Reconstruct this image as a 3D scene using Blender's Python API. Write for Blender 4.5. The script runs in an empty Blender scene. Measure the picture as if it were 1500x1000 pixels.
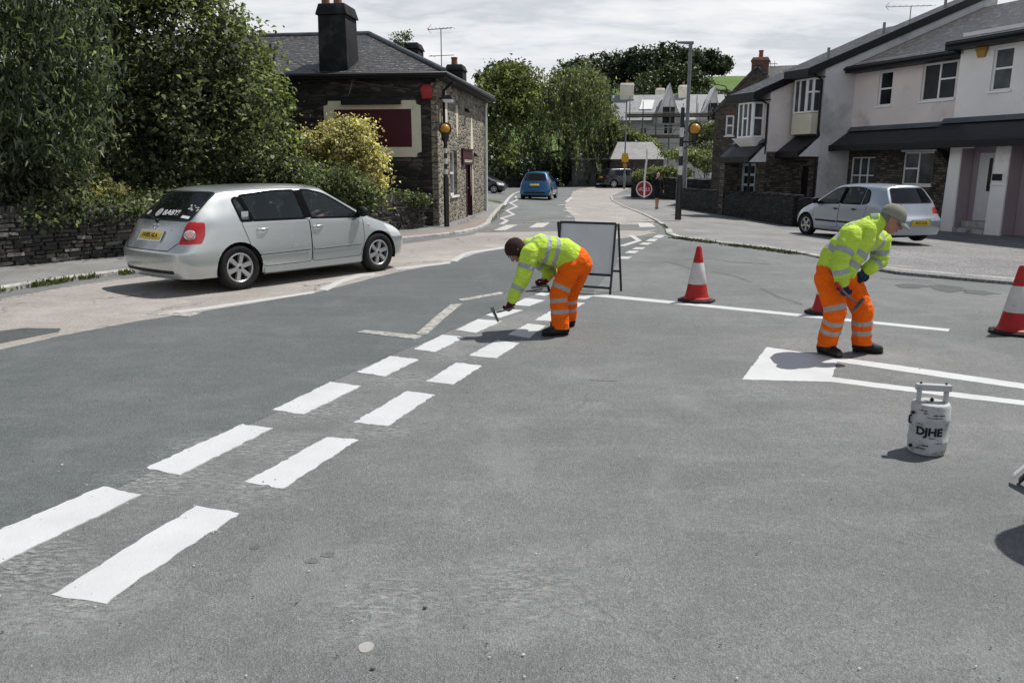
import bpy, bmesh, math, random
import numpy as np
from mathutils import Vector, Matrix, noise as mnoise
from mathutils.bvhtree import BVHTree
from math import radians as R, sin, cos, pi
rng = random.Random(7)
sc = bpy.context.scene
COL = sc.collection
# ------------------------------------------------------------------ camera model and ground shape
FPX, HC, YH = 1150., 1.7, 245.
PITCH = math.atan((500-YH)/FPX); SP, CP = sin(PITCH), cos(PITCH)
def gz(x, y):
    s = .98*x+.2*y
    return min(0., max(-.04*(s-7.5), .03*(y-62), -.4))
def ray(px, py):
    u = (px-750)/FPX; v = (500-py)/FPX
    return (u, CP+v*SP, -SP+v*CP)
def at(px, py, dz=0.):
    d = ray(px, py); z = dz
    for i in range(60):
        t = (z-HC)/d[2]
        z = .5*z+.5*(gz(d[0]*t, d[1]*t)+dz)
    return Vector((d[0]*t, d[1]*t, z))
def atY(px, py, Y):
    d = ray(px, py); t = Y/d[1]
    return Vector((d[0]*t, Y, HC+d[2]*t))
cam = bpy.data.cameras.new('camera'); camo = bpy.data.objects.new('camera', cam); COL.objects.link(camo)
cam.sensor_width = 36; cam.lens = 36*FPX/1500; cam.clip_end = 3000; cam.clip_start = .05
camo.location = (0, 0, HC); camo.rotation_euler = (pi/2-PITCH, 0, 0); sc.camera = camo
sc.view_settings.view_transform = 'Standard'; sc.view_settings.look = 'None'
sc.view_settings.exposure = EXPO = .95; sc.view_settings.gamma = 1
sc.cycles.max_bounces = 5; sc.cycles.diffuse_bounces = 2; sc.cycles.glossy_bounces = 3
sc.cycles.transparent_max_bounces = 6; sc.cycles.transmission_bounces = 3
sc.cycles.use_denoising = True
# ------------------------------------------------------------------ node helpers
class N:
    def __init__(s, m):
        s.t = m.node_tree; s.n = s.t.nodes; s.l = s.t.links
    def add(s, typ, **k):
        nd = s.n.new(typ)
        for a, b in k.items():
            if a.startswith('i_'):
                key = a[2:]; key = int(key) if key.isdigit() else key.replace('_', ' ')
                s.set(nd.inputs[key], b)
            else: setattr(nd, a, b)
        return nd
    def set(s, inp, v):
        if isinstance(v, bpy.types.NodeSocket): s.l.new(v, inp)
        elif isinstance(v, (tuple, list)) and len(v) == 3 and inp.type == 'RGBA': inp.default_value = (*v, 1)
        else: inp.default_value = v
    def math(s, op, a, b=0., c=None, clamp=False):
        nd = s.n.new('ShaderNodeMath'); nd.operation = op; nd.use_clamp = clamp
        s.set(nd.inputs[0], a); s.set(nd.inputs[1], b)
        if c is not None: s.set(nd.inputs[2], c)
        return nd.outputs[0]
    def mix(s, f, a, b, mode='MIX'):
        nd = s.n.new('ShaderNodeMix'); nd.data_type = 'RGBA'; nd.blend_type = mode
        s.set(nd.inputs[0], f); s.set(nd.inputs[6], a); s.set(nd.inputs[7], b)
        return nd.outputs[2]
    def noise(s, scale, detail=3., rough=.55, vec=None, dist=0.):
        nd = s.n.new('ShaderNodeTexNoise'); nd.inputs['Scale'].default_value = scale
        nd.inputs['Detail'].default_value = detail; nd.inputs['Roughness'].default_value = rough
        nd.inputs['Distortion'].default_value = dist
        if vec is not None: s.l.new(vec, nd.inputs['Vector'])
        return nd.outputs[0]
    def ramp(s, f, *st):
        nd = s.n.new('ShaderNodeValToRGB'); el = nd.color_ramp.elements
        while len(el) < len(st): el.new(.5)
        for e, (p, c) in zip(el, st):
            e.position = p; e.color = (c, c, c, 1) if isinstance(c, (int, float)) else (*c, 1)
        s.l.new(f, nd.inputs[0]); return nd.outputs[0]
    def pos(s): return s.n.new('ShaderNodeNewGeometry').outputs['Position']
    def obj(s): return s.n.new('ShaderNodeTexCoord').outputs['Object']
    def uv(s): return s.n.new('ShaderNodeTexCoord').outputs['UV']
    def mapv(s, v, scale, rot=(0, 0, 0)):
        nd = s.n.new('ShaderNodeMapping'); nd.inputs['Scale'].default_value = scale; nd.inputs['Rotation'].default_value = rot
        s.l.new(v, nd.inputs[0]); return nd.outputs[0]
    def bump(s, h, strength=.3, dist=.01):
        nd = s.n.new('ShaderNodeBump'); nd.inputs['Strength'].default_value = strength; nd.inputs['Distance'].default_value = dist
        s.l.new(h, nd.inputs['Height']); return nd.outputs[0]
def newmat(name):
    m = bpy.data.materials.new(name); m.use_nodes = True; n = N(m); n.n.clear()
    out = n.n.new('ShaderNodeOutputMaterial'); b = n.n.new('ShaderNodeBsdfPrincipled'); n.l.new(b.outputs[0], out.inputs[0])
    n.b = b; n.out = out
    return m, n
def k(c, f): return tuple(min(1., x*f) for x in c)
def mat(name, col, rough=.7, var=.18, scale=4., bump=0., bscale=60., metal=0., coat=0., spec=None, stain=None, sscale=1.2, smin=.52, local=False):
    m, n = newmat(name)
    p = n.obj() if local else n.pos()
    c = n.mix(n.ramp(n.noise(scale, 5, .6, p), (.3, 0.), (.7, 1.)), k(col, 1-var), k(col, 1+var))
    if stain:
        c = n.mix(n.ramp(n.noise(sscale, 6, .65, p), (smin, 0.), (smin+.16, 1.)), c, stain)
    n.set(n.b.inputs['Base Color'], c)
    n.b.inputs['Roughness'].default_value = rough; n.b.inputs['Metallic'].default_value = metal
    n.b.inputs['Coat Weight'].default_value = coat; n.b.inputs['Coat Roughness'].default_value = .04
    n.b.inputs['Specular IOR Level'].default_value = spec if spec is not None else (.5 if rough < .42 or metal else .22)
    if bump: n.set(n.b.inputs['Normal'], n.bump(n.noise(bscale, 4, .6, p), bump, .01))
    return m
# ------------------------------------------------------------------ mesh helpers
def auto_uv(me):
    nl = len(me.loops)
    if nl == 0: return
    uvl = me.uv_layers.new(name='UVMap')
    nv = len(me.vertices)
    co = np.empty(nv*3, np.float32); me.vertices.foreach_get('co', co); co = co.reshape(-1, 3)
    npoly = len(me.polygons)
    nor = np.empty(npoly*3, np.float32); me.polygons.foreach_get('normal', nor); nor = nor.reshape(-1, 3)
    lt = np.empty(npoly, np.int32); me.polygons.foreach_get('loop_total', lt)
    vi = np.empty(nl, np.int32); me.loops.foreach_get('vertex_index', vi)
    N_ = np.repeat(nor, lt, axis=0); P_ = co[vi]
    t = np.stack([-N_[:, 1], N_[:, 0], np.zeros(nl, np.float32)], 1)
    ln = np.linalg.norm(t, axis=1); flat = ln < .2
    t[flat] = (1, 0, 0); ln[flat] = 1; t /= ln[:, None]
    b = np.cross(N_, t)
    uv = np.stack([(P_*t).sum(1), (P_*b).sum(1)], 1).astype(np.float32)
    uvl.data.foreach_set('uv', uv.ravel())
def root_inv(par):
    o = par
    while o.parent: o = o.parent
    return o.matrix_basis.inverted()
def link(name, me, parent=None, origin=None):
    o = bpy.data.objects.new(name, me)
    COL.objects.link(o)
    if parent is not None:
        me.transform(root_inv(parent)); o.parent = parent
    elif origin is not None:
        me.transform(Matrix.Translation(-Vector(origin))); o.location = origin
    return o
class MB:
    def __init__(s): s.v = []; s.f = []; s.m = []
    def add(s, vs, fs, mi=0):
        b = len(s.v); s.v += [tuple(v) for v in vs]
        for f in fs: s.f.append([b+i for i in f]); s.m.append(mi)
        return s
    def quad(s, *p, mi=0): return s.add(p, [list(range(len(p)))], mi)
    def box(s, c, d, rz=0., mi=0, M=None):
        dx, dy, dz = d[0]/2, d[1]/2, d[2]/2
        vs = [Vector((x, y, z)) for x in (-dx, dx) for y in (-dy, dy) for z in (-dz, dz)]
        T = (Matrix.Translation(Vector(c)) @ Matrix.Rotation(rz, 4, 'Z')) if M is None else M @ Matrix.Translation(Vector(c)) @ Matrix.Rotation(rz, 4, 'Z')
        return s.add([T @ v for v in vs], [(0, 1, 3, 2), (4, 6, 7, 5), (0, 4, 5, 1), (2, 3, 7, 6), (0, 2, 6, 4), (1, 5, 7, 3)], mi)
    def hexa(s, b4, t4, mi=0):
        return s.add(list(b4)+list(t4), [(3, 2, 1, 0), (4, 5, 6, 7), (0, 1, 5, 4), (1, 2, 6, 5), (2, 3, 7, 6), (3, 0, 4, 7)], mi)
    def prism(s, poly, ext, mi=0):
        n_ = len(poly); e_ = Vector(ext)
        a = [Vector(p) for p in poly]; b = [p+e_ for p in a]
        return s.add(a+b, [list(range(n_))[::-1], list(range(n_, 2*n_))]+[(i, (i+1) % n_, n_+(i+1) % n_, n_+i) for i in range(n_)], mi)
    def tube(s, pts, r, n=8, mi=0, cap=True):
        pts = [Vector(p) for p in pts]; rs = r if isinstance(r, (list, tuple)) else [r]*len(pts)
        vs = []; up = Vector((0, 0, 1)); prev = None
        for i, p in enumerate(pts):
            d = (pts[min(i+1, len(pts)-1)]-pts[max(i-1, 0)]).normalized()
            if prev is None:
                a = d.cross(up) if abs(d.z) < .95 else d.cross(Vector((1, 0, 0)))
            else: a = prev-d*prev.dot(d)
            a.normalize(); prev = a; b = d.cross(a)
            for j in range(n):
                an = 2*pi*j/n; vs.append(p+(a*cos(an)+b*sin(an))*rs[i])
        fs = [(i*n+j, i*n+(j+1) % n, (i+1)*n+(j+1) % n, (i+1)*n+j) for i in range(len(pts)-1) for j in range(n)]
        if cap: fs += [list(range(n))[::-1], [(len(pts)-1)*n+j for j in range(n)]]
        return s.add(vs, fs, mi)
    def lathe(s, prof, c=(0, 0, 0), n=24, mi=0, M=None, mis=None, cap=True):
        c = Vector(c); vs = []
        for r, z in prof:
            for j in range(n):
                a = 2*pi*j/n; v = Vector((r*cos(a), r*sin(a), z)); vs.append((M @ v if M is not None else v)+c)
        b = len(s.v); s.v += [tuple(v) for v in vs]
        for i in range(len(prof)-1):
            for j in range(n):
                s.f.append([b+i*n+j, b+i*n+(j+1) % n, b+(i+1)*n+(j+1) % n, b+(i+1)*n+j]); s.m.append(mis[i] if mis else mi)
        if not cap: return s
        if prof[0][0] > 1e-6: s.f.append([b+j for j in range(n)][::-1]); s.m.append(mis[0] if mis else mi)
        if prof[-1][0] > 1e-6: s.f.append([b+(len(prof)-1)*n+j for j in range(n)]); s.m.append(mis[-1] if mis else mi)
        return s
    def ball(s, c, r, n=12, mi=0):
        r = r if isinstance(r, (tuple, list)) else (r, r, r)
        h = n//2
        M_ = Matrix.Diagonal((*r, 1))
        return s.lathe([(max(1e-4, sin(pi*i/h)), -cos(pi*i/h)) for i in range(h+1)], c, n, mi, M_)
    def build(s, name, mats, parent=None, smooth=0, origin=None, bevel=0., uv=True):
        me = bpy.data.meshes.new(name); me.from_pydata(s.v, [], s.f)
        mats = mats if isinstance(mats, (list, tuple)) else [mats]
        for m in mats: me.materials.append(m)
        if len(mats) > 1: me.polygons.foreach_set('material_index', s.m)
        if bevel:
            bm = bmesh.new(); bm.from_mesh(me); bmesh.ops.remove_doubles(bm, verts=bm.verts, dist=1e-5)
            ed = [e for e in bm.edges if len(e.link_faces) == 2 and e.calc_face_angle(0) > .6]
            try: bmesh.ops.bevel(bm, geom=ed, offset=bevel, segments=2, affect='EDGES', profile=.6)
            except Exception: pass
            bm.to_mesh(me); bm.free(); smooth = smooth or 35
        me.validate(); me.update()
        if uv: auto_uv(me)
        if smooth:
            me.polygons.foreach_set('use_smooth', [True]*len(me.polygons)); me.set_sharp_from_angle(angle=R(smooth))
        return link(name, me, parent, origin)
def tag(o, label=None, cat=None, group=None, kind=None):
    if label: o['label'] = label
    if cat: o['category'] = cat
    if group: o['group'] = group
    if kind: o['kind'] = kind
    return o
def thing(name, label, cat, loc=(0, 0, 0), rz=0., group=None):
    o = bpy.data.objects.new(name, None); COL.objects.link(o); o.location = loc; o.rotation_euler = (0, 0, rz)
    o.empty_display_size = .2
    return tag(o, label, cat, group)
def kids(o): return [c for c in bpy.data.objects if c.parent == o]
def dup(root, loc, rz=None, label=None, group=None):
    r = root.copy(); COL.objects.link(r); r.location = loc
    if rz is not None: r.rotation_euler = (0, 0, rz)
    if label: r['label'] = label
    if group: r['group'] = group
    for ch in kids(root):
        c = ch.copy(); COL.objects.link(c); c.parent = r
        for gch in kids(ch):
            d = gch.copy(); COL.objects.link(d); d.parent = c
    return r
def text_mesh(txt, size, ext=.002, bold=0.):
    cu = bpy.data.curves.new('t', 'FONT'); cu.body = txt; cu.size = size; cu.align_x = 'CENTER'; cu.align_y = 'CENTER'; cu.extrude = ext; cu.offset = bold
    o = bpy.data.objects.new('t', cu); COL.objects.link(o)
    dg = bpy.context.evaluated_depsgraph_get(); me = bpy.data.meshes.new_from_object(o.evaluated_get(dg))
    bpy.data.objects.remove(o); return me
def text(name, txt, size, M, m, parent, bold=0., sx=1.):
    me = text_mesh(txt, size); me.transform(Matrix.Diagonal((sx, 1, 1, 1)))
    me.transform(M); me.materials.clear(); me.materials.append(m); return link(name, me, parent)
# creased ground: every sheet is cut along the same creases, then draped
CREASE = [((7.5/.98, 0), (.98, .2)), ((17.5/.98, 0), (.98, .2)), ((0, 62), (0, 1)), ((0, 48.67), (0, 1)), None]
def drape(bm, dz):
    for c in CREASE:
        if c is None:   # line where -.04(s-7.5) = .03(y-62)
            p, nn = (7.5/.98+0, 0), None
            # .03y -1.86 = -.04*.98x -.008y +.3  ->  .0392x + .038y = 2.16
            p, nn = (0, 2.16/.038), (.0392, .038)
        else: p, nn = c
        bmesh.ops.bisect_plane(bm, geom=bm.verts[:]+bm.edges[:]+bm.faces[:], dist=1e-4, plane_co=(p[0], p[1], 0), plane_no=(nn[0], nn[1], 0))
    for v in bm.verts: v.co.z = gz(v.co.x, v.co.y)+v.co.z+dz
def sheet(name, pts, dz, m, kind=None, wob=0., step=.25, seed=0):
    """flat polygon laid on the ground; edges may be made slightly ragged"""
    P = [Vector((p[0], p[1], 0)) for p in pts]
    if wob:
        Q = []; n_ = len(P)
        for i in range(n_):
            a, b = P[i], P[(i+1) % n_]; L = (b-a).length; c_ = max(1, int(L/step))
            for j in range(c_):
                q = a.lerp(b, j/c_); w = Vector((mnoise.noise(q*9+Vector((seed, 0, 0))), mnoise.noise(q*9+Vector((0, seed, 5))), 0))*wob
                w = w*.55+Vector((mnoise.noise(q*31), mnoise.noise(q*31+Vector((9, 9, 9))), 0))*wob*.65+Vector((mnoise.noise(q*77), mnoise.noise(q*77+Vector((9, 9, 9))), 0))*wob*.35
                Q.append(q+w)
        P = Q
    bm = bmesh.new(); vs = [bm.verts.new(p) for p in P]
    bm.faces.new(vs); bmesh.ops.triangulate(bm, faces=bm.faces[:])
    drape(bm, dz)
    bmesh.ops.recalc_face_normals(bm, faces=bm.faces[:])
    for f in bm.faces:
        if f.normal.z < 0: f.normal_flip()
    ed = [e for e in bm.edges if e.is_boundary]          # a rim down to the layer below
    r_ = bmesh.ops.extrude_edge_only(bm, edges=ed)
    for v in [v for v in r_['geom'] if isinstance(v, bmesh.types.BMVert)]: v.co.z -= dz+.003
    bmesh.ops.recalc_face_normals(bm, faces=bm.faces[:])
    me = bpy.data.meshes.new(name); bm.to_mesh(me); bm.free(); me.materials.append(m); auto_uv(me)
    o = link(name, me)
    if kind: o['kind'] = kind
    return o
def pxs(l, dz=0.): return [at(*p, dz) for p in l]
def strip_poly(pts, w):
    """constant-width ribbon round a polyline of ground points"""
    P = [Vector((p[0], p[1], 0)) for p in pts]; A = []; B = []
    for i, p in enumerate(P):
        d = (P[min(i+1, len(P)-1)]-P[max(i-1, 0)]).normalized(); nrm = Vector((-d.y, d.x, 0))
        A.append(p+nrm*w/2); B.append(p-nrm*w/2)
    return A+B[::-1]
sc.view_settings.exposure = 0
# ------------------------------------------------------------------ sun and sky
SUN_EL, SUN_AZ = R(60), R(63)          # azimuth measured from +Y towards +X
sl = bpy.data.lights.new('sun', 'SUN'); sl.energy = 4.8; sl.angle = R(.53); sl.color = (1, .965, .91)
so = bpy.data.objects.new('sun', sl); COL.objects.link(so)
sdir = Vector((sin(SUN_AZ)*cos(SUN_EL), cos(SUN_AZ)*cos(SUN_EL), sin(SUN_EL)))
so.rotation_euler = sdir.to_track_quat('Z', 'Y').to_euler(); so.location = (20, 20, 40)
w = bpy.data.worlds.new('World'); sc.world = w; w.use_nodes = True; n = N(w); n.n.clear()
sky = n.n.new('ShaderNodeTexSky'); sky.sky_type = 'NISHITA'; sky.sun_disc = False; sky.sun_elevation = SUN_EL; sky.sun_rotation = SUN_AZ
tc = n.n.new('ShaderNodeTexCoord').outputs['Generated']
sep = n.n.new('ShaderNodeSeparateXYZ'); n.l.new(tc, sep.inputs[0]); zz = sep.outputs[2]
# clouds on a flat layer: divide direction by height
den = n.math('ADD', n.math('MAXIMUM', zz, 0.), .16)
cx = n.math('DIVIDE', sep.outputs[0], den); cy = n.math('DIVIDE', sep.outputs[1], den)
cmb = n.n.new('ShaderNodeCombineXYZ'); n.l.new(cx, cmb.inputs[0]); n.l.new(cy, cmb.inputs[1])
mv = n.mapv(cmb.outputs[0], (.8, 1.5, 1.))
c1 = n.noise(1.35, 8, .56, mv, .25); c2 = n.noise(3.6, 6, .6, mv, .2)
den_ = n.math('ADD', n.math('MULTIPLY', c1, .7), n.math('MULTIPLY', c2, .3))
cloudcol = n.ramp(den_, (.30, (.80, .82, .85)), (.43, (.61, .645, .695)), (.51, (.80, .815, .84)), (.62, (.94, .945, .955)))
# thin cloud low down, open blue sky overhead
cover = n.ramp(zz, (.26, .96), (.62, .12))
bg1 = n.n.new('ShaderNodeBackground'); n.l.new(sky.outputs[0], bg1.inputs[0]); bg1.inputs[1].default_value = .07
bg2 = n.n.new('ShaderNodeBackground'); n.l.new(cloudcol, bg2.inputs[0]); bg2.inputs[1].default_value = 1.04
mx = n.n.new('ShaderNodeMixShader'); n.l.new(cover, mx.inputs[0]); n.l.new(bg1.outputs[0], mx.inputs[1]); n.l.new(bg2.outputs[0], mx.inputs[2])
wo = n.n.new('ShaderNodeOutputWorld'); n.l.new(mx.outputs[0], wo.inputs[0])
# ------------------------------------------------------------------ road materials
def asphalt(name, col, warm, speck=.5, rough=.72, stain_col=None, patch=.25, crack=0., spots=True, ag=150):
    m, n = newmat(name); p = n.pos()
    big = n.ramp(n.noise(.45, 5, .6, p), (.32, 0.), (.68, 1.))
    c = n.mix(big, k(col, 1-patch*.5), k(warm, 1+patch*.4))
    mid = n.ramp(n.noise(3.2, 6, .68, p), (.3, 0.), (.72, 1.))
    c = n.mix(n.math('MULTIPLY', mid, .55), c, k(col, .82))
    # dust streaks
    st = n.ramp(n.noise(1.1, 7, .7, n.mapv(p, (1., 3.2, 1.), (0, 0, .5))), (.5, 0.), (.75, 1.))
    c = n.mix(n.math('MULTIPLY', st, .35), c, k(warm, 1.5))
    # aggregate
    v = n.n.new('ShaderNodeTexVoronoi'); v.inputs['Scale'].default_value = ag; n.l.new(p, v.inputs['Vector'])
    vs = n.n.new('ShaderNodeSeparateColor'); n.l.new(v.outputs['Color'], vs.inputs[0])
    agg = n.ramp(vs.outputs[0], (.0, 1-.55*speck), (.6, 1.), (1., 1+.8*speck))
    c = n.mix(1., c, agg, 'MULTIPLY')
    f2 = n.ramp(n.noise(38, 4, .75, p), (.3, 1-.42*speck), (.7, 1+.35*speck)); c = n.mix(1., c, f2, 'MULTIPLY')
    g3 = n.ramp(n.noise(15, 5, .7, p, 1.2), (.3, 1-.30*speck), (.5, 1.), (.72, 1+.38*speck)); c = n.mix(1., c, g3, 'MULTIPLY')
    wl = n.math('ABSOLUTE', n.math('SUBTRACT', n.noise(5.5, 6, .6, p, 1.5), .5))        # fine wandering wear lines
    c = n.mix(n.math('MULTIPLY', n.ramp(wl, (.0, 1.), (.014, 0.)), .22*speck*2), c, k(col, .5))
    pt = n.ramp(n.noise(.9, 4, .6, n.mapv(p, (1.6, .7, 1), (0, 0, .9))), (.56, 0.), (.66, 1.)); c = n.mix(n.math('MULTIPLY', pt, .3), c, k(warm, 1.28))
    lt = n.ramp(n.noise(24, 2, .5, p), (.70, 0.), (.76, 1.)); c = n.mix(n.math('MULTIPLY', lt, .35), c, k(warm, 2.2))
    if spots:
        dk = n.ramp(n.noise(7, 3, .5, p), (.235, 1.), (.27, 0.)); c = n.mix(n.math('MULTIPLY', dk, .55), c, k(col, .45))
    if crack:
        v2 = n.n.new('ShaderNodeTexVoronoi'); v2.feature = 'DISTANCE_TO_EDGE'; v2.inputs['Scale'].default_value = .9
        wv = n.add('ShaderNodeVectorMath', operation='ADD'); n.l.new(p, wv.inputs[0])
        nz = n.n.new('ShaderNodeTexNoise'); nz.inputs['Scale'].default_value = 1.5; nz.inputs['Detail'].default_value = 6; n.l.new(p, nz.inputs['Vector'])
        n.l.new(nz.outputs['Color'], wv.inputs[1]); n.l.new(wv.outputs[0], v2.inputs['Vector'])
        msk = n.ramp(n.noise(.5, 3, .5, p), (.45, 0.), (.6, 1.))
        ck = n.math('MULTIPLY', n.ramp(v2.outputs['Distance'], (.006, 1.), (.018, 0.)), msk)
        c = n.mix(n.math('MULTIPLY', ck, crack), c, k(col, .25))
    if stain_col:
        s_ = n.ramp(n.noise(.8, 6, .7, n.mapv(p, (1, 1, 1), (0, 0, 1.))), (.55, 0.), (.72, 1.)); c = n.mix(n.math('MULTIPLY', s_, .5), c, stain_col)
    n.set(n.b.inputs['Base Color'], c); n.b.inputs['Roughness'].default_value = rough; n.b.inputs['Specular IOR Level'].default_value = .35
    h = n.math('ADD', n.math('MULTIPLY', v.outputs['Distance'], .7), n.math('MULTIPLY', n.noise(45, 4, .7, p), .8))
    n.set(n.b.inputs['Normal'], n.bump(h, .55, .012))
    return m
m_road = asphalt('worn_asphalt', (.146, .154, .155), (.192, .195, .192), .38, crack=.2, stain_col=(.135, .14, .14))
m_lane = asphalt('dark_asphalt', (.103, .117, .120), (.132, .144, .145), .34, patch=.15)
m_pale = asphalt('pale_surface', (.33, .305, .28), (.39, .36, .335), .35, patch=.2, crack=.9, stain_col=(.24, .22, .205), spots=False)
m_patch = asphalt('patch_asphalt', (.085, .095, .095), (.10, .108, .105), .5)
m_pave = asphalt('pavement_tarmac', (.20, .202, .20), (.28, .276, .266), .45, crack=.3, stain_col=(.15, .15, .145))
m_bench = asphalt('pinkish_paving', (.27, .22, .20), (.32, .26, .23), .35, stain_col=(.2, .19, .17))
m_gravel = asphalt('forecourt_gravel', (.18, .18, .185), (.25, .248, .245), 1.1, stain_col=(.11, .11, .11), ag=65)
m_kerb = mat('kerb_stone', (.42, .41, .39), .85, .25, 7, .4, 50, stain=(.16, .155, .14), sscale=3)
def paint(name, col, wear, dirt=.25):
    m, n = newmat(name); p = n.pos()
    c = n.mix(n.ramp(n.noise(2.2, 6, .65, p), (.35, 0.), (.7, 1.)), col, k(col, 1-dirt*.5))
    c = n.mix(n.math('MULTIPLY', n.ramp(n.noise(70, 4, .7, p), (.35, 0.), (.7, 1.)), .22), c, k(col, 1-dirt))
    if wear:
        wv = n.noise(14, 8, .75, p)
        c = n.mix(n.ramp(wv, (.62-wear*.3, 0.), (.70-wear*.3, 1.)), c, (.20, .195, .185))
    n.set(n.b.inputs['Base Color'], c); n.b.inputs['Roughness'].default_value = .55
    n.set(n.b.inputs['Normal'], n.bump(n.noise(60, 4, .7, p), .35, .008)); return m
m_white = paint('fresh_white_paint', (.59, .60, .605), 0, .30)
m_oldw = paint('worn_white_paint', (.46, .44, .41), .45)
m_midw = paint('older_white_paint', (.54, .53, .51), .18)
m_grass = mat('rough_grass', (.055, .085, .025), .9, .4, 1.5, .8, 25, stain=(.10, .10, .04))
# ------------------------------------------------------------------ ground, road, pavements
def ground():
    bm = bmesh.new()
    vs = [bm.verts.new((x, y, 0)) for x, y in ((-420, -60), (420, -60), (420, 900), (-420, 900))]
    bm.faces.new(vs); drape(bm, -.004)
    me = bpy.data.meshes.new('ground'); bm.to_mesh(me); bm.free(); me.materials.append(m_grass); auto_uv(me)
    tag(link('ground', me), kind='structure')
ground()
kL = [(-14.5, -8), (-12.5, -1), (-9.6, 6)]+[(p.x, p.y) for p in pxs([(0, 428), (100, 412), (180, 402), (400, 374), (590, 352), (650, 346), (680, 342), (704, 336), (717, 329), (722, 320), (731, 309), (738, 301)])]
kR = [(p.x, p.y) for p in pxs([(893, 288), (897, 295), (912, 303), (940, 314), (960, 324), (968, 330), (974, 337), (976, 343), (990, 348.5), (1060, 358), (1120, 365), (1180, 374), (1240, 388), (1310, 398), (1400, 406), (1500, 414)])]
kR += [(12., 11.6), (18, 9.5), (30, 7)]
road = [(-14.5, -8)]+kL[1:]+[(-.6, 41), (-6, 52), (-16, 60), (-16, 66), (-2, 80), (12, 88), (40, 90), (40, 66), (16, 62), (9.5, 57.5)]+kR+[(30, -8)]
sheet('road', road, .0, m_road, 'structure')
# darker, newer strip of asphalt left of the fresh dashes
lane = pxs([(0, 513), (90, 492), (200, 471), (290, 458), (460, 430), (545, 408), (590, 397), (662, 384), (700, 371), (745, 362), (830, 357), (905, 351), (960, 346), (905, 384), (868, 428), (800, 424), (741, 448), (690, 470), (640, 493), (555, 527), (470, 566), (395, 608), (280, 660), (150, 726), (0, 800), (-300, 950)])
lane = [(p.x, p.y) for p in lane]+[(-4.5, .5), (-6, -6), (-13, -6), (-9.2, 2.5)]
sheet('newer_carriageway', lane, .004, m_lane, 'structure', wob=.03, step=.3)
pale = pxs([(0, 513), (90, 492), (200, 471), (290, 458), (460, 430), (545, 408), (590, 397), (662, 384), (700, 371), (745, 362), (830, 357), (905, 350), (940, 345.5), (962, 341), (940, 338.5), (830, 339), (700, 341.5), (690, 345), (650, 350), (590, 358), (400, 383), (180, 410), (100, 422), (0, 441)])
pale = [(p.x, p.y) for p in pale]+[(-9.7, 5.), (-12., -.5), (-11.5, -.5), (-9.3, 4.2)]
sheet('pale_lane_surface', pale, .008, m_pale, 'structure', wob=.04, step=.3)
pale2 = pxs([(843, 331), (841, 319), (830, 309), (827, 301), (833, 292), (839, 281), (850, 277), (868, 274), (900, 271), (932, 272), (915, 279), (897, 287), (899, 295), (915, 304), (943, 315), (960, 325), (955, 330)])
sheet('pale_far_lane_surface', pale2, .008, m_pale, 'structure', wob=.05, step=.5)
sheet('asphalt_patch', pxs([(-30, 492), (0, 486), (36, 481.5), (88, 483), (86, 487), (56, 493), (0, 504), (-30, 509)]), .012, m_patch, 'structure', wob=.03)
def kerb(name, line, hgt, wd, inner, m_top, label=None):
    """raised kerb along a ground line; the pavement sheet behind it at kerb height"""
    P = [Vector((p[0], p[1], 0)) for p in line]
    bm = bmesh.new(); A = []; B = []
    for i, p in enumerate(P):
        d = (P[min(i+1, len(P)-1)]-P[max(i-1, 0)]).normalized(); nr = Vector((-d.y, d.x, 0))*inner*wd
        A.append((p, p+nr))
    for (a, b), (a2, b2) in zip(A, A[1:]):
        L = (a2-a).length; c_ = max(1, round(L/.9))
        for j in range(c_):
            t0, t1 = (j+.004)/c_, (j+1-.004)/c_
            h_ = hgt+.006*mnoise.noise(a.lerp(a2, t0)*3)
            q = [a.lerp(a2, t0), a.lerp(a2, t1), b.lerp(b2, t1), b.lerp(b2, t0)]
            lo = [Vector((v.x, v.y, gz(v.x, v.y)-.02)) for v in q]
            ch = Vector((0, 0, h_)); hi = [Vector((v.x, v.y, gz(v.x, v.y)+h_)) for v in q]
            inn = (q[3]-q[0])*.12
            md = [lo[0].lerp(hi[0], .8), lo[1].lerp(hi[1], .8)]
            hi2 = [hi[0]+inn, hi[1]+inn]
            V = [bm.verts.new(v) for v in (lo[0], lo[1], md[0], md[1], hi2[0], hi2[1], hi[2], hi[3], lo[2], lo[3])]
            for f in ((0, 1, 3, 2), (2, 3, 5, 4), (4, 5, 6, 7), (7, 6, 8, 9)): bm.faces.new([V[i_] for i_ in f])
            bm.faces.new([V[i_] for i_ in (0, 2, 4, 7, 9)]); bm.faces.new([V[i_] for i_ in (1, 8, 6, 5, 3)])
    bmesh.ops.recalc_face_normals(bm, faces=bm.faces[:])
    me = bpy.data.meshes.new(name); bm.to_mesh(me); bm.free(); me.materials.append(m_kerb); auto_uv(me)
    tag(link(name, me), kind='structure')
kerb('kerb', kL, .075, .13, 1, m_pave)
kerb('kerb', kR[:6], .05, .13, 1, m_pave)
kerb('kerb', kR[6:], .05, .17, 1, m_pave)
def inset(line, d_):
    P = [Vector((p[0], p[1])) for p in line]; o = []
    for i, p in enumerate(P):
        d = (P[min(i+1, len(P)-1)]-P[max(i-1, 0)]).normalized(); o.append((p.x-d.y*d_, p.y+d.x*d_))
    return o
pl = inset(kL, .12)
sheet('pavement', pl+[(-1.5, 41), (-9, 53), (-9, 60), (-20, 60), (-30, 40), (-30, -8)], .066, m_pave, 'structure')
sheet('pavement_by_pub', inset(kL[-9:-4], .13)+pxs([(716, 320), (706, 319), (690, 326), (668, 334), (640, 338)], .06), .071, m_bench, 'structure', wob=.03)
pr = inset(kR, .12)
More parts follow.
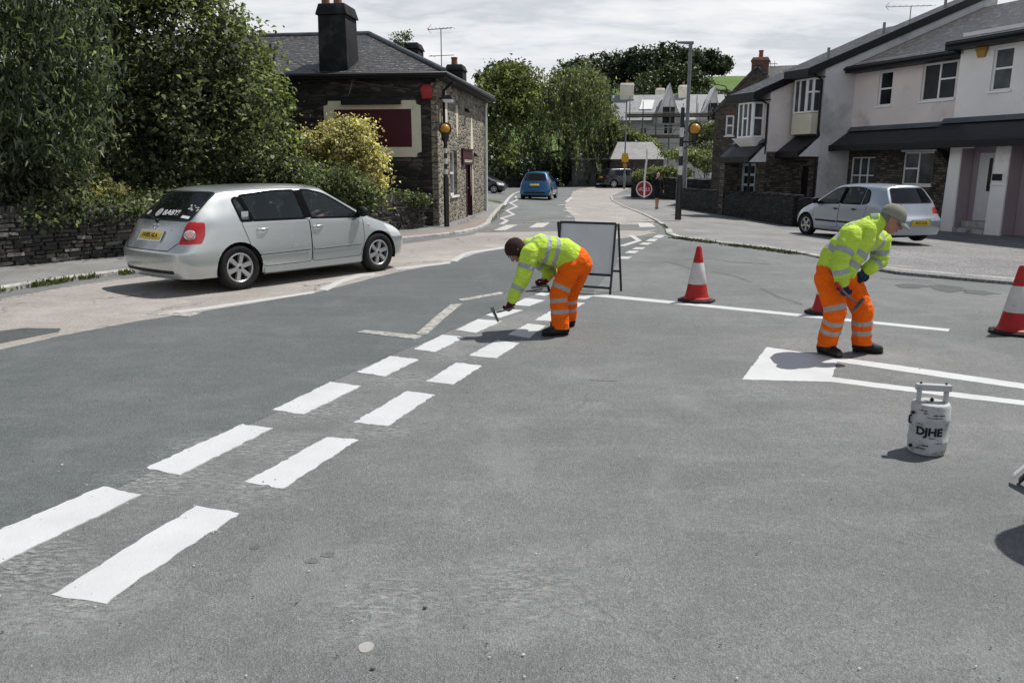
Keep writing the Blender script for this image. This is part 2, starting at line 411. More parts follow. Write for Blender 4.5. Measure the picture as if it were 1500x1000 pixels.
sheet('pavement', pr+[(40, 7), (40, 60), (16, 61), (9.5, 57.)], .045, m_pave, 'structure')
fc = [(p.x, p.y) for p in pxs([(1235, 383), (1310, 396), (1400, 404.5), (1500, 412.5)], .07)]+[(12., 11.9), (26, 8), (26, 30), (15, 30)]+[(p.x, p.y) for p in pxs([(1330, 338), (1265, 350), (1235, 362)], .07)]
sheet('gravel_forecourt', inset(fc[:4], .05)+fc[4:], .049, m_gravel, 'structure', wob=.08, step=.4)
# ------------------------------------------------------------------ painted markings
G_new = 'fresh white dashes of the double broken line'
def mark(pts, m, label, cat, dz=.0105, wob=.008, group=None, seed=0):
    o = sheet('painted_marking', pts, dz, m, wob=wob, step=.035, seed=seed); return tag(o, label, cat, group)
left_row = [[(152, 713), (205, 726), (0, 826), (-90, 872), (-190, 848), (0, 777)], [(355, 622), (399, 628), (264, 697), (213, 686)], [(484, 560), (529, 566), (444, 608), (400, 601)], [(572, 522), (614, 527), (563, 552), (523, 546)], [(648, 491), (682, 494), (637, 516), (605, 512)], [(700, 468), (735, 471), (697, 488), (668, 484)], [(741, 452), (766, 455), (731, 466), (711, 462)], [(770, 437), (798, 440), (775, 449), (750, 447)], [(795, 428), (808, 430), (797, 434), (783, 432)]]
right_row = [[(288, 741), (350, 752), (250, 818), (150, 885), (75, 872), (190, 800)], [(480, 640), (525, 644), (414, 716), (359, 706)], [(596, 573), (638, 578), (568, 624), (518, 619)], [(668, 531), (706, 536), (664, 563), (624, 559)], [(728, 498), (761, 503), (727, 525), (687, 521)], [(773, 474), (800, 477), (775, 495), (744, 490)], [(806, 456), (839, 459), (815, 471), (783, 469)], [(836, 442), (857, 444), (839, 453), (815, 451)], [(850, 430.5), (872, 432), (858, 438.5), (838, 437)]]
lw = ['nearest, cut by the left photo edge', 'second from the near end', 'third from the near end', 'fourth, level with the worn white bar', 'fifth from the near end', "just below the bent worker's scraper", "beneath the bent worker's near glove", "below the bent worker's far glove, left row", 'farthest and smallest, left row by the sign frame']
rw = ['nearest and largest of all', 'second from the near end', 'third from the near end', 'fourth from the near end', 'fifth, just before the shadow of the bent worker', "lying in the bent worker's shadow by his boot", 'behind the near boot of the bent worker', "right of the bent worker's legs", 'farthest, touching the start of the thin white line']
for row, ws, nm in ((left_row, lw, 'left'), (right_row, rw, 'right')):
    for i, q in enumerate(row):
        mark(pxs(q), m_white, f'fresh white dash of the {nm} row, {ws[i]}' if f'{nm} row' not in ws[i] else f'fresh white dash, {ws[i]}', 'road marking', .0062 if nm == 'left' else .003, .020, G_new, seed=i)
mark(pxs([(870, 430), (1000, 442.5), (1391, 482), (1389, 485.5), (1000, 446.5), (869, 434)]), m_white, 'long thin fresh white line running right past the cones', 'road marking', .0025, .006)
mark(pxs([(1123, 508.5), (1224, 523), (1300, 533), (1500, 562), (1700, 592), (1700, 600), (1500, 570), (1300, 541), (1226, 530), (1219, 552.5), (1300, 563), (1500, 587), (1700, 612), (1700, 620), (1500, 594), (1300, 570), (1218, 559.5), (1087, 556)]), m_white, 'fresh white filled block tapering into two long lines by the canister', 'road marking', .003, .012)
mark(pxs([(523, 487.5), (536, 484.5), (620, 492.5), (608, 498)]), m_oldw, 'worn cream white bar across the dark carriageway, left of the dashes', 'road marking')
mark(pxs([(610, 489.5), (640, 463), (660, 447), (677, 445.5), (650, 468), (625, 491)]), m_oldw, 'worn cream white slanting bar joining the cross bar to the curved line', 'road marking')
mark(pxs([(671, 439.5), (700, 434.5), (734, 428.5), (738, 431), (706, 437), (677, 442)]), m_oldw, "worn thin white curved line left of the bent worker's hand", 'road marking', .0125)
mark(pxs([(467, 424), (497, 411), (528, 402), (549, 401), (550, 404), (530, 405.5), (503, 414), (479, 426.5)]), m_midw, 'old white kinked line below the front wheel of the silver car', 'road marking')
mark(pxs([(229, 459.5), (300, 451), (380, 439), (460, 427.5), (461, 430), (380, 442.5), (300, 454.5), (232, 463)]), m_midw, 'old thin white lane edge line below the silver car', 'road marking')
mark(pxs([(214, 461), (240, 458.5), (294, 459.5), (277, 464.5), (246, 463)]), m_oldw, 'short worn cream bar at the start of the lane edge line', 'road marking', .0135)
mark(pxs([(578, 393), (620, 388.5), (659, 384), (660, 386.5), (620, 391.5), (580, 396)]), m_midw, 'old thin white line in front of the silver car', 'road marking')
mark(pxs([(660, 382), (678, 371.5), (690, 368.5), (745, 361.5), (746, 363.5), (692, 371.5), (683, 374), (669, 384)]), m_midw, "old kinked white line left of the bent worker's head", 'road marking')
zl = ['white crossing block nearest the pub kerb', 'second white crossing block from the pub, left of the sign frame', 'white crossing block nearest the right hand kerb']
for q, l_ in zip([[(723, 338), (757, 337.6), (757.6, 329.5), (742, 330)], [(774.5, 334), (795, 333.4), (805.7, 326.5), (786, 327.3)], [(933.6, 327), (952, 327), (961, 333), (937, 333)]], zl):
    if 'nearest the pub' in l_: q = [(723, 338), (740, 337.7), (758, 329.5), (742, 330)]
    mark(pxs(q), m_midw, l_, 'crossing stripe', .011, .02, 'white blocks of the zebra crossing')
def line_px(q, w_, m, label, dz=.011): return mark(strip_poly(pxs(q), w_), m, label, 'road marking', dz, .006)
line_px([(768, 326.4), (830, 323.6), (900, 321.5)], .12, m_oldw, 'thin faded white line across the road beyond the crossing')
line_px([(734, 329), (742.7, 323.4), (733.6, 320.4), (752.4, 314.5), (742, 308.7), (757, 302.8), (747, 297.6), (757.6, 293), (755, 287.5)], .13, m_midw, 'white zigzag line along the left kerb beyond the crossing')
line_px([(738, 301.5), (741, 296), (744.6, 291), (752, 284), (766.7, 278.8)], .16, m_midw, 'curved white edge line at the side turning behind the blue car')
for q, l_ in [([(816, 300.5), (828, 300)], 'beside the blue car'), ([(829, 305.5), (836, 304.5)], 'second beyond the crossing'), ([(826, 308.3), (841, 311)], 'slanting one'), ([(839, 314), (845, 313)], 'third and longest'), ([(829, 318), (837, 317.3)], 'nearest the crossing'), ([(829, 296), (837, 289)], 'farthest up the road')]:
    line_px(q, .2, m_midw, f'short white centre mark beyond the crossing, {l_}')
line_px([(924, 345), (936, 353), (910, 361)], .14, m_midw, 'white chevron kink to the right of the sign frame')
line_px([(912, 346), (960, 337.5)], .1, m_oldw, 'faint thin white line near the right hand dropped kerb')
for i, q in enumerate([[(911, 380), (918, 376.5)], [(922, 371.5), (929, 368)], [(932, 366), (939, 363)], [(942, 359), (949, 356)], [(952, 354), (958, 350.5)], [(961, 349), (970, 345)]]):
    line_px(q, .2, m_midw, 'small white dash of the side road give way line, ' + ['nearest the sign frame', 'second from the sign frame', 'third from the sign frame', 'third from the kerb', 'second from the kerb', 'nearest the kerb'][i])
line_px([(0, 440), (100, 421.5), (180, 409)], .05, m_oldw, 'faint pale line along the left hand gutter behind the silver car', .0125)
mark([at(536, 948)+Vector((.028*cos(a)*(1+.1*sin(3*a)), .033*sin(a), 0)) for a in [i*.35 for i in range(18)]], mat('dried_gum', (.33, .32, .31), .8, .05, 8), 'small round whitish blob stuck on the near asphalt', 'paint spot', .003, .002)
# damp, rough patches in the old asphalt near the forecourt
for i, q in enumerate([[(1310, 417), (1330, 416), (1352, 417.5), (1362, 420), (1340, 422.5), (1318, 421)], [(1363, 418.5), (1380, 417.5), (1410, 421), (1416, 426), (1390, 428.5), (1366, 424)], [(1415, 424.5), (1440, 426), (1464, 430.5), (1440, 432), (1414, 429.5)]]):
    sheet('asphalt_patch', pxs(q), .004, m_patch, 'structure', wob=.05, step=.1, seed=i)
m_spot = asphalt('oil_spot_asphalt', (.115, .12, .12), (.13, .135, .13), .4)
for i, (px_, py_, r_) in enumerate([(374, 801, .018), (457, 821, .022), (481, 812, .024)]):
    c_ = at(px_, py_); sheet('oil_spot', [c_+Vector((r_*1.4*cos(a), r_*sin(a), 0)) for a in [j*.52 for j in range(12)]], .0025, m_spot, 'structure', wob=.012, step=.02, seed=i)
for i, (q, w_) in enumerate([([(1002, 379.5), (1041, 379), (1080, 384), (1127, 387)], .05), ([(973, 383), (990, 387), (1014, 394)], .07), ([(1114, 422), (1143, 436), (1175, 446)], .05), ([(1045, 398), (1075, 404), (1100, 413)], .06), ([(1290, 408), (1330, 410), (1366, 411)], .04), ([(868, 556), (885, 558), (905, 557)], .02)]):
    sheet('tar_seam', strip_poly(pxs(q), w_), .0022, m_spot, 'structure', wob=.05, step=.06, seed=i+20)
# thin whitish dust and overspray left round the fresh paint
def dustmat():
    m, n = newmat('paint_dust'); uv = n.pos(); n.b.inputs['Base Color'].default_value = (.50, .50, .49, 1); n.b.inputs['Roughness'].default_value = .9
    tr = n.n.new('ShaderNodeBsdfTransparent'); mx = n.n.new('ShaderNodeMixShader'); ob = n.obj()
    ln = n.n.new('ShaderNodeVectorMath'); ln.operation = 'LENGTH'; n.l.new(ob, ln.inputs[0])
    fall = n.ramp(ln.outputs['Value'], (.05, 1.), (.42, 0.))
    a = n.math('MULTIPLY', n.math('MULTIPLY', n.ramp(n.noise(16, 8, .75, n.mapv(uv, (1, 2.6, 1), (0, 0, .6)), .6), (.46, 0.), (.66, 1.)), fall), .62)
    n.l.new(a, mx.inputs[0]); n.l.new(tr.outputs[0], mx.inputs[1]); n.l.new(n.b.outputs[0], mx.inputs[2]); n.l.new(mx.outputs[0], n.out.inputs[0]); return m
m_dust = dustmat()
for i, (px_, py_, r_) in enumerate([(240, 702, .42), (110, 880, .40), (30, 830, .36), (380, 712, .36), (470, 600, .42), (560, 625, .36), (590, 556, .42), (660, 520, .42), (700, 500, .42), (720, 478, .4), (770, 462, .42), (300, 655, .34), (420, 655, .3), (1160, 505, .42), (1290, 522, .38), (1110, 570, .4), (760, 860, .42), (560, 890, .42)]):
    c_ = at(px_, py_); b = MB(); b.add([(c_.x+r_*cos(a), c_.y+r_*sin(a), c_.z+.0015+.0044*(px_ < 1000 and i in (0, 2, 4, 6, 7, 8, 9, 11))) for a in [j*pi/8 for j in range(16)]], [list(range(16))])
    b.build('paint_dust', m_dust, None, 0, (c_.x, c_.y, c_.z))['kind'] = 'stuff'
# thermoplastic dust and stones around the work
m_stone = mat('grit', (.12, .12, .115), .9, .5, 30)
m_crumb = mat('paint_crumbs', (.6, .6, .58), .9, .2, 30)
g1, g2 = MB(), MB()
for i in range(150):
    px_, py_ = rng.uniform(0, 1500), 1000-560*rng.random()**1.6
    p_ = at(px_, py_); s_ = rng.uniform(.0015, .0042)*(1 if rng.random() < .95 else 2)
    (g1 if rng.random() < .72 else g2).ball((p_.x, p_.y, p_.z+.008), (s_*1.4, s_, s_*.7), 6)
for q in right_row[:6]+left_row[:6]:
    for j in range(18):
        a, b = rng.choice(list(zip(q, q[1:]+q[:1]))); t_ = rng.random()
        p_ = at(a[0]+(b[0]-a[0])*t_+rng.gauss(0, 7), a[1]+(b[1]-a[1])*t_+abs(rng.gauss(0, 5)))
        s_ = rng.uniform(.0015, .004); g2.ball((p_.x, p_.y, p_.z+.008), (s_*1.6, s_, s_*.5), 6)
g1.build('loose_grit', m_stone)['kind'] = 'stuff'
g2.build('paint_crumbs', m_crumb)['kind'] = 'stuff'
# ------------------------------------------------------------------ building materials
def stonemat(name, c1, c2, c3, mortar, bw, bh, bump=.6, dist=.04, lich=None):
    m, n = newmat(name); uv = n.uv()
    nz = n.n.new('ShaderNodeTexNoise'); nz.inputs['Scale'].default_value = 3.; nz.inputs['Detail'].default_value = 4; n.l.new(uv, nz.inputs['Vector'])
    sub = n.add('ShaderNodeVectorMath', operation='SUBTRACT'); n.l.new(nz.outputs['Color'], sub.inputs[0]); sub.inputs[1].default_value = (.5, .5, .5)
    scl = n.add('ShaderNodeVectorMath', operation='MULTIPLY'); n.l.new(sub.outputs[0], scl.inputs[0]); scl.inputs[1].default_value = (dist*3, dist*2.2, 0)
    ad = n.add('ShaderNodeVectorMath', operation='ADD'); n.l.new(uv, ad.inputs[0]); n.l.new(scl.outputs[0], ad.inputs[1])
    def brick(w_, h_):
        b = n.n.new('ShaderNodeTexBrick'); n.l.new(ad.outputs[0], b.inputs['Vector'])
        b.inputs['Color1'].default_value = (0, 0, 0, 1); b.inputs['Color2'].default_value = (1, 1, 1, 1); b.inputs['Mortar'].default_value = (.5, .5, .5, 1)
        b.inputs['Scale'].default_value = 1; b.inputs['Mortar Size'].default_value = bh*.13; b.inputs['Mortar Smooth'].default_value = .35
        b.inputs['Brick Width'].default_value = w_; b.inputs['Row Height'].default_value = h_; b.offset_frequency = 2; b.squash = .7; b.squash_frequency = 3
        return b
    b = brick(bw, bh); b2 = brick(bw*.63, bh)
    sw = n.ramp(n.noise(.9, 2, .5, uv), (.48, 0.), (.52, 1.))
    rnd = n.mix(sw, b.outputs['Color'], b2.outputs['Color'])
    fac = n.math('ADD', n.math('MULTIPLY', b.outputs['Fac'], n.math('SUBTRACT', 1., sw)), n.math('MULTIPLY', b2.outputs['Fac'], sw))
    c = n.ramp(rnd, (.0, c1), (.45, c2), (1., c3))
    c = n.mix(n.math('MULTIPLY', n.ramp(n.noise(9, 6, .7, uv), (.3, 0.), (.7, 1.)), .6), c, k(c1, .8))
    if lich: c = n.mix(n.ramp(n.noise(4.5, 7, .75, uv), (.58, 0.), (.68, .85)), c, lich)
    c = n.mix(n.math('MULTIPLY', fac, .8), c, mortar)
    n.set(n.b.inputs['Base Color'], c); n.b.inputs['Roughness'].default_value = .85; n.b.inputs['Specular IOR Level'].default_value = .3
    h = n.math('ADD', n.math('MULTIPLY', n.math('SUBTRACT', 1., fac), .8), n.math('ADD', n.math('MULTIPLY', rnd, .35), n.math('MULTIPLY', n.noise(25, 5, .7, uv), .4)))
    n.set(n.b.inputs['Normal'], n.bump(h, bump, .04)); return m
def rubblemat(name, c1, c2, c3, mortar, sx=3.4, sy=8.5, bump=.8, mw=.05, lich=None, lm=.56):
    m, n = newmat(name); uv = n.uv()
    nz = n.n.new('ShaderNodeTexNoise'); nz.inputs['Scale'].default_value = 2.5; nz.inputs['Detail'].default_value = 4; n.l.new(uv, nz.inputs['Vector'])
    ad = n.add('ShaderNodeVectorMath', operation='MULTIPLY_ADD'); n.l.new(nz.outputs['Color'], ad.inputs[0]); ad.inputs[1].default_value = (.16, .10, 0); n.l.new(uv, ad.inputs[2])
    mv = n.mapv(ad.outputs[0], (sx, sy, 1))
    v = n.n.new('ShaderNodeTexVoronoi'); v.inputs['Randomness'].default_value = .82; v.inputs['Scale'].default_value = 1; n.l.new(mv, v.inputs['Vector'])
    ve = n.n.new('ShaderNodeTexVoronoi'); ve.feature = 'DISTANCE_TO_EDGE'; ve.inputs['Randomness'].default_value = .82; ve.inputs['Scale'].default_value = 1; n.l.new(mv, ve.inputs['Vector'])
    sp = n.n.new('ShaderNodeSeparateColor'); n.l.new(v.outputs['Color'], sp.inputs[0])
    c = n.ramp(sp.outputs[0], (0., c1), (.55, c2), (1., c3))
    c = n.mix(n.math('MULTIPLY', n.ramp(n.noise(11, 6, .7, uv), (.3, 0.), (.7, 1.)), .65), c, k(c1, .85))
    fac = n.ramp(ve.outputs['Distance'], (mw*.4, 1.), (mw*1.8, 0.))
    c = n.mix(n.math('MULTIPLY', fac, .85), c, mortar)
    if lich: c = n.mix(n.ramp(n.noise(3.2, 8, .78, n.mapv(uv, (1.4, .8, 1))), (lm, 0.), (lm+.1, .9)), c, lich)
    n.set(n.b.inputs['Base Color'], c); n.b.inputs['Roughness'].default_value = .88; n.b.inputs['Specular IOR Level'].default_value = .2
    h = n.math('ADD', n.ramp(ve.outputs['Distance'], (0., 0.), (mw*4, 1.)), n.math('ADD', n.math('MULTIPLY', sp.outputs[1], .5), n.math('MULTIPLY', n.noise(28, 5, .7, uv), .4)))
    n.set(n.b.inputs['Normal'], n.bump(h, bump, .04)); return m
m_pubstone = rubblemat('dark_slate_rubble', (.022, .021, .022), (.050, .046, .043), (.13, .118, .105), (.034, .032, .030), 2.6, 9.)
m_pubfront = rubblemat('lime_washed_rubble', (.075, .068, .056), (.17, .155, .125), (.34, .31, .25), (.33, .30, .24), 3.2, 8., .9, .07, lich=(.50, .46, .38), lm=.54)
m_walling = stonemat('slate_walling', (.045, .040, .038), (.12, .10, .088), (.27, .225, .19), (.030, .027, .026), .45, .085, 1., .02)
m_brownst = rubblemat('brown_rubble', (.055, .046, .043), (.10, .084, .076), (.16, .135, .12), (.115, .10, .092), 4., 9.)
m_darkwall = rubblemat('dark_boundary_stone', (.020, .020, .023), (.038, .037, .040), (.065, .062, .062), (.018, .018, .020), 3., 8.)
def slatemat(name, c1, c2, lich, row=.2, wd=.3, bump=.8, lm=.56, rough=.55, ls=2.2):
    m, n = newmat(name); uv = n.uv()
    b = n.n.new('ShaderNodeTexBrick'); n.l.new(uv, b.inputs['Vector']); b.inputs['Color1'].default_value = (0, 0, 0, 1); b.inputs['Color2'].default_value = (1, 1, 1, 1)
    b.inputs['Mortar'].default_value = (0, 0, 0, 1); b.inputs['Scale'].default_value = 1; b.inputs['Mortar Size'].default_value = .008; b.inputs['Brick Width'].default_value = wd; b.inputs['Row Height'].default_value = row
    c = n.ramp(b.outputs['Color'], (0., c1), (1., c2))
    c = n.mix(n.math('MULTIPLY', n.noise(3, 5, .7, uv), .5), c, k(c1, .6))
    if lich:
        lm_ = n.ramp(n.noise(ls, 8, .8, n.mapv(uv, (1., 2.2, 1.))), (lm, 0.), (lm+.08, 1.)); c = n.mix(lm_, c, lich)
    c = n.mix(b.outputs['Fac'], c, k(c1, .3))
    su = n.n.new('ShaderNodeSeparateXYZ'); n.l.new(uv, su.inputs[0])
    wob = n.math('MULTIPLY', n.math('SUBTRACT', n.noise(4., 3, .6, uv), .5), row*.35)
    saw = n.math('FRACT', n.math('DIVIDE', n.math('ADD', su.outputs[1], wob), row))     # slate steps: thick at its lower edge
    c = n.mix(n.ramp(saw, (.0, .8), (.2, .8), (.42, 0.)), c, k(c1, .25))  # dark band at the row edges paints the shade under each overlap
    h = n.math('ADD', n.math('MULTIPLY', n.math('SUBTRACT', 1., saw), 1.), n.math('ADD', n.math('MULTIPLY', b.outputs['Color'], .5), n.math('MULTIPLY', n.noise(14, 4, .7, uv), .5)))
    n.set(n.b.inputs['Base Color'], c); n.b.inputs['Roughness'].default_value = rough
    n.set(n.b.inputs['Normal'], n.bump(h, bump, .03)); return m
m_pubroof = slatemat('lichened_slates', (.020, .0195, .021), (.068, .064, .063), (.32, .305, .29), .19, .26, 1., .53, ls=5.)
m_terroof = slatemat('terrace_slates', (.034, .033, .035), (.085, .082, .083), (.42, .41, .40), .22, .30, 1., .55, .45, ls=3.)  # pale flecks stand for lichen and for glints painted into the colour
m_canroof = slatemat('dark_canopy_slates', (.016, .017, .020), (.030, .031, .036), None, .2, .3, .5, .5, .5)
m_greyslate = slatemat('pale_grey_slates', (.30, .31, .33), (.40, .41, .42), (.52, .52, .52), .25, .3, .4, .55)
m_barnroof = slatemat('pale_barn_roof', (.30, .295, .29), (.42, .415, .41), (.16, .155, .15), .25, .4, .5, .58)
m_pinkrender = mat('pinkish_render', (.78, .71, .69), .9, .07, .8, .5, 30, stain=(.56, .51, .495), sscale=.7, smin=.55)
m_greyrender = mat('stained_grey_render', (.66, .65, .655), .9, .10, .7, .5, 30, stain=(.42, .41, .405), sscale=.55, smin=.50)
m_whiterender = mat('white_render', (.83, .81, .805), .9, .06, .8, .5, 30, stain=(.47, .45, .44), sscale=.6, smin=.56)
m_mauve = mat('mauve_porch_render', (.36, .30, .32), .9, .08, 1., .4, 30)
m_cream = mat('cream_board', (.62, .58, .47), .7, .08, 2., .2, 20, stain=(.42, .39, .30), sscale=1.6, smin=.6)
m_maroon = mat('maroon_board', (.060, .010, .020), .55, .12, 3.)
m_upvc = mat('white_upvc', (.84, .845, .85), .35, .03)
m_black = mat('black_paint', (.012, .012, .014), .45, .2, 6)
m_fascia = mat('black_fascia', (.014, .014, .017), .5, .2, 5)
m_lead = mat('lead_flashing', (.10, .115, .13), .55, .25, 3)
m_soot = mat('sooty_render', (.018, .018, .020), .9, .35, 1.5, .6, 25, stain=(.05, .05, .052), sscale=1.3, smin=.55)
m_brick = stonemat('red_brick', (.10, .045, .035), (.15, .06, .045), (.20, .085, .06), (.16, .14, .12), .225, .075, .5, .005)
m_pot = mat('terracotta_pot', (.22, .11, .075), .8, .25, 8)
m_metal = mat('grey_metal', (.20, .205, .21), .45, .15, 8, metal=.7)
m_galv = mat('lamp_post_grey', (.16, .175, .18), .5, .15, 3, metal=.3)
m_red = mat('alarm_red', (.35, .012, .02), .4, .15, 6)
m_yellowbox = mat('alarm_yellow', (.42, .24, .06), .5, .15, 6)
m_purple = mat('dark_purple_door', (.055, .014, .026), .45, .2, 6)
m_bluedoor = mat('grey_blue_door', (.36, .42, .45), .45, .06, 5)
m_whitedoor = mat('white_door', (.70, .71, .72), .4, .04, 5)
m_bargewhite = mat('white_boards', (.72, .72, .72), .5, .05)
m_fluor = mat('pale_lamp_lens', (.8, .81, .82), .3, .03)
def glassmat(name, col=(.018, .022, .026), rough=.04, var=.4):
    m, n = newmat(name); p = n.pos()
    c = n.mix(n.ramp(n.noise(1.6, 3, .5, p), (.4, 0.), (.65, 1.)), col, k(col, 1+var*3))
    n.set(n.b.inputs['Base Color'], c); n.b.inputs['Roughness'].default_value = rough; n.b.inputs['Specular IOR Level'].default_value = .14
    n.set(n.b.inputs['Normal'], n.bump(n.noise(2.2, 2, .5, p), .04, .05)); return m
m_glass = glassmat('window_glass', (.012, .014, .017))
m_netglass = glassmat('net_curtain_glass', (.050, .056, .060), .08, .4)
class Fr:
    """a wall plane: s along the wall, q out of it, z up"""
    def __init__(s, P, e):
        s.P = Vector((P[0], P[1], 0)); s.e = Vector((e[0], e[1], 0)).normalized()
    def setn(s, n_): s.n = Vector((n_[0], n_[1], 0)).normalized(); return s
    def mat(s):
        return Matrix(((s.e.x, s.n.x, 0, s.P.x), (s.e.y, s.n.y, 0, s.P.y), (0, 0, 1, 0), (0, 0, 0, 1)))
    def W(s, px, py, q=0.):
        d = Vector(ray(px, py)); O = s.P+s.n*q; t = O.dot(s.n)/d.dot(s.n)
        X = d*t; return (X-s.P).dot(s.e), HC+X.z
    def S(s, px, py, ss):
        d = Vector(ray(px, py)); O = s.P+s.e*ss; t = O.dot(s.e)/d.dot(s.e)
        X = d*t; return (X-s.P).dot(s.n), HC+X.z
    def pt(s, a, q, z): return s.P+s.e*a+s.n*q+Vector((0, 0, z))
class LB(MB):
    """mesh builder working in a wall frame"""
    def __init__(s, fr): super().__init__(); s.T = fr.mat(); s.flip = s.T.determinant() < 0
    def add(s, vs, fs, mi=0):
        vs = [s.T @ Vector(v) for v in vs]
        return super().add(vs, [list(f)[::-1] for f in fs] if s.flip else fs, mi)
    def bx(s, s0, s1, q0, q1, z0, z1, mi=0): return MB.box(s, ((s0+s1)/2, (q0+q1)/2, (z0+z1)/2), (abs(s1-s0), abs(q1-q0), abs(z1-z0)), 0, mi)
    def wall(s, s0, s1, z0, z1, q, holes=(), depth=.12, mi=0):
        S_ = sorted({s0, s1, *[x for h in holes for x in h[:2]]}); Z_ = sorted({z0, z1, *[x for h in holes for x in h[2:]]})
        for a, b in zip(S_, S_[1:]):
            for c, d in zip(Z_, Z_[1:]):
                if any(h[0]-1e-6 <= a and b <= h[1]+1e-6 and h[2]-1e-6 <= c and d <= h[3]+1e-6 for h in holes): continue
                s.quad((b, q, c), (a, q, c), (a, q, d), (b, q, d), mi=mi)
        for a, b, c, d in holes:
            for A, B in (((a, c), (a, d)), ((a, d), (b, d)), ((b, d), (b, c)), ((b, c), (a, c))):
                s.quad((A[0], q, A[1]), (B[0], q, B[1]), (B[0], q-depth, B[1]), (A[0], q-depth, A[1]), mi=mi)
def window(fr, parent, s0, s1, z0, z1, q, cols=(), rows=None, fw=.055, glass=None, sill=True, name='window', recess=.06, fm=None, thick=.05):
    """frame with mullions; cols: split positions (0..1); rows: per light list of split heights"""
    b = LB(fr); qa, qb = q-recess-thick, q-recess
    b.bx(s0, s1, qa, qb, z0, z0+fw); b.bx(s0, s1, qa, qb, z1-fw, z1)
    b.bx(s0, s0+fw, qa, qb, z0+fw, z1-fw); b.bx(s1-fw, s1, qa, qb, z0+fw, z1-fw)
    ed = [s0+fw]+[s0+(s1-s0)*c for c in cols]+[s1-fw]
    for c in ed[1:-1]: b.bx(c-fw*.55, c+fw*.55, qa, qb-.002, z0+fw, z1-fw)
    for i in range(len(ed)-1):
        for r_ in ((rows or [[]]*9)[i]):
            z = z0+(z1-z0)*r_; b.bx(ed[i]+(fw*.55 if i else 0), ed[i+1]-(fw*.55 if i < len(ed)-2 else 0), qa, qb-.004, z-fw*.5, z+fw*.5)
    w_ = b.build(name, fm or m_upvc, parent)
    g_ = LB(fr); g_.quad((s1-fw*.5, qa+.012, z0+fw*.5), (s0+fw*.5, qa+.012, z0+fw*.5), (s0+fw*.5, qa+.012, z1-fw*.5), (s1-fw*.5, qa+.012, z1-fw*.5))
    g_.build('pane', glass or m_glass, w_)
    if sill:
        g_ = LB(fr); g_.bx(s0-.06, s1+.06, qa, q+.06, z0-.06, z0-.003); g_.build('sill', fm or m_upvc, w_)
    return w_
def aerial(parent, p, h, span, dirv, name='aerial', n_el=7, second=False):
    b = MB(); p = Vector(p); top = p+Vector((0, 0, h)); d = Vector((dirv[0], dirv[1], 0)).normalized(); c_ = Vector((-d.y, d.x, 0))
    b.tube([p, top], .018, 6); b.tube([top-d*span*.55+Vector((0, 0, -.02)), top+d*span*.45], .013, 6)
    for i in range(n_el):
        q = top-d*span*.5+d*span*i/(n_el-1); b.tube([q-c_*.16, q+c_*.16], .007, 4)
    for s_ in (-1, 1): b.tube([top-d*span*.55, top-d*(span*.55-.12)+Vector((0, 0, .14*s_))], .008, 4)
    if second: q = p+Vector((0, 0, h*.4)); b.tube([q-d*.45, q+d*.45], .012, 6); b.tube([q-d*.3-c_*.2, q-d*.3+c_*.2], .008, 4)
    return b.build(name, m_metal, parent)
# ------------------------------------------------------------------ the pub on the left
pc = at(643, 334.5)
fside = Fr(pc, (.9915, -.13)).setn((-.13, -.9915)); ffront = Fr(pc, (.13, .9915)).setn((.9915, -.13))
L_, D_ = 10., 8.1; ZE, ZR = 4.12, 5.9
pub = thing('stone_pub', 'dark stone pub with hipped slate roof, blank maroon sign board and tall black chimney', 'pub', pc)
b = LB(fside); b.wall(-L_, 0, -.1, ZE, 0); b.build('side_wall', m_pubstone, pub)
door_s = (ffront.W(683, 280, 0)[0], ffront.W(691, 280, 0)[0]); dz_ = .06
win_s = (ffront.W(660, 280)[0], ffront.W(670, 280)[0])
b = LB(ffront); b.wall(0, D_, -.1, ZE, 0, [(door_s[0], door_s[1], dz_, 2.1), (win_s[0], win_s[1], .85, 2.2)], .22); b.build('front_wall', m_pubfront, pub)
b = LB(ffront)
z_ = .02
while z_ < 3.9:
    h_ = rng.uniform(.12, .24); b.bx(-.012, rng.uniform(.14, .36), -.16, .012+rng.random()*.012, z_, z_+h_-.012); z_ += h_
b.build('quoins', m_pubfront, pub, bevel=.012)
b = LB(ffront); b.quad((D_, 0, -.1), (D_, -L_, -.1), (D_, -L_, ZE), (D_, 0, ZE)); b.quad((0, -L_, -.1), (D_, -L_, -.1), (D_, -L_, ZE), (0, -L_, ZE)); b.build('rear_walls', m_pubstone, pub)
# roof
def rp(a, l, z): return ffront.pt(a, -l, z)
o_ = .3; E1, E2, E3, E4 = (-o_, -o_), (D_+o_, -o_), (D_+o_, L_+.3), (-o_, L_+.3); rA, rB = (D_/2, 3.1), (D_/2, L_+.3)
b = MB(); zt = ZE+.1
b.quad(rp(*E1, zt), rp(*rA, ZR), rp(*rB, ZR), rp(*E4, zt)); b.quad(rp(*E2, zt), rp(*rA, ZR), rp(*E1, zt)); b.quad(rp(*E3, zt), rp(*rB, ZR), rp(*rA, ZR), rp(*E2, zt))
b.quad(rp(*E4, zt), rp(*rB, ZR), rp(*E3, zt))
rf = b.build('roof', m_pubroof, pub)
b = MB()
for A, B_ in ((E4, E1), (E1, E2)):
    b.quad(rp(*A, zt-.002), rp(*B_, zt-.002), rp(*B_, zt-.15), rp(*A, zt-.15))
b.quad(rp(*E1, zt-.15), rp(*E2, zt-.15), rp(D_+o_, 0.2, zt-.15), rp(-o_+.3, .2, zt-.15)); b.quad(rp(*E1, zt-.15), rp(-o_+.5, .2, zt-.15), rp(-o_+.5, L_, zt-.15), rp(*E4, zt-.15))
b.build('eaves', m_fascia, rf)
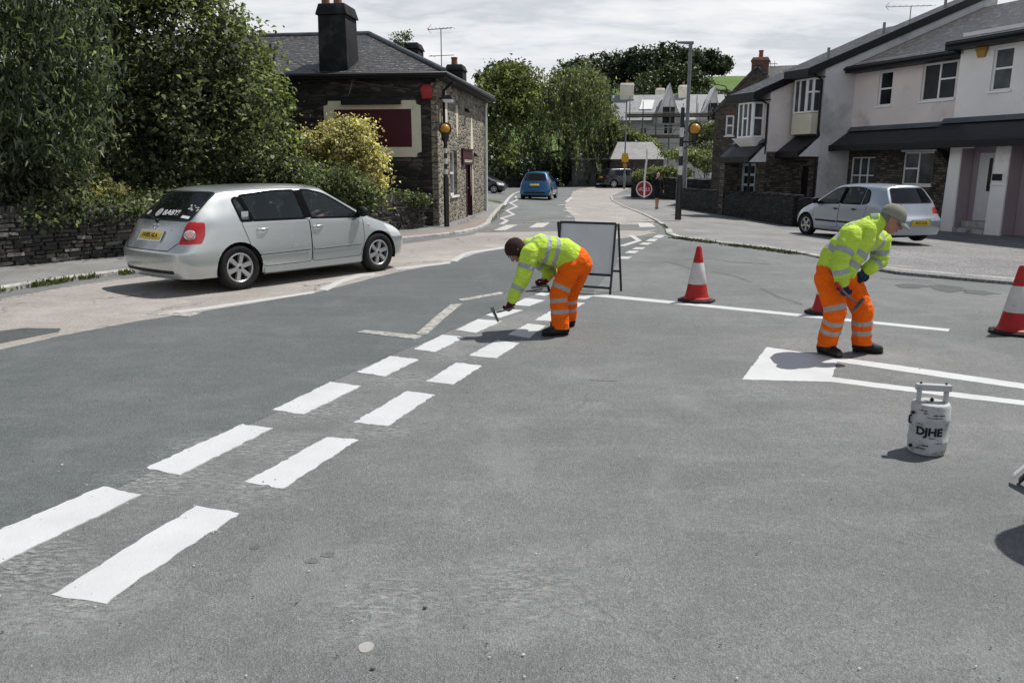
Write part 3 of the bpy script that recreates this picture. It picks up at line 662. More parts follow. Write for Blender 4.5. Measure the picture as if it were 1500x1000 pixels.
b = MB(); b.tube([rp(-o_-.05, L_+.3, zt-.06), rp(-o_-.05, -o_-.05, zt-.06), rp(D_+o_, -o_-.05, zt-.06)], .055, 8); b.build('gutter', m_black, rf, smooth=50)
b = MB(); b.tube([rp(*E1, zt+.02), rp(*rA, ZR+.02)], .08, 8); b.tube([rp(*E2, zt+.02), rp(*rA, ZR+.02)], .08, 8); b.tube([rp(*rA, ZR+.02), rp(*rB, ZR+.02)], .08, 8); b.build('ridge_tiles', m_lead, rf, smooth=50)
# front chimney rising from the wall head
def stack(fr, parent, s0, s1, q0, q1, z0, z1, m, cap=.08, caph=.28, taper=.0, pots=((.3, .5), (.7, .5)), ph=.3, name='chimney', capm=None):
    b = LB(fr); t_ = taper
    b.hexa([(s0, q0, z0), (s1, q0, z0), (s1, q1, z0), (s0, q1, z0)], [(s0+t_, q0+t_, z1-caph), (s1-t_, q0+t_, z1-caph), (s1-t_, q1-t_, z1-caph), (s0+t_, q1-t_, z1-caph)])
    c_ = b.build(name, m, parent, bevel=.02)
    b = LB(fr); b.hexa([(s0-cap+t_, q0-cap+t_, z1-caph+.003), (s1+cap-t_, q0-cap+t_, z1-caph+.003), (s1+cap-t_, q1+cap-t_, z1-caph+.003), (s0-cap+t_, q1+cap-t_, z1-caph+.003)], [(s0+.05, q0+.05, z1), (s1-.05, q0+.05, z1), (s1-.05, q1-.05, z1), (s0+.05, q1-.05, z1)])
    b.build('cap', capm or m, c_, bevel=.02)
    for u_, v_ in pots:
        p_ = fr.pt(s0+(s1-s0)*u_, q0+(q1-q0)*v_, z1-.02)
        b = MB(); b.lathe([(.13, 0), (.12, .05), (.105, ph*.8), (.125, ph*.82), (.125, ph), (.09, ph), (.085, ph-.15)], p_, 14); b.build('chimney_pot', m_pot, c_, smooth=40)
    return c_
s0, z0 = fside.W(463, 30, .1); s1, _ = fside.W(508.5, 80, .1); zt_ = fside.W(480, 4, .1)[1]
stack(fside, pub, s0, s1, -.95, .08, ZE-.1, zt_, m_soot, .06, .3, .03, ((.12, .5), (.58, .6)), .45)
def stack_px(x0, x1, ytop, Y, parent, m, zb, pots=(), dpt=.8):
    a = atY(x0, ytop, Y); c_ = atY(x1, ytop, Y); fr = Fr(((a.x+c_.x)/2, Y), (1, -.13)).setn((-.13, -1)); hw = (c_.x-a.x)/2
    return stack(fr, parent, -hw, hw, -dpt, 0, zb, a.z, m, .05, .22, .01, pots, .3)
c2_ = stack_px(579, 613, 62, 28.4, pub, m_soot, 4.6)
stack_px(652, 678, 94, 30.4, pub, m_soot, 3.9, ((.4, .5),))
aerial(pub, atY(647, 108, 27.6), atY(648, 42, 27.6).z-atY(648, 108, 27.6).z, .85, (.95, -.3), second=True)
b = MB(); p_ = atY(519, 50, 26.); q_ = atY(545, 48, 26.); b.tube([p_, q_], .016, 6); b.tube([p_+Vector((-.3, .2, -.9)), p_, ], .018, 6); b.build('aerial', m_metal, pub)
# sign board on the side wall
s0, z1 = fside.W(474, 148.5); s1, z0 = fside.W(618, 230); nk = .14
b = LB(fside); pts = [(s0+nk, z0), (s1-nk, z0), (s1-nk+.02, z0+.1), (s1, z0+nk), (s1, z1-nk), (s1-nk+.02, z1-.1), (s1-nk, z1), (s0+nk, z1), (s0+nk-.02, z1-.1), (s0, z1-nk), (s0, z0+nk), (s0+nk-.02, z0+.1)]
b.prism([(p[0], .03, p[1]) for p in pts], (0, -.029, 0)); sb_ = b.build('sign_board', m_cream, pub)
a0, y1 = fside.W(490, 161); a1, y0 = fside.W(604, 215.5)
b = LB(fside); b.bx(a0, a1, .0, .036, y0, y1); b.build('maroon_panel', m_maroon, sb_)
b = LB(fside); a0, zz1 = fside.W(500, 148, .2); a1, zz0 = fside.W(587, 151.5, .2); b.bx(a0, a1, .14, .26, zz0-.03, zz1+.02)
for i in range(5): u_ = a0+(a1-a0)*(i+.5)/5; b.bx(u_-.015, u_+.015, .02, .14, zz1-.04, zz1-.015)
b.build('sign_light', m_black, sb_)
s_, z_ = fside.W(626, 135)
b = LB(fside); b.hexa([(s_-.13, .01, z_-.2), (s_+.13, .01, z_-.2), (s_+.13, .1, z_-.17), (s_-.13, .1, z_-.17)], [(s_-.17, .01, z_+.08), (s_+.17, .01, z_+.08), (s_+.17, .13, z_+.08), (s_-.17, .13, z_+.08)])
b.hexa([(s_-.17, .01, z_+.081), (s_+.17, .01, z_+.081), (s_+.17, .13, z_+.081), (s_-.17, .13, z_+.081)], [(s_-.08, .01, z_+.2), (s_+.08, .01, z_+.2), (s_+.08, .1, z_+.2), (s_-.08, .1, z_+.2)]); b.build('alarm_box', m_red, pub, bevel=.01)
# bulkhead lamp at the corner
s_, z_ = ffront.W(656, 147, .25)
b = LB(ffront); b.bx(s_-.02, s_+.02, .0, .16, z_+.03, z_+.07); b.hexa([(s_-.18, .1, z_+.02), (s_+.18, .1, z_+.02), (s_+.18, .42, z_+.02), (s_-.18, .42, z_+.02)], [(s_-.1, .14, z_+.13), (s_+.1, .14, z_+.13), (s_+.1, .34, z_+.13), (s_-.1, .34, z_+.13)]); lp_ = b.build('wall_lamp', m_black, pub)
b = LB(ffront); b.hexa([(s_-.11, .15, z_-.06), (s_+.11, .15, z_-.06), (s_+.11, .37, z_-.06), (s_-.11, .37, z_-.06)], [(s_-.17, .12, z_+.018), (s_+.17, .12, z_+.018), (s_+.17, .41, z_+.018), (s_-.17, .41, z_+.018)]); b.build('lens', m_fluor, lp_, bevel=.02)
# door, plaque, window, pipes
b = LB(ffront); b.bx(door_s[0]+.07, door_s[1]-.07, -.2, -.15, dz_, 2.02); d_ = b.build('door', m_purple, pub)
b = LB(ffront); b.bx(door_s[0], door_s[0]+.07, -.2, .03, dz_, 2.1); b.bx(door_s[1]-.07, door_s[1], -.2, .03, dz_, 2.1); b.bx(door_s[0]+.07, door_s[1]-.07, -.2, .03, 2.02, 2.1); b.build('door_frame', m_purple, d_)
b = LB(ffront)
for u_ in (.25, .75):
    c_ = door_s[0]+.07+(door_s[1]-door_s[0]-.14)*u_
    for za, zb in ((.3, .9), (1.05, 1.85)): b.bx(c_-.13, c_+.13, -.15, -.135, za, zb)
b.build('door_panels', m_purple, d_, bevel=.006)
b = LB(ffront); b.bx(door_s[1]-.16, door_s[1]-.12, -.15, -.09, .98, 1.02); b.build('handle', m_bargewhite, d_)
ps0, pz1 = ffront.W(675.5, 219.5); ps1, pz0 = ffront.W(690, 241.5)
b = LB(ffront); b.bx(ps0, ps1, 0, .07, pz0, pz1); b.bx(ps0-.04, ps1+.04, 0, .10, pz1+.003, pz1+.05); pq = b.build('plaque', m_purple, pub)
b = LB(ffront); 
for i, zz_ in enumerate((.30, .2)): b.bx(ps0+.15+.06*i, ps1-.15-.06*i, .071, .075, pz0+zz_*(pz1-pz0)-.012, pz0+zz_*(pz1-pz0)+.012)
b.build('lettering_lines', m_cream, pq)
window(ffront, pub, win_s[0], win_s[1], .85, 2.2, 0, (), [[.5]], .06, m_netglass, True, recess=.1)
b = LB(ffront); b.tube([(D_-.12, .1, ZE-.1), (D_-.12, .07, ZE-.3), (D_-.12, .07, -.05)], .05, 8); b.build('drainpipe', m_bargewhite, pub, smooth=50)
b = LB(ffront); b.tube([(.62, .35, ZE-.08), (.62, .07, ZE-.32), (.62, .07, 2.6)], .04, 8); b.build('drainpipe', m_black, pub, smooth=50)
b = LB(ffront)
for u_, w_, za, zb in ((1.1, .3, 2.5, 3.9), (2.7, .28, 2.6, 3.6), (5.1, .5, .3, 3.4)):
    b = LB(ffront); b.prism([(u_+w_/2+w_*.5*cos(a)*(1+.25*mnoise.noise(Vector((a, u_, 0)))), .006, (za+zb)/2+(zb-za)*.5*sin(a)) for a in [i*2*pi/18 for i in range(18)]], (0, -.02, 0)); b.build('render_patch', m_cream, pub)
for px_, py_ in ((686, 164), (698, 229)):
    s_, z_ = ffront.W(px_, py_, .1); b = LB(ffront); b.hexa([(s_-.14, .02, z_), (s_+.14, .02, z_), (s_+.14, .2, z_-.03), (s_-.14, .2, z_-.03)], [(s_-.1, .0, z_+.1), (s_+.1, .0, z_+.1), (s_+.1, .08, z_+.1), (s_-.1, .08, z_+.1)]); b.build('wall_bracket', m_black, pub)
cb = MB(); a = atY(380, 52, 21.); c_ = fside.pt(*(lambda w_: (w_[0], .03, w_[1]))(fside.W(467, 107, .1))); e_ = fside.pt(*(lambda w_: (w_[0], .03, w_[1]))(fside.W(515, 118, .1))); f_ = fside.pt(*(lambda w_: (w_[0], .03, w_[1]))(fside.W(600, 131, .1)))
cb.tube([c_, c_.lerp(e_, .5)-Vector((0, 0, .03)), e_], .012, 5); cb.tube([e_, e_.lerp(f_, .5)-Vector((0, 0, .02)), f_], .012, 5)
cb.tube([e_, e_+Vector((-.1, -.02, -.35))], .012, 5); cb.tube([e_, e_+Vector((.2, .0, .15))], .012, 5); cb.tube([c_, atY(300, 30, 17.)], .01, 5)
tag(cb.build('overhead_cable', m_metal, origin=c_), 'slack grey cable strung along the eaves of the stone pub', 'cable')
# ------------------------------------------------------------------ terrace on the right
te, tn = (.357, -.934), (-.934, -.357)
pb = at(1378, 340); P0 = (pb.x-tn[0], pb.y-tn[1])
ft = Fr(P0, te).setn(tn)
GZ = -.41; sC, qC, sD, qD = -5.45, 1.47, -6.86, 2.8; SA = -.45; QA = .5
RS = .385   # roof slope
# --- house B
hB = thing('terrace_house', 'pinkish rendered house with slate stone ground floor, directly behind the pale blue car', 'house', ft.pt(-3, 0, GZ), group=None)
w1, w2 = (-4.27, -3.63, 3.92, 5.14), (-2.34, -.97, 3.95, 5.18); g1_, g2_ = (-5.3, -4.1, .0, 2.08), (-2.8, -1.5, 1.08, 2.23)
b = LB(ft); b.wall(sC, SA, 2.85, 5.6, 0, [w1, w2], .12); b.build('upper_wall', m_pinkrender, hB)
b = LB(ft); b.wall(sC, SA, GZ-.1, 2.85, -.02, [g1_, g2_], .12); b.build('stone_wall', m_walling, hB)
window(ft, hB, *w1, 0, (), [[.5]]); window(ft, hB, *w2, 0, (.5,), [[], [.55]])
window(ft, hB, *g1_, 0, (.36, .68), [[.35, .67], [.35, .67], [.35, .67]], .045, m_netglass, recess=.08, name='glazed_door', sill=False); window(ft, hB, *g2_, 0, (.5,), [[.5], []], glass=m_netglass, recess=.08)
b = LB(ft); b.bx(-2.9, -1.4, -.05, .012, 2.24, 2.3); b.build('lintel', m_upvc, hB)
zE = 5.27
b = LB(ft); b.hexa([(sC, .5, zE), (SA+.1, .5, zE), (SA+.1, -6.3, zE+6.8*RS), (sC, -6.3, zE+6.8*RS)], [(sC, .5, zE+.12), (SA+.1, .5, zE+.12), (SA+.1, -6.3, zE+.12+6.8*RS), (sC, -6.3, zE+.12+6.8*RS)]); rf = b.build('roof', m_terroof, hB)
b = LB(ft); b.bx(sC-.01, SA-.02, .502, .53, zE-.08, zE+.16); b.bx(sC, SA, .0, .5, zE-.08, zE-.05); b.build('fascia', m_fascia, rf)
b = LB(ft); b.tube([(sC, .58, zE+.06), (SA-.03, .58, zE+.06)], .05, 8); b.build('gutter', m_black, rf, smooth=50)
def canopy(parent, s0, s1, qw, qo, z0, z1, brackets=(), name='canopy'):
    b = LB(ft); b.hexa([(s0, qo, z0), (s1, qo, z0), (s1, qw, z1), (s0, qw, z1)], [(s0, qo, z0+.08), (s1, qo, z0+.08), (s1, qw+.001, z1+.09), (s0, qw+.001, z1+.09)]); c_ = b.build(name, m_canroof, parent)
    b = LB(ft); b.bx(s0, s1, qo+.002, qo+.03, z0-.12, z0+.1); b.build('fascia', m_fascia, c_)
    b = LB(ft); b.hexa([(s0, qw+.005, z1+.092), (s1, qw+.005, z1+.092), (s1, qw+.19, z1+.03), (s0, qw+.19, z1+.03)], [(s0, qw+.005, z1+.2), (s1, qw+.005, z1+.2), (s1, qw+.02, z1+.2), (s0, qw+.02, z1+.2)]); b.build('flashing', m_lead, c_)
    for s_ in brackets:
        b = LB(ft); b.hexa([(s_-.05, qw, z0-1.), (s_+.05, qw, z0-1.), (s_+.05, qw+.1, z0-1.), (s_-.05, qw+.1, z0-1.)], [(s_-.05, qw, z0-.1), (s_+.05, qw, z0-.1), (s_+.05, qw+.1, z0-.1), (s_-.05, qw+.1, z0-.1)])
        b.hexa([(s_-.045, qw+.1, z0-.75), (s_+.045, qw+.1, z0-.75), (s_+.045, qw+.2, z0-.62), (s_-.045, qw+.2, z0-.62)], [(s_-.045, qw+.1, z0-.3), (s_+.045, qw+.1, z0-.3), (s_+.045, qo-.1, z0-.05), (s_-.045, qo-.1, z0-.05)]); b.build('bracket', m_black, c_)
    return c_
canopy(hB, sC, SA+.3, 0, 1.0, 2.42, 3.02)
# --- house A
hA = thing('terrace_house', 'white rendered house with porch piers and white front door, at the right edge', 'house', ft.pt(2, QA, GZ))
wA = (.73, 1.42, 4.01, 5.29); SE = 9.5
dA = (.62, 1.42, .02, 2.14)
b = LB(ft); b.wall(SA, SE, 2.85, 5.9, QA, [wA, (4.2, 5.6, 4.0, 5.3)], .12); b.quad((SA, QA, 2.85), (SA, -.3, 2.85), (SA, -.3, 5.9), (SA, QA, 5.9)); b.build('upper_wall', m_whiterender, hA)
b = LB(ft); b.wall(SA, SE, GZ-.1, 2.85, .42, [dA], .06); b.quad((SA, .42, GZ), (SA, -.3, GZ), (SA, -.3, 2.85), (SA, .42, 2.85)); b.build('porch_wall', m_mauve, hA)
window(ft, hA, *wA, QA, (), [[.52]], .06, m_netglass); window(ft, hA, 4.2, 5.6, 4., 5.3, QA, (.5,), [[], [.6]])
b = LB(ft); b.bx(dA[0], dA[1], .36, .40, .02, 2.14); d_ = b.build('door', m_whitedoor, hA)
b = LB(ft); b.bx(.98, 1.1, .401, .41, .95, 1.98); b.build('door_glass', m_glass, d_)
b = LB(ft)
for za, zb in ((.2, .8),): b.bx(.72, .94, .401, .41, za, zb); b.bx(1.14, 1.32, .401, .41, za, zb)
b.build('door_panels', m_whitedoor, d_, bevel=.006)
for a0, a1, b0, b1 in ((0., .42, .44, 1.0), (1.62, 2.1, .44, 1.0), (6.0, 6.5, .44, 1.)):
    b = LB(ft); b.hexa([(a0-.03, b0, GZ), (a1+.03, b0, GZ), (a1+.03, b1+.06, GZ), (a0-.03, b1+.06, GZ)], [(a0, b0, 2.5), (a1, b0, 2.5), (a1, b1, 2.5), (a0, b1, 2.5)]); pq_ = b.build('pier', m_whiterender, hA, bevel=.02)
    b = LB(ft); b.hexa([(a1+.032, b0+.02, GZ+.05), (a1+.036, b0+.02, GZ+.05), (a1+.036, b1-.02, GZ+.05), (a1+.032, b1-.02, GZ+.05)], [(a1+.002, b0+.02, 2.4), (a1+.006, b0+.02, 2.4), (a1+.006, b1-.04, 2.4), (a1+.002, b1-.04, 2.4)]); b.build('mauve_side', m_mauve, pq_)
b = LB(ft); b.bx(.47, 1.55, .44, 1.05, GZ, -.2); b.bx(.47, 1.55, .44, .72, -.197, .0); b.build('door_steps', m_kerb, hA, bevel=.015)
b = LB(ft); b.bx(.05, .9, 1.02, 1.04, 2.28, 2.32); b.build('porch_light_strip', m_upvc, hA)
s_, z_ = 1.8, 1.3
b = LB(ft); b.bx(s_-.16, s_+.16, 1.03, 1.05, z_, z_+.2); b.build('number_plate_slate', m_black, hA)
b = LB(ft); b.lathe([(.001, 0), (.14, .0), (.15, .03), (.001, .05)], (0, 0, 0), 14, 0, Matrix.Translation((s_, 1.03, z_-.3)) @ Matrix.Rotation(-pi/2, 4, 'X')); b.bx(s_-.2, s_+.2, 1.03, 1.055, z_-.16, z_-.12); b.build('wall_plaque', m_bargewhite, hA)
canopy(hA, SA-.35, SE, QA, 1.6, 2.42, 3.08, (-.2,))
zE = 5.47
b = LB(ft); b.hexa([(SA-.15, 1.0, zE), (SE, 1.0, zE), (SE, -6.3, zE+7.3*RS), (SA-.15, -6.3, zE+7.3*RS)], [(SA-.15, 1., zE+.12), (SE, 1., zE+.12), (SE, -6.3, zE+.12+7.3*RS), (SA-.15, -6.3, zE+.12+7.3*RS)]); rf = b.build('roof', m_terroof, hA)
b = LB(ft); b.bx(SA-.17, SE, 1.002, 1.03, zE-.1, zE+.16); b.bx(SA-.15, SE, QA, 1., zE-.1, zE-.07); b.hexa([(SA-.18, 1., zE-.1), (SA-.152, 1., zE-.1), (SA-.152, 0, zE-.1), (SA-.18, 0, zE-.1)], [(SA-.18, 1., zE+.1), (SA-.152, 1., zE+.1), (SA-.152, 0, zE+.1+RS), (SA-.18, 0, zE+.1+RS)]); b.build('fascia', m_fascia, rf)
b = LB(ft); b.tube([(SA-.1, 1.08, zE+.06), (SE, 1.08, zE+.06)], .05, 8); b.build('gutter', m_black, rf, smooth=50)
s_, z_ = .34, 5.23
b = LB(ft); b.hexa([(s_-.12, QA, z_-.16), (s_+.12, QA, z_-.16), (s_+.12, QA+.08, z_-.16), (s_-.12, QA+.08, z_-.16)], [(s_-.19, QA, z_+.06), (s_+.19, QA, z_+.06), (s_+.19, QA+.1, z_+.06), (s_-.19, QA+.1, z_+.06)]); b.bx(s_-.19, s_+.19, QA, QA+.12, z_+.062, z_+.17); b.build('alarm_box', m_yellowbox, hA, bevel=.015)
s_, z_ = .1, 3.69
b = LB(ft); b.lathe([(.085, 0), (.085, .02), (.06, .02), (.055, .0)], (0, 0, 0), 14, 0, Matrix.Translation((s_, QA+.002, z_)) @ Matrix.Rotation(-pi/2, 4, 'X')); b.build('wall_vent', m_black, hA)
# --- house C, standing forward with its side wall to us
ZEC = 5.22; qeC = 2.05
def zroof(q): return ZEC+(qeC-q)*RS
hC = thing('terrace_house', 'terrace house with grey stained side wall and cream panelled corner bay window', 'house', ft.pt(sC, qC, GZ))
b = LB(ft); b.add([(sC, qC, GZ), (sC, -7, GZ), (sC, -7, zroof(-7)), (sC, qC, zroof(qC))], [(0, 1, 2, 3)]); b.build('side_wall', m_greyrender, hC)
b = LB(ft); b.wall(sD, sC, 2.6, 5.3, qC, [], .1); b.build('front_wall', m_pinkrender, hC)
b = LB(ft); b.wall(sD, sC-.0, GZ-.1, 2.6, qC-.01, [(-6.35, -5.95, GZ, 1.75)], .1); b.build('stone_wall', m_walling, hC)
b = LB(ft); b.bx(-6.35, -5.95, qC-.1, qC-.06, GZ, 1.75); b.build('door', m_black, hC)
b = LB(ft); s0_, s1_ = sD+.12, sC+.06
b.hexa([(s0_, qeC+.25, ZEC-.1), (s1_, qeC+.25, ZEC-.1), (s1_, -7, zroof(-7)), (s0_, -7, zroof(-7))], [(s0_, qeC+.25, ZEC+.05), (s1_, qeC+.25, ZEC+.05), (s1_, -7, zroof(-7)+.14), (s0_, -7, zroof(-7)+.14)]); rf = b.build('roof', m_terroof, hC)
b = LB(ft); b.hexa([(s1_+.002, qeC+.25, ZEC-.2), (s1_+.04, qeC+.25, ZEC-.2), (s1_+.04, -7, zroof(-7)-.12), (s1_+.002, -7, zroof(-7)-.12)], [(s1_+.002, qeC+.25, ZEC+.1), (s1_+.04, qeC+.25, ZEC+.1), (s1_+.04, -7, zroof(-7)+.2), (s1_+.002, -7, zroof(-7)+.2)]); b.bx(s0_, s1_, qeC+.252, qeC+.28, ZEC-.2, ZEC+.08); b.bx(s0_, s1_, qC, qeC+.25, ZEC-.2, ZEC-.17); b.build('verge_board', m_fascia, rf)
# bay with a glazed corner
b = LB(ft); b.bx(sD+.25, sC-.08, qC+.002, qC+.42, 2.95, 3.72); b.build('bay_panel', m_cream, hC)
by = thing_ = None
window(ft, hC, sD+.25, sC-.45, 3.74, 5.0, qC+.44, (.45,), [[], []], .06, m_netglass, False, 'bay_window', recess=.02)
fcs = Fr(ft.pt(sC-.08, 0, 0), tn).setn(te)     # side of the bay, facing us
window(fcs, hC, qC+.02, qC+.42, 3.74, 5.0, 0., (), [[.6]], .06, m_netglass, False, 'bay_window', recess=.0)
window(ft, hC, sC-.44, sC-.1, 3.74, 5.0, qC+.44, (), [[.6]], .06, m_netglass, False, 'bay_window', recess=.02)
b = LB(ft); b.tube([(sC-.03, qC+.5, ZEC-.1), (sC-.03, qC+.1, ZEC-.3), (sC-.03, qC+.1, 2.3), (sC-.03, qC+.1, GZ)], .04, 8); b.build('drainpipe', m_black, hC, smooth=50)
def lean(parent, s0, s1, qw, qo, z0, z1):
    c_ = canopy(parent, s0, s1, qw, qo, z0, z1)
    b = LB(ft); b.add([(s1+.03, qw, z0-.1), (s1+.03, qo, z0-.1), (s1+.03, qw, z1), (s1+.005, qw, z0-.1), (s1+.005, qo, z0-.1), (s1+.005, qw, z1)], [(0, 1, 2), (5, 4, 3), (0, 3, 4, 1), (1, 4, 5, 2), (2, 5, 3, 0)]); b.build('end_board', m_bargewhite, c_)
lean(hC, sD+.1, sC-.02, qC, 2.43, 2.2, 2.86)
# --- house D
hD = thing('terrace_house', 'far end terrace house with white oriel window and grey blue front door', 'house', ft.pt(sD, qD, GZ))
ZED = 4.45; qeD = 3.6
def zroD(q): return ZED+(qeD-q)*RS
b = LB(ft); b.add([(sD, qD, 2.3), (sD, -4, 2.3), (sD, -4, zroD(-4)), (sD, qD, zroD(qD))], [(0, 1, 2, 3)]); b.add([(sD-.02, qD, GZ-.1), (sD-.02, -4, GZ-.1), (sD-.02, -4, 2.3), (sD-.02, qD, 2.3)], [(0, 1, 2, 3)], 1); b.build('side_wall', [m_pinkrender, m_walling], hD)
b = LB(ft); b.wall(-8.6, sD, 2.3, 4.8, qD); b.build('front_wall', m_pinkrender, hD)
b = LB(ft); b.wall(-8.6, sD-.02, GZ-.1, 2.3, qD-.01, [(-8.4, -7.5, GZ, 1.85)], .1); b.bx(-8.9, -8.6, qD-.3, 3.5, GZ-.1, 1.95); b.build('stone_wall', m_walling, hD)
window(ft, hD, -8.4, -7.5, GZ, 1.85, qD, (.5,), [[.45, .62, .8], [.45, .62, .8]], .1, m_glass, False, 'door', recess=.05, fm=m_bluedoor)
s0_, s1_ = -8.6, sD+.06
b = LB(ft); b.hexa([(s0_, qeD, ZED-.1), (s1_, qeD, ZED-.1), (s1_, -4, zroD(-4)), (s0_, -4, zroD(-4))], [(s0_, qeD, ZED+.05), (s1_, qeD, ZED+.05), (s1_, -4, zroD(-4)+.14), (s0_, -4, zroD(-4)+.14)]); rf = b.build('roof', m_terroof, hD)
b = LB(ft); b.hexa([(s1_+.002, qeD, ZED-.2), (s1_+.04, qeD, ZED-.2), (s1_+.04, -4, zroD(-4)-.12), (s1_+.002, -4, zroD(-4)-.12)], [(s1_+.002, qeD, ZED+.1), (s1_+.04, qeD, ZED+.1), (s1_+.04, -4, zroD(-4)+.2), (s1_+.002, -4, zroD(-4)+.2)]); b.bx(s0_, s1_, qeD+.002, qeD+.03, ZED-.2, ZED+.08); b.bx(s0_, s1_, qD, qeD, ZED-.2, ZED-.17); b.build('verge_board', m_fascia, rf)
window(ft, hD, -8.1, -7.2, 2.85, 4.2, qD+.55, (.35, .68), [[], [.55], []], .06, m_netglass, False, 'oriel_window', recess=.0)
fds = Fr(ft.pt(-7.2, 0, 0), tn).setn(te)
window(fds, hD, qD+.02, qD+.54, 2.85, 4.2, 0.06, (), [[.55]], .07, m_netglass, False, 'oriel_window', recess=.0)
b = LB(ft); b.hexa([(-8.3, qD+.01, 2.5), (-7.3, qD+.01, 2.5), (-7.3, qD+.2, 2.5), (-8.3, qD+.2, 2.5)], [(-8.42, qD+.01, 2.84), (-7.12, qD+.01, 2.84), (-7.12, qD+.57, 2.84), (-8.42, qD+.57, 2.84)]); b.build('oriel_base', m_upvc, hD)
b = LB(ft); b.tube([(sD-.03, qD+.6, ZED-.12), (sD-.03, qD+.07, ZED-.35), (sD-.03, qD+.07, 2.2)], .04, 8); b.build('drainpipe', m_black, hD, smooth=50)
lean(hD, -8.9, sD-.05, qD, 3.6, 2.0, 2.6)
b = LB(ft); b.tube([(sD-.1, 3.5, GZ-.1), (sD-.1, 3.5, 1.95)], .05, 8); b.build('canopy_post', m_black, hD, smooth=50)
# vents and aerial on the roofs
for px_, py_, y2, hh in ((1213, 86, 70, hC), (1294, 52, 33, hC), (1384, 14, -4, hC)):
    q_, z_ = ft.S(px_, py_, sC-.6); z2 = ft.S(px_, y2, sC-.6)[1]
    b = LB(ft); b.tube([(sC-.6, q_, z_-.3), (sC-.6, q_, z2)], .055, 8); b.build('vent_pipe', m_metal, hh, smooth=50)
q_, z_ = ft.S(1332, 36, sC-.4); z2 = ft.S(1334, 9, sC-.4)[1]
aerial(hC, ft.pt(sC-.4, q_, z_-.2), z2-z_+.2, 1.75, (.98, -.1), n_el=9)
# taller gabled block added out of view to cast the forecourt shadow
hN = thing('shade_casting_house', 'tall unseen house added to shade the forecourt, outside the right edge of the photo', 'house', ft.pt(13, 3, GZ))
b = LB(ft); b.hexa([(10.3, -6, GZ-.2), (16.5, -6, GZ-.2), (16.5, 4.2, GZ-.2), (10.3, 4.2, GZ-.2)], [(10.3, -6, 7.4), (16.5, -6, 7.4), (16.5, 4.2, 7.4), (10.3, 4.2, 7.4)]); b.build('wall', m_whiterender, hN)
b = LB(ft); b.add([(9.9, 4.6, 7.3), (16.9, 4.6, 7.3), (13.4, 4.6, 9.6), (9.9, -6.4, 7.3), (16.9, -6.4, 7.3), (13.4, -6.4, 9.6)], [(0, 1, 2), (5, 4, 3), (0, 2, 5, 3), (2, 1, 4, 5), (0, 3, 4, 1)]); b.build('roof', m_terroof, hN)
# ------------------------------------------------------------------ brown stone house behind the terrace
pe = atY(1104, 240, 43.)
fe = Fr(pe, (.945, -.327)).setn((-.327, -.945))       # gable facing the viewer; s runs to the right of the picture
GE = gz(pe.x, pe.y)
sl_, zl_ = fe.W(1047, 165); sap, zap = fe.W(1110, 98)
srr = sap+(sap-sl_); half = sap-sl_
hE = thing('stone_cottage', 'brown rubble stone house with brick chimney on its gable, beyond the terrace', 'house', pe)
swin = (fe.W(1062, 200)[0], fe.W(1074, 200)[0]); zwin = (fe.W(1068, 199)[1], fe.W(1068, 169)[1])
b = LB(fe)
b.wall(sl_, srr, GE-.2, zl_, 0, [(swin[0], swin[1], zwin[0], zwin[1])], .14)
b.add([(sl_, 0, zl_), (srr, 0, zl_), (sap, 0, zap)], [(2, 1, 0)]); b.quad((sl_, 0, GE-.2), (sl_, -8, GE-.2), (sl_, -8, zl_), (sl_, 0, zl_)); b.build('wall', m_brownst, hE)
window(fe, hE, swin[0], swin[1], zwin[0], zwin[1], 0, (), [[.5]], .08, m_netglass)
b = LB(fe); b.bx(swin[0]-.1, swin[1]+.1, -.02, .012, zwin[1]+.0, zwin[1]+.22); b.build('brick_arch', m_brick, hE)
b = LB(fe); o_ = .22
b.hexa([(sl_-o_, .12, zl_-.2), (sap, .12, zap-.02), (sap, -8, zap-.02), (sl_-o_, -8, zl_-.2)], [(sl_-o_, .12, zl_-.05), (sap, .12, zap+.14), (sap, -8, zap+.14), (sl_-o_, -8, zl_-.05)])
b.hexa([(sap, .12, zap-.02), (srr+o_, .12, zl_-.2), (srr+o_, -8, zl_-.2), (sap, -8, zap-.02)], [(sap, .12, zap+.14), (srr+o_, .12, zl_-.05), (srr+o_, -8, zl_-.05), (sap, -8, zap+.14)])
b.build('roof', m_terroof, hE)
c0, cz = fe.W(1127, 84, -.3); c1, _ = fe.W(1102, 84, -.3)
stack(fe, hE, min(c0, c1), max(c0, c1), -.95, -.02, zap-.9, cz, m_brick, .06, .2, 0, ((.5, .5),), .4)
p_ = fe.pt(min(c0, c1)-.02, -.5, cz-.4); b = MB(); b.tube([p_, p_+Vector((.6, -.1, .12)), p_+Vector((1.3, -.2, .1))], .02, 6)
for i in range(5): q = p_+Vector((.35+.2*i, -.06-.03*i, .1)); b.tube([q-Vector((0, 0, .18)), q+Vector((0, 0, .18))], .012, 4)
b.build('aerial', m_metal, hE)
# back range: ridge running off to the right above house D
b = LB(fe); z_ = fe.W(1150, 99, -3)[1]; a_ = fe.W(1127, 99, -3)[0]
b.hexa([(a_-.6, -.8, z_-1.3), (a_+4, -.8, z_-1.3), (a_+4, -3, z_), (a_-.6, -3, z_)], [(a_-.6, -.8, z_-1.2), (a_+4, -.8, z_-1.2), (a_+4, -3, z_+.1), (a_-.6, -3, z_+.1)])
b.build('back_roof', m_terroof, hE)
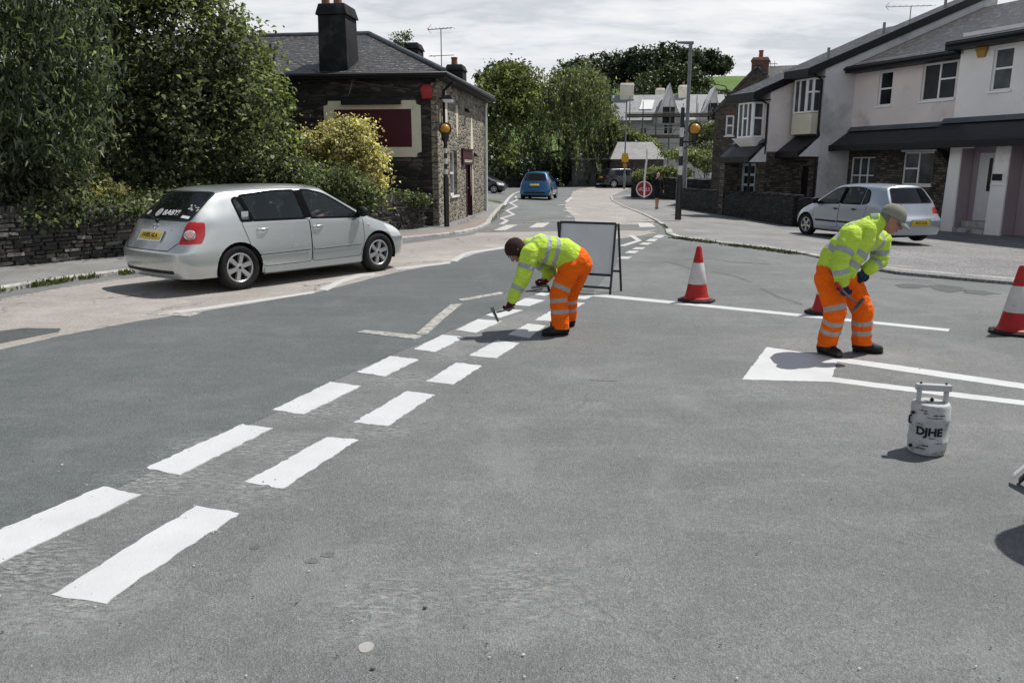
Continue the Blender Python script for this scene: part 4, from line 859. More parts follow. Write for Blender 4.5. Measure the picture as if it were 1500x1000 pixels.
# ------------------------------------------------------------------ far buildings
def simple_frame(px, py, Y, yaw=0.):
    p = atY(px, py, Y); return Fr((p.x, Y), (cos(yaw), sin(yaw))).setn((sin(yaw), -cos(yaw)))
fh = simple_frame(975, 215, 76, -.12)
hS = thing('scaffolded_house', 'large pale house with grey slate roof, steep white gables and cream chimneys, wrapped in scaffolding', 'house', (fh.P.x, 76, 0))
def X_(px, q=0): return fh.W(px, 180, q)[0]
def Z_(py, q=0): return fh.W(975, py, q)[1]
b = LB(fh); x0, x1 = X_(900), X_(1062)
wins = [(X_(972), X_(986), Z_(197), Z_(176)), (X_(1000), X_(1010), Z_(200), Z_(182)), (X_(938), X_(948), Z_(205), Z_(186))]
b.wall(x0, x1, -.3, Z_(178), 0, wins, .2); b.quad((x1, 0, -.3), (x1, -8, -.3), (x1, -8, Z_(178)), (x1, 0, Z_(178))); b.quad((x0, 0, -.3), (x0, -8, -.3), (x0, -8, Z_(178)), (x0, 0, Z_(178)))
m_palewall = mat('pale_render_far', (.76, .76, .75), .9, .12, 1.2, stain=(.55, .55, .55), sscale=.8)
b.build('wall', m_palewall, hS)
for q in wins: window(fh, hS, *q, 0, (.5,), [[.5], [.5]], .08)
b = LB(fh); ze, zr = Z_(176, .4), Z_(139, -4)
b.hexa([(x0-.3, .4, ze-.1), (x1+.3, .4, ze-.1), (x1+.3, -4, zr-.1), (x0-.3, -4, zr-.1)], [(x0-.3, .4, ze), (x1+.3, .4, ze), (x1+.3, -4, zr), (x0-.3, -4, zr)])
b.hexa([(x0-.3, -8.4, ze-.1), (x1+.3, -8.4, ze-.1), (x1+.3, -4.01, zr-.1), (x0-.3, -4.01, zr-.1)], [(x0-.3, -8.4, ze), (x1+.3, -8.4, ze), (x1+.3, -4.01, zr), (x0-.3, -4.01, zr)])
rf = b.build('roof', m_greyslate, hS)
qs = -1.8; sx, szz = fh.W(948, 149, qs)
b = LB(fh); zq = lambda q: ze+(zr-ze)*(.4-q)/4.4
b.hexa([(sx-.75, -1.3, zq(-1.3)+.03), (sx+.45, -1.3, zq(-1.3)+.03), (sx+.75, -2.9, zq(-2.9)+.03), (sx-.45, -2.9, zq(-2.9)+.03)], [(sx-.75, -1.3, zq(-1.3)+.1), (sx+.45, -1.3, zq(-1.3)+.1), (sx+.75, -2.9, zq(-2.9)+.1), (sx-.45, -2.9, zq(-2.9)+.1)]); b.build('skylight', m_bargewhite, rf)
for (xl, xr, xa, ya, yb) in ((957, 1000, 979, 126, 183), (1022, 1057, 1045, 131, 178)):
    a, c_, d_ = X_(xl, .6), X_(xr, .6), X_(xa, .6); za, zb = Z_(ya, .6), Z_(yb, .6)
    def curve(A, B, n_=8): return [(A[0]+(B[0]-A[0])*t, A[1]+(B[1]-A[1])*t-.28*sin(pi*t)) for t in [i/n_ for i in range(n_+1)]]
    pr_ = curve((a, zb), (d_, za))+curve((d_, za), (c_, zb))[1:]
    b = LB(fh); b.prism([(p[0], .6, p[1]) for p in pr_], (0, -3.6, 0)); gw = b.build('gable_wall', m_palewall, hS)
    b = LB(fh)
    for A, B_ in zip(pr_, pr_[1:]):
        b.hexa([(A[0], .62, A[1]-.1), (B_[0], .62, B_[1]-.1), (B_[0], -3.2, B_[1]-.1), (A[0], -3.2, A[1]-.1)], [(A[0], .82, A[1]+.28), (B_[0], .82, B_[1]+.28), (B_[0], -3.2, B_[1]+.28), (A[0], -3.2, A[1]+.28)])
    b.build('curved_roof', m_bargewhite, gw)
    b = LB(fh); b.bx(d_-.55, d_+.55, .602, .62, zb+.1, zb+1.6); b.build('window', m_glass, gw)
m_creamchim = mat('cream_chimney', (.80, .75, .62), .9, .06, 2, stain=(.6, .56, .46), sscale=1.5)
for (xl, xr, yt, q_) in ((907, 927, 121, -3.2), (959, 972, 129, -4.6), (992.5, 1006, 125, -3.4)):
    a, c_ = X_(xl, q_), X_(xr, q_); stack(fh, hS, a, c_, q_-1., q_, zr-3, Z_(yt, q_), m_creamchim, .06, .25, 0, ((.5, .5),), .35)
sf = thing('scaffolding', 'grey tube and plank scaffolding round the pale house', 'scaffolding', fh.pt((x0+x1)/2, 2, 0))
b = LB(fh)
xs = [X_(922, 1.6)+i*(X_(1060, 1.6)-X_(922, 1.6))/7 for i in range(8)]
for q_ in (1.1, 2.2):
    for i, x_ in enumerate(xs): b.tube([(x_, q_, -.2), (x_, q_, Z_(152+((i*7) % 5)*4-(12 if q_ < 2 else 0), q_))], .035, 5)
    for zz_ in (Z_(190, q_), Z_(181, q_), Z_(165, q_), Z_(210, q_)): b.tube([(xs[0]-.5, q_, zz_), (xs[-1]+.5, q_, zz_)], .03, 5)
for x_ in xs: 
    for zz_ in (Z_(172, 1.6), Z_(203, 1.6)): b.tube([(x_, .9, zz_), (x_, 2.5, zz_)], .03, 5)
for i in (0, 3, 5): b.tube([(xs[i], 2.22, Z_(203, 2.2)), (xs[i+1], 2.22, Z_(172, 2.2))], .03, 5)
b.build('tubes', m_metal, sf)
m_plank = mat('scaffold_planks', (.10, .085, .07), .85, .3, 4)
b = LB(fh)
for zz_ in (Z_(172, 1.6), Z_(203, 1.6)): b.bx(xs[0]-.4, xs[-1]+.4, 1.05, 2.2, zz_+.02, zz_+.09); b.bx(xs[0]-.4, xs[-1]+.4, 2.2, 2.25, zz_+.1, zz_+.3)
b.build('planks', m_plank, sf)
# the fence line below the scaffolded house
# barn with pale roof and black-doored garage
fb = simple_frame(935, 250, 68, -.05)
hb = thing('stone_barn', 'low stone barn with pale lichened slate roof behind the dark parked car', 'barn', (fb.P.x, 68, 0))
bx0, bx1 = fb.W(897, 240)[0], fb.W(972, 240)[0]; bze = fb.W(935, 232.5)[1]; bzr = fb.W(935, 208, -3)[1]; rx0, rx1 = fb.W(905, 210, -3)[0], fb.W(955, 210, -3)[0]
b = LB(fb); b.wall(bx0, bx1, -.3, bze, 0); b.quad((bx1, 0, -.3), (bx1, -6, -.3), (bx1, -6, bze), (bx1, 0, bze)); b.quad((bx0, 0, -.3), (bx0, -6, -.3), (bx0, -6, bze), (bx0, 0, bze)); b.build('wall', m_brownst, hb)
b = LB(fb); A, B_, C_, D2 = (bx0-.2, .3, bze-.05), (bx1+.3, .3, bze-.05), (bx1+.3, -6.3, bze-.05), (bx0-.2, -6.3, bze-.05); r1, r2 = (rx0, -3, bzr), (rx1, -3, bzr)
b.quad(A, B_, r2, r1); b.quad(B_, C_, r2); b.quad(C_, D2, r1, r2); b.quad(D2, A, r1); b.quad(A, D2, C_, B_); b.build('roof', m_barnroof, hb)
fg = simple_frame(868, 250, 71.5, .03)
hg = thing('garage', 'low lean-to garage with black doors carrying two white notices', 'garage', (fg.P.x, 71.5, 0))
gx0, gx1 = fg.W(838, 245)[0], fg.W(897, 245)[0]; gzt = fg.W(870, 234)[1]
m_garwall = mat('grey_garage_render', (.11, .11, .115), .9, .25, 1.)
b = LB(fg); b.bx(gx0, gx1, -5, 0, -.2, gzt); b.build('wall', m_garwall, hg)
b = LB(fg); z2_ = fg.W(870, 226, -4)[1]; b.hexa([(gx0-.1, .25, gzt+.004), (gx1+.1, .25, gzt+.004), (gx1+.1, -5, z2_), (gx0-.1, -5, z2_)], [(gx0-.1, .25, gzt+.1), (gx1+.1, .25, gzt+.1), (gx1+.1, -5, z2_+.1), (gx0-.1, -5, z2_+.1)]); b.build('roof', m_barnroof, hg)
b = LB(fg); d0, d1 = fg.W(873, 250)[0], fg.W(897, 250)[0]; b.bx(d0, d1, .003, .06, 0, fg.W(880, 239)[1]); gd = b.build('garage_door', m_black, hg)
b = LB(fg)
for (xa, xb, ya, yb) in ((875, 881, 242, 251), (887, 890, 245, 249)): b.bx(fg.W(xa, 245)[0], fg.W(xb, 245)[0], .062, .07, fg.W(878, yb)[1], fg.W(878, ya)[1])
b.bx(fg.W(875, 245)[0], fg.W(890, 245)[0], .062, .07, fg.W(878, 255)[1], fg.W(878, 254)[1]); b.build('notice', m_bargewhite, gd)
# ------------------------------------------------------------------ boundary walls
def rubble_wall(name, A, B, h0, h1, th, m, label, stones=0, coping=0, seed=1, cat='wall', rag=.03, m2=None):
    """core prism following the ground plus individually laid face stones"""
    A, B = Vector((A[0], A[1], 0)), Vector((B[0], B[1], 0)); L = (B-A).length; d = (B-A)/L; nr = Vector((-d.y, d.x, 0)); r = random.Random(seed)
    b = MB(); ns = max(2, int(L/.5)); rings = []
    for i in range(ns+1):
        p = A+d*L*i/ns; g = gz(p.x, p.y); h = h0+(h1-h0)*i/ns+(r.random()-.5)*rag*2
        rings.append([(p.x-nr.x*th/2, p.y-nr.y*th/2, g-.1), (p.x+nr.x*th/2, p.y+nr.y*th/2, g-.1), (p.x+nr.x*th*.42, p.y+nr.y*th*.42, g+h), (p.x-nr.x*th*.42, p.y-nr.y*th*.42, g+h)])
    vs = [v for q in rings for v in q]; fs = []
    for i in range(ns):
        for j in range(4): fs.append((i*4+j, i*4+(j+1) % 4, (i+1)*4+(j+1) % 4, (i+1)*4+j))
    fs += [(3, 2, 1, 0), (ns*4, ns*4+1, ns*4+2, ns*4+3)]
    b.add(vs, fs)
    if stones:
        rows = stones; side = -1
        for k_ in range(rows):
            t = r.random()*.2
            while t < L-.05:
                w_ = r.uniform(.10, .42); i_ = t/L; hh = (h0+(h1-h0)*i_); rh = (hh-.0)/rows
                p = A+d*min(t+w_/2, L); g = gz(p.x, p.y); z = g+.01+rh*(k_+.5); off = th*(.5-.08*(k_+.5)/rows)+r.uniform(-.012, .03)
                c = p+nr*side*off; rz = math.atan2(d.y, d.x)+r.uniform(-.05, .05)
                T = Matrix.Translation((c.x, c.y, z)) @ Matrix.Rotation(rz, 4, 'Z') @ Matrix.Rotation(r.uniform(-.07, .07), 4, 'Y') @ Matrix.Rotation(r.uniform(-.1, .1), 4, 'X')
                dx, dy, dz = w_*.485, r.uniform(.05, .08), rh*r.uniform(.36, .56); j = lambda: r.uniform(.75, 1.0)
                vv = [T @ Vector((sx_*dx*j(), sy_*dy*j(), sz_*dz*j())) for sx_ in (-1, 1) for sy_ in (-1, 1) for sz_ in (-1, 1)]
                b.add(vv, [(0, 1, 3, 2), (4, 6, 7, 5), (0, 4, 5, 1), (2, 3, 7, 6), (0, 2, 6, 4), (1, 5, 7, 3)], 0); t += w_*.97
    if coping:
        t = 0.
        while t < L-.02:
            w_ = r.uniform(.05, .13)*coping; p = A+d*(t+w_/2); g = gz(p.x, p.y); hh = h0+(h1-h0)*t/L
            T = Matrix.Translation((p.x, p.y, g+hh+.05)) @ Matrix.Rotation(math.atan2(d.y, d.x), 4, 'Z') @ Matrix.Rotation(r.uniform(.0, .5) if coping < 2 else r.uniform(-.05, .05), 4, 'Y')
            hz = r.uniform(.08, .15) if coping < 2 else r.uniform(.03, .06)
            vv = [T @ Vector((sx_*w_*.48*r.uniform(.8, 1), sy_*th*.52*r.uniform(.85, 1.05), sz_*hz*r.uniform(.8, 1.1))) for sx_ in (-1, 1) for sy_ in (-1, 1) for sz_ in (-1, 1)]
            b.add(vv, [(0, 1, 3, 2), (4, 6, 7, 5), (0, 4, 5, 1), (2, 3, 7, 6), (0, 2, 6, 4), (1, 5, 7, 3)], 1 if m2 else 0); t += w_
    o = b.build(name, [m, m2] if m2 else m, None, 0, (A.x, A.y, gz(A.x, A.y)), uv=True); return tag(o, label, cat)
m_slatestone = newmat('dry_slate_stones')[0]; n = N(m_slatestone); n.b = [x for x in n.n if x.type == 'BSDF_PRINCIPLED'][0]
gi = n.n.new('ShaderNodeNewGeometry'); p = gi.outputs['Position']
c = n.ramp(gi.outputs['Random Per Island'], (0, (.028, .027, .026)), (.5, (.060, .055, .050)), (.84, (.095, .085, .076)), (.93, (.24, .225, .21)), (1, (.34, .32, .30)))
c = n.mix(n.math('MULTIPLY', n.ramp(n.noise(12, 6, .7, p), (.3, 0.), (.7, 1.)), .7), c, (.035, .034, .032))
n.set(n.b.inputs['Base Color'], c); n.b.inputs['Roughness'].default_value = .75; n.set(n.b.inputs['Normal'], n.bump(n.noise(22, 5, .75, p), .9, .03))
wd = Vector((.614, .789)); wa = (-8.32-wd.x*14, 12.69-wd.y*14)
rubble_wall('garden_wall', wa, (-2.62, 22.05), 1.08, .78, .42, m_slatestone, 'low dry stone wall of slate slabs running along the left pavement behind the silver car', 13, 1, 3)
rubble_wall('boundary_wall', (8.55, 39.8), (9.5, 26.5), .95, 1.0, .35, m_darkwall, 'long dark stone wall in front of the terrace, right of the striped pole', 0, 3, 4, m2=m_darkwall)
rubble_wall('boundary_wall', (9.5, 26.5), (10.7, 26.2), 1.0, 1.0, .35, m_darkwall, 'short return end of the dark boundary wall behind the pale blue car', 0, 0, 5)
rubble_wall('garden_wall', (8.0, 53), (13.2, 48.3), 1.35, 1.3, .4, m_darkwall, 'dark stone wall topped with pale stones behind the woman in black', 0, 2.2, 6, m2=mat('pale_coping', (.40, .39, .37), .85, .25, 3))
m_redcop = mat('red_brick_coping', (.36, .13, .08), .8, .2, 2); m_whitecop = mat('white_coping', (.55, .55, .53), .8, .1, 2)
rw_ = rubble_wall('garden_wall', (14.2, 54.5), (18.2, 53.0), .95, .95, .35, m_darkwall, 'dark garden wall with a red and white painted top left of the terrace', 0, 0, 7)
b = MB(); A = Vector((14.2, 54.5, gz(14.2, 54.5)+.97)); B_ = Vector((18.2, 53., gz(18.2, 53)+.97))
for t0, t1, mi in ((0, .18, 1), (.18, .58, 0), (.58, 1., 1)): 
    p0, p1 = A.lerp(B_, t0), A.lerp(B_, t1-.004); b.hexa([p0+Vector((-.1, -.25, 0)), p1+Vector((-.1, -.25, 0)), p1+Vector((.1, .2, 0)), p0+Vector((.1, .2, 0))], [p0+Vector((-.1, -.1, .4)), p1+Vector((-.1, -.1, .4)), p1+Vector((.1, .25, .4)), p0+Vector((.1, .25, .4))], mi)
b.build('painted_top', [m_redcop, m_whitecop], rw_)
rubble_wall('boundary_wall', (-4.5, 64.5), (4., 73), 1.0, 1.2, .4, m_darkwall, 'dark low wall at the road bend, behind the blue car', 0, 0, 9)
rubble_wall('boundary_wall', (-16, 62.5), (-4.5, 64.5), 1.2, 1.0, .4, m_darkwall, 'dark wall beyond the black car at the side turning', 0, 0, 10)
# ------------------------------------------------------------------ posts and signs
m_blk = mat('post_black', (.012, .012, .013), .4, .2, 6); m_wht = mat('post_white', (.62, .62, .61), .45, .1, 6, stain=(.4, .4, .39), sscale=6)
def amber():
    m, n = newmat('amber_globe'); p = n.obj()
    n.set(n.b.inputs['Base Color'], n.mix(n.noise(6, 3, .5, p), (.42, .19, .012), (.55, .27, .03))); n.b.inputs['Roughness'].default_value = .25
    n.b.inputs['Transmission Weight'].default_value = .0; n.b.inputs['Subsurface Weight'].default_value = .3; n.b.inputs['Subsurface Radius'].default_value = (.1, .06, .02); return m
m_amber = amber()
def striped(b, x, y, z0, z1, r, n_, first=0):
    for i in range(n_):
        a, c_ = z0+(z1-z0)*i/n_, z0+(z1-z0)*(i+1)/n_; b.lathe([(r, a), (r, c_)], (x, y, 0), 14, (i+first) % 2)
def globe(par, c, r):
    b = MB(); b.ball(c, r, 20); b.build('globe', m_amber, par, smooth=60)
    b = MB(); T = Matrix.Rotation(pi/2, 4, 'X'); b.lathe([(r*1.0, -.03), (r*1.32, -.03), (r*1.32, .03), (r*1.0, .03), (r*1.0, -.03)], c+Vector((0, .03, 0)), 24, 0, T); b.ball(c+Vector((0, .12, 0)), (r*1.1, r*.6, r*1.1), 16)
    b.build('backing_shield', m_blk, par, smooth=40)
    b = MB(); b.lathe([(.05, -r-.38), (.05, -r-.22), (.1, -r-.16), (.12, -r+.03)], c, 14); b.build('collar', m_blk, par, smooth=40)
p_ = Vector((-1.9, 22.3, 0)); zg = atY(653, 189, p_.y).z; x_ = atY(652, 190, p_.y).x
b1 = thing('crossing_beacon', 'black and white striped crossing beacon with amber globe at the corner of the stone pub', 'beacon', (x_, p_.y, .07))
b = MB(); b.lathe([(.075, .0), (.075, 1.35), (.05, 1.42), (.05, 1.45)], (x_, p_.y, .06), 14); b.build('pole_base', m_blk, b1, smooth=40)
b = MB(); striped(b, x_, p_.y, 1.5, zg-.5, .045, 5, 1); b.build('striped_pole', [m_blk, m_wht], b1, smooth=40)
globe(b1, Vector((x_, p_.y, zg)), .135)
p_ = at(993, 322, .08); ztop = atY(995, 158, p_.y).z; dxp = (atY(995.5, 158, p_.y).x-p_.x)*0
b2 = thing('crossing_beacon', 'tall striped crossing pole with amber globe on a side bracket, on the right hand pavement', 'beacon', p_)
b = MB(); b.lathe([(.11, 0), (.105, 1.35), (.075, 1.45), (.075, 1.5)], p_, 14); b.build('pole_base', m_blk, b2, smooth=40)
b = MB(); striped(b, p_.x, p_.y, p_.z+1.5, p_.z+3.05, .068, 5, 1); b.lathe([(.068, p_.z+3.05), (.066, ztop), (.0, ztop+.03)], (p_.x, p_.y, 0), 14, 0); b.build('striped_pole', [m_blk, m_wht], b2, smooth=40)
gc = atY(1018, 189, p_.y)
globe(b2, gc, .18)
b = MB(); b.tube([(p_.x, p_.y, gc.z-.42), (gc.x, p_.y, gc.z-.42)], .035, 8); b.tube([(p_.x, p_.y, gc.z-.7), (gc.x, p_.y, gc.z-.44)], .02, 8); b.build('bracket', m_blk, b2, smooth=40)
# lamp post
LY = 40.; lb_ = atY(1001, 296, LY); ltop = atY(1013, 62, LY)
lpz = gz(lb_.x, LY)+.07; lx = atY(1008, 150, LY).x
l1 = thing('street_lamp', 'tall grey street lamp with flat lantern head behind the striped crossing pole', 'street lamp', (lx, LY, lpz))
b = MB(); b.lathe([(.13, 0), (.13, 1.4), (.10, 1.5), (.085, ltop.z-lpz)], (lx, LY, lpz), 14); b.build('column', m_galv, l1, smooth=40)
b = MB(); z_ = ltop.z-.03; b.hexa([(lx+.12, LY-.12, z_-.08), (lx-.65, LY-.14, z_-.02), (lx-.65, LY+.14, z_-.02), (lx+.12, LY+.12, z_-.08)], [(lx+.12, LY-.1, z_+.06), (lx-.65, LY-.12, z_+.05), (lx-.65, LY+.12, z_+.05), (lx+.12, LY+.1, z_+.06)]); b.build('lantern', m_galv, l1, bevel=.015)
LY = 63.; ltop = atY(918, 147, LY); lx = ltop.x
l2 = thing('street_lamp', 'slim distant street lamp with a yellow sign, by the dark car on the bend', 'street lamp', (lx, LY, gz(lx, LY)))
b = MB(); b.lathe([(.09, 0), (.09, 1.2), (.06, 1.3), (.05, ltop.z-gz(lx, LY))], (lx, LY, gz(lx, LY)), 10); b.build('column', m_galv, l2, smooth=40)
b = MB(); b.box((lx+.25, LY, ltop.z), (.6, .2, .09)); b.build('lantern', m_galv, l2, bevel=.015)
sz_ = atY(918, 232, LY).z
b = MB(); b.prism([(lx-.24, LY-.1, sz_-.3), (lx+.24, LY-.1, sz_-.3), (lx+.3, LY-.1, sz_), (lx+.2, LY-.1, sz_+.38), (lx-.2, LY-.1, sz_+.38), (lx-.3, LY-.1, sz_)], (0, .03, 0)); b.build('yellow_sign', mat('sign_yellow', (.55, .33, .02), .5, .2, 4), l2)
b = MB(); b.box((lx, LY-.12, sz_-.55), (.3, .02, .25)); b.build('small_plate', mat('sign_orange', (.6, .2, .04), .5, .2, 4), l2)
# upside-down stop board leaning on the wall
SY = 45.5; c_ = atY(943.5, 277, SY); tp = atY(947.5, 219, SY); gz_ = gz(c_.x, SY)+.07
tilt = Vector((tp.x-c_.x, .55, tp.z-c_.z)).normalized(); yv = Vector((0, 1, 0)); xv = tilt.cross(yv).normalized(); yv = xv.cross(tilt)*-1
sg = thing('stop_board', 'round red stop board on a pale pole, propped upside down against the dark wall', 'traffic sign', (c_.x, SY, gz_))
Mx = Matrix((( -xv.x, -tilt.x, 0, 0), (-xv.y, -tilt.y, 0, 0), (-xv.z, -tilt.z, 0, 0), (0, 0, 0, 1)))
ax = -tilt; zx = Vector((0, -1, 0)); zx = (zx-ax*zx.dot(ax)).normalized(); xx = ax.cross(zx)
TT = Matrix(((xx.x, ax.x, zx.x, c_.x), (xx.y, ax.y, zx.y, c_.y), (xx.z, ax.z, zx.z, c_.z), (0, 0, 0, 1)))
m_sred = mat('sign_red', (.36, .03, .04), .45, .12, 4); m_swht = mat('sign_white', (.68, .68, .68), .45, .05, 4)
b = MB(); b.lathe([(.0, -.01), (.46, -.01), (.46, .012), (.0, .012)], (0, 0, 0), 32, 0, None); dv = b.v; b.v = [tuple(TT @ Vector(v)) for v in dv]; dsc = b.build('disc', m_swht, sg)
b = MB(); b.lathe([(.0, .013), (.40, .013), (.40, .018), (.0, .018)], (0, 0, 0), 32); b.v = [tuple(TT @ Vector(v)) for v in b.v]; b.build('red_face', m_sred, dsc)
text('lettering', 'STOP', .27, TT @ Matrix.Translation((0, 0, .021)), m_swht, dsc)
b = MB(); b.tube([TT @ Vector((0, .5, .06)), TT @ Vector((0, .1, .06)), TT @ Vector((0, -.6, .03)), tp+Vector((.02, 0, -.5)), tp], .05, 10); b.build('pole', m_swht, sg, smooth=50)
# ------------------------------------------------------------------ traffic cones
m_cred = mat('cone_red', (.40, .022, .020), .5, .14, 5, stain=(.19, .018, .018), sscale=7, smin=.52, local=True)
m_cwht = mat('cone_sleeve', (.54, .52, .505), .35, .08, 8, stain=(.36, .33, .31), sscale=9, smin=.56, local=True)
m_crub = mat('cone_rubber_base', (.020, .019, .020), .8, .3, 12, .3, 60, stain=(.10, .095, .09), sscale=8, smin=.56, local=True)
def make_cone(label, h=.71):
    t = thing('traffic_cone', label, 'traffic cone', (0, 0, 0), group='traffic cones along the new line')
    b = MB(); o8 = [(.235*cos(a)*(1 if i % 2 else 1.), .235*sin(a)) for i, a in enumerate([pi/8+i*pi/4 for i in range(8)])]
    def ring(sc_, z): return [(x*sc_, y*sc_, z) for x, y in o8]
    rs = [ring(1, .0), ring(1.03, .015), ring(1., .032), ring(.80, .04)]
    vs = [v for q in rs for v in q]; fs = [(i*8+j, i*8+(j+1) % 8, i*8+8+(j+1) % 8, i*8+8+j) for i in range(3) for j in range(8)]+[tuple(range(8))[::-1], tuple(range(24, 32))]
    b.add(vs, fs); b.build('base', m_crub, t, bevel=.004)
    r = lambda z: .150-(.150-.030)*(z-.05)/(h-.05)
    b = MB(); b.lathe([(.18, .041), (.178, .05), (r(.06)+.006, .062), (r(.1), .1), (r(h*.335), h*.335), (r(h*.70), h*.70), (r(h-.02), h-.02), (r(h)-.006, h), (.018, h), (.016, h-.06)], n=28); b.build('body', m_cred, t, smooth=40)
    b = MB(); e = .003; b.lathe([(r(h*.325)+e*.3, h*.325), (r(h*.33)+e, h*.33), (r(h*.705)+e, h*.705), (r(h*.71)+e*.3, h*.71)], n=28); b.build('reflective_sleeve', m_cwht, t, smooth=40)
    return t
cone = make_cone('red and white traffic cone standing alone just right of the sign frame'); cone.location = at(1020, 441); cone.rotation_euler[2] = .2
dup(cone, at(1209, 459), .9, 'red and white traffic cone half hidden behind the legs of the capped worker')
c3 = dup(cone, at(1484, 488), .3, 'red and white traffic cone cut off by the right edge of the photo')
# ------------------------------------------------------------------ temporary sign frame (seen from behind)
tl, tr = Vector((.80, 11.45, 0)), Vector((1.53, 10.98, 0))
fr_, rr_ = at(894, 431), at(911, 425)
dirx = (Vector((1.47, 10.83, 0))-Vector((.72, 11.2, 0))).normalized(); 
R0 = at(893.5, 431.5); W_ = .82; L0 = R0-Vector((dirx.x, dirx.y, 0))*W_
back = Vector((-dirx.y, dirx.x, 0)); back = back if back.y > 0 else -back
zt_ = .95; lean_ = .17
RT = R0+back*lean_+Vector((0, 0, zt_)); LT = L0+back*lean_+Vector((0, 0, zt_)); RB = R0+back*(lean_*2+.03); LB_ = L0+back*(lean_*2+.03)
fs_ = thing('sign_frame', 'grey blank back of a road sign on a black A-frame stand, behind the bent worker', 'sign frame', R0)
m_frame = mat('black_steel_tube', (.012, .012, .014), .4, .2, 8)
def bar(b, p, q, w_=.016): b.tube([p, q], w_, 4)
b = MB(); f1 = .27
for A, B_ in ((R0, RT), (L0, LT), (RT, LT), (R0.lerp(RT, f1), L0.lerp(LT, f1)), (R0.lerp(RT, .09), L0.lerp(LT, .09))): bar(b, A, B_)
b.build('front_frame', m_frame, fs_)
b = MB(); o_ = Vector((dirx.x, dirx.y, 0))*.035
for A, B_ in ((RB+o_, RT+o_), (LB_-o_, LT-o_), ((RB+o_).lerp(RT+o_, .3), (LB_-o_).lerp(LT-o_, .3))): bar(b, A, B_)
b.build('rear_leg_frame', m_frame, fs_)
m_sheet = mat('bare_aluminium_sheet', (.52, .54, .55), .5, .08, 2.5, metal=.2, stain=(.44, .46, .47), sscale=2)
b = MB(); a_, b_, c_, d_ = R0.lerp(RT, f1), L0.lerp(LT, f1), LT, RT; off = back*.014
b.hexa([a_+off, b_+off, b_+off*1.6, a_+off*1.6], [d_+off, c_+off, c_+off*1.6, d_+off*1.6]); b.build('sign_sheet', m_sheet, fs_)
# ------------------------------------------------------------------ gas canister with carrying handle
cp = at(1356, 661); can = thing('paint_canister', 'battered white cylindrical canister with a square carrying handle standing on the asphalt', 'canister', cp)
m_can = mat('scuffed_white_metal', (.42, .43, .425), .5, .16, 9, .2, 30, stain=(.09, .09, .09), sscale=13, smin=.53)
r_ = .108; b = MB(); b.lathe([(.09, .0), (r_-.006, .008), (r_, .03), (r_, .075), (r_+.003, .08), (r_+.003, .095), (r_, .10), (r_, .215), (r_+.002, .22), (r_+.002, .228), (r_, .233), (r_, .30), (r_-.008, .315), (r_-.02, .318), (.03, .322), (.001, .322)], cp, 40); b
for (a0, z_, l_) in ((-2.7, .285, .5), (-1.9, .262, .6), (-2.4, .27, .25), (-2.3, .07, .3), (-1.7, .09, .4), (-2.2, .245, .8), (-2.6, .05, .5), (-2., .12, .3), (-2.75, .2, .25)):
    for i in range(6):
        a = a0+l_*i/6; a2 = a0+l_*(i+.9)/6; rr = r_+.0035; w_ = .001+.003*rng.random()
        b.quad(*[(cp.x+cos(x)*rr, cp.y+sin(x)*rr, cp.z+z_+y) for x, y in ((a, -w_), (a2, -w_), (a2, w_), (a, w_))], mi=1)
b.build('body', [m_can, m_black], can, smooth=40)
hx = Vector((.98, -.2, 0)); hy = Vector((.2, .98, 0)); HT = Matrix(((hx.x, hy.x, 0, cp.x), (hx.y, hy.y, 0, cp.y), (0, 0, 1, cp.z), (0, 0, 0, 1)))
b = MB()
for s_ in (-1, 1): b.box((s_*.075, 0, .35), (.02, .045, .075), 0, 0, HT)
b.box((0, 0, .408), (.195, .046, .040), 0, 0, HT); b.build('handle', mat('handle_grey', (.44, .45, .45), .45, .12, 12, stain=(.15, .15, .15), sscale=12, smin=.6), can, bevel=.006)
b = MB()
for s_ in (-.07, .07): b.ball(HT @ Vector((s_, 0, .434)), (.008, .008, .006), 8)
b.ball(HT @ Vector((0, .0, .33)), (.012, .012, .014), 8); b.build('bolt', m_black, can)
b = MB(); b.tube([HT @ Vector((-.108, -.02, .235)), HT @ Vector((-.119, -.02, .23)), HT @ Vector((-.119, -.02, .19)), HT @ Vector((-.108, -.02, .185))], .006, 8); b.ball(HT @ Vector((-.112, -.05, .26)), .012, 8); b.ball(HT @ Vector((-.105, -.045, .05)), .012, 8); b.build('side_catch', m_black, can)
me = text_mesh('DJHE', .066, .0005, .003); angc = -2.02
for v in me.vertices:
    a = angc+v.co.x/r_; rr = r_+.0028+max(v.co.z, 0)*.5; z = v.co.y+.155; v.co = (cp.x+cos(a)*rr, cp.y+sin(a)*rr, cp.z+z)
me.materials.clear(); me.materials.append(m_black); link('lettering', me, can)
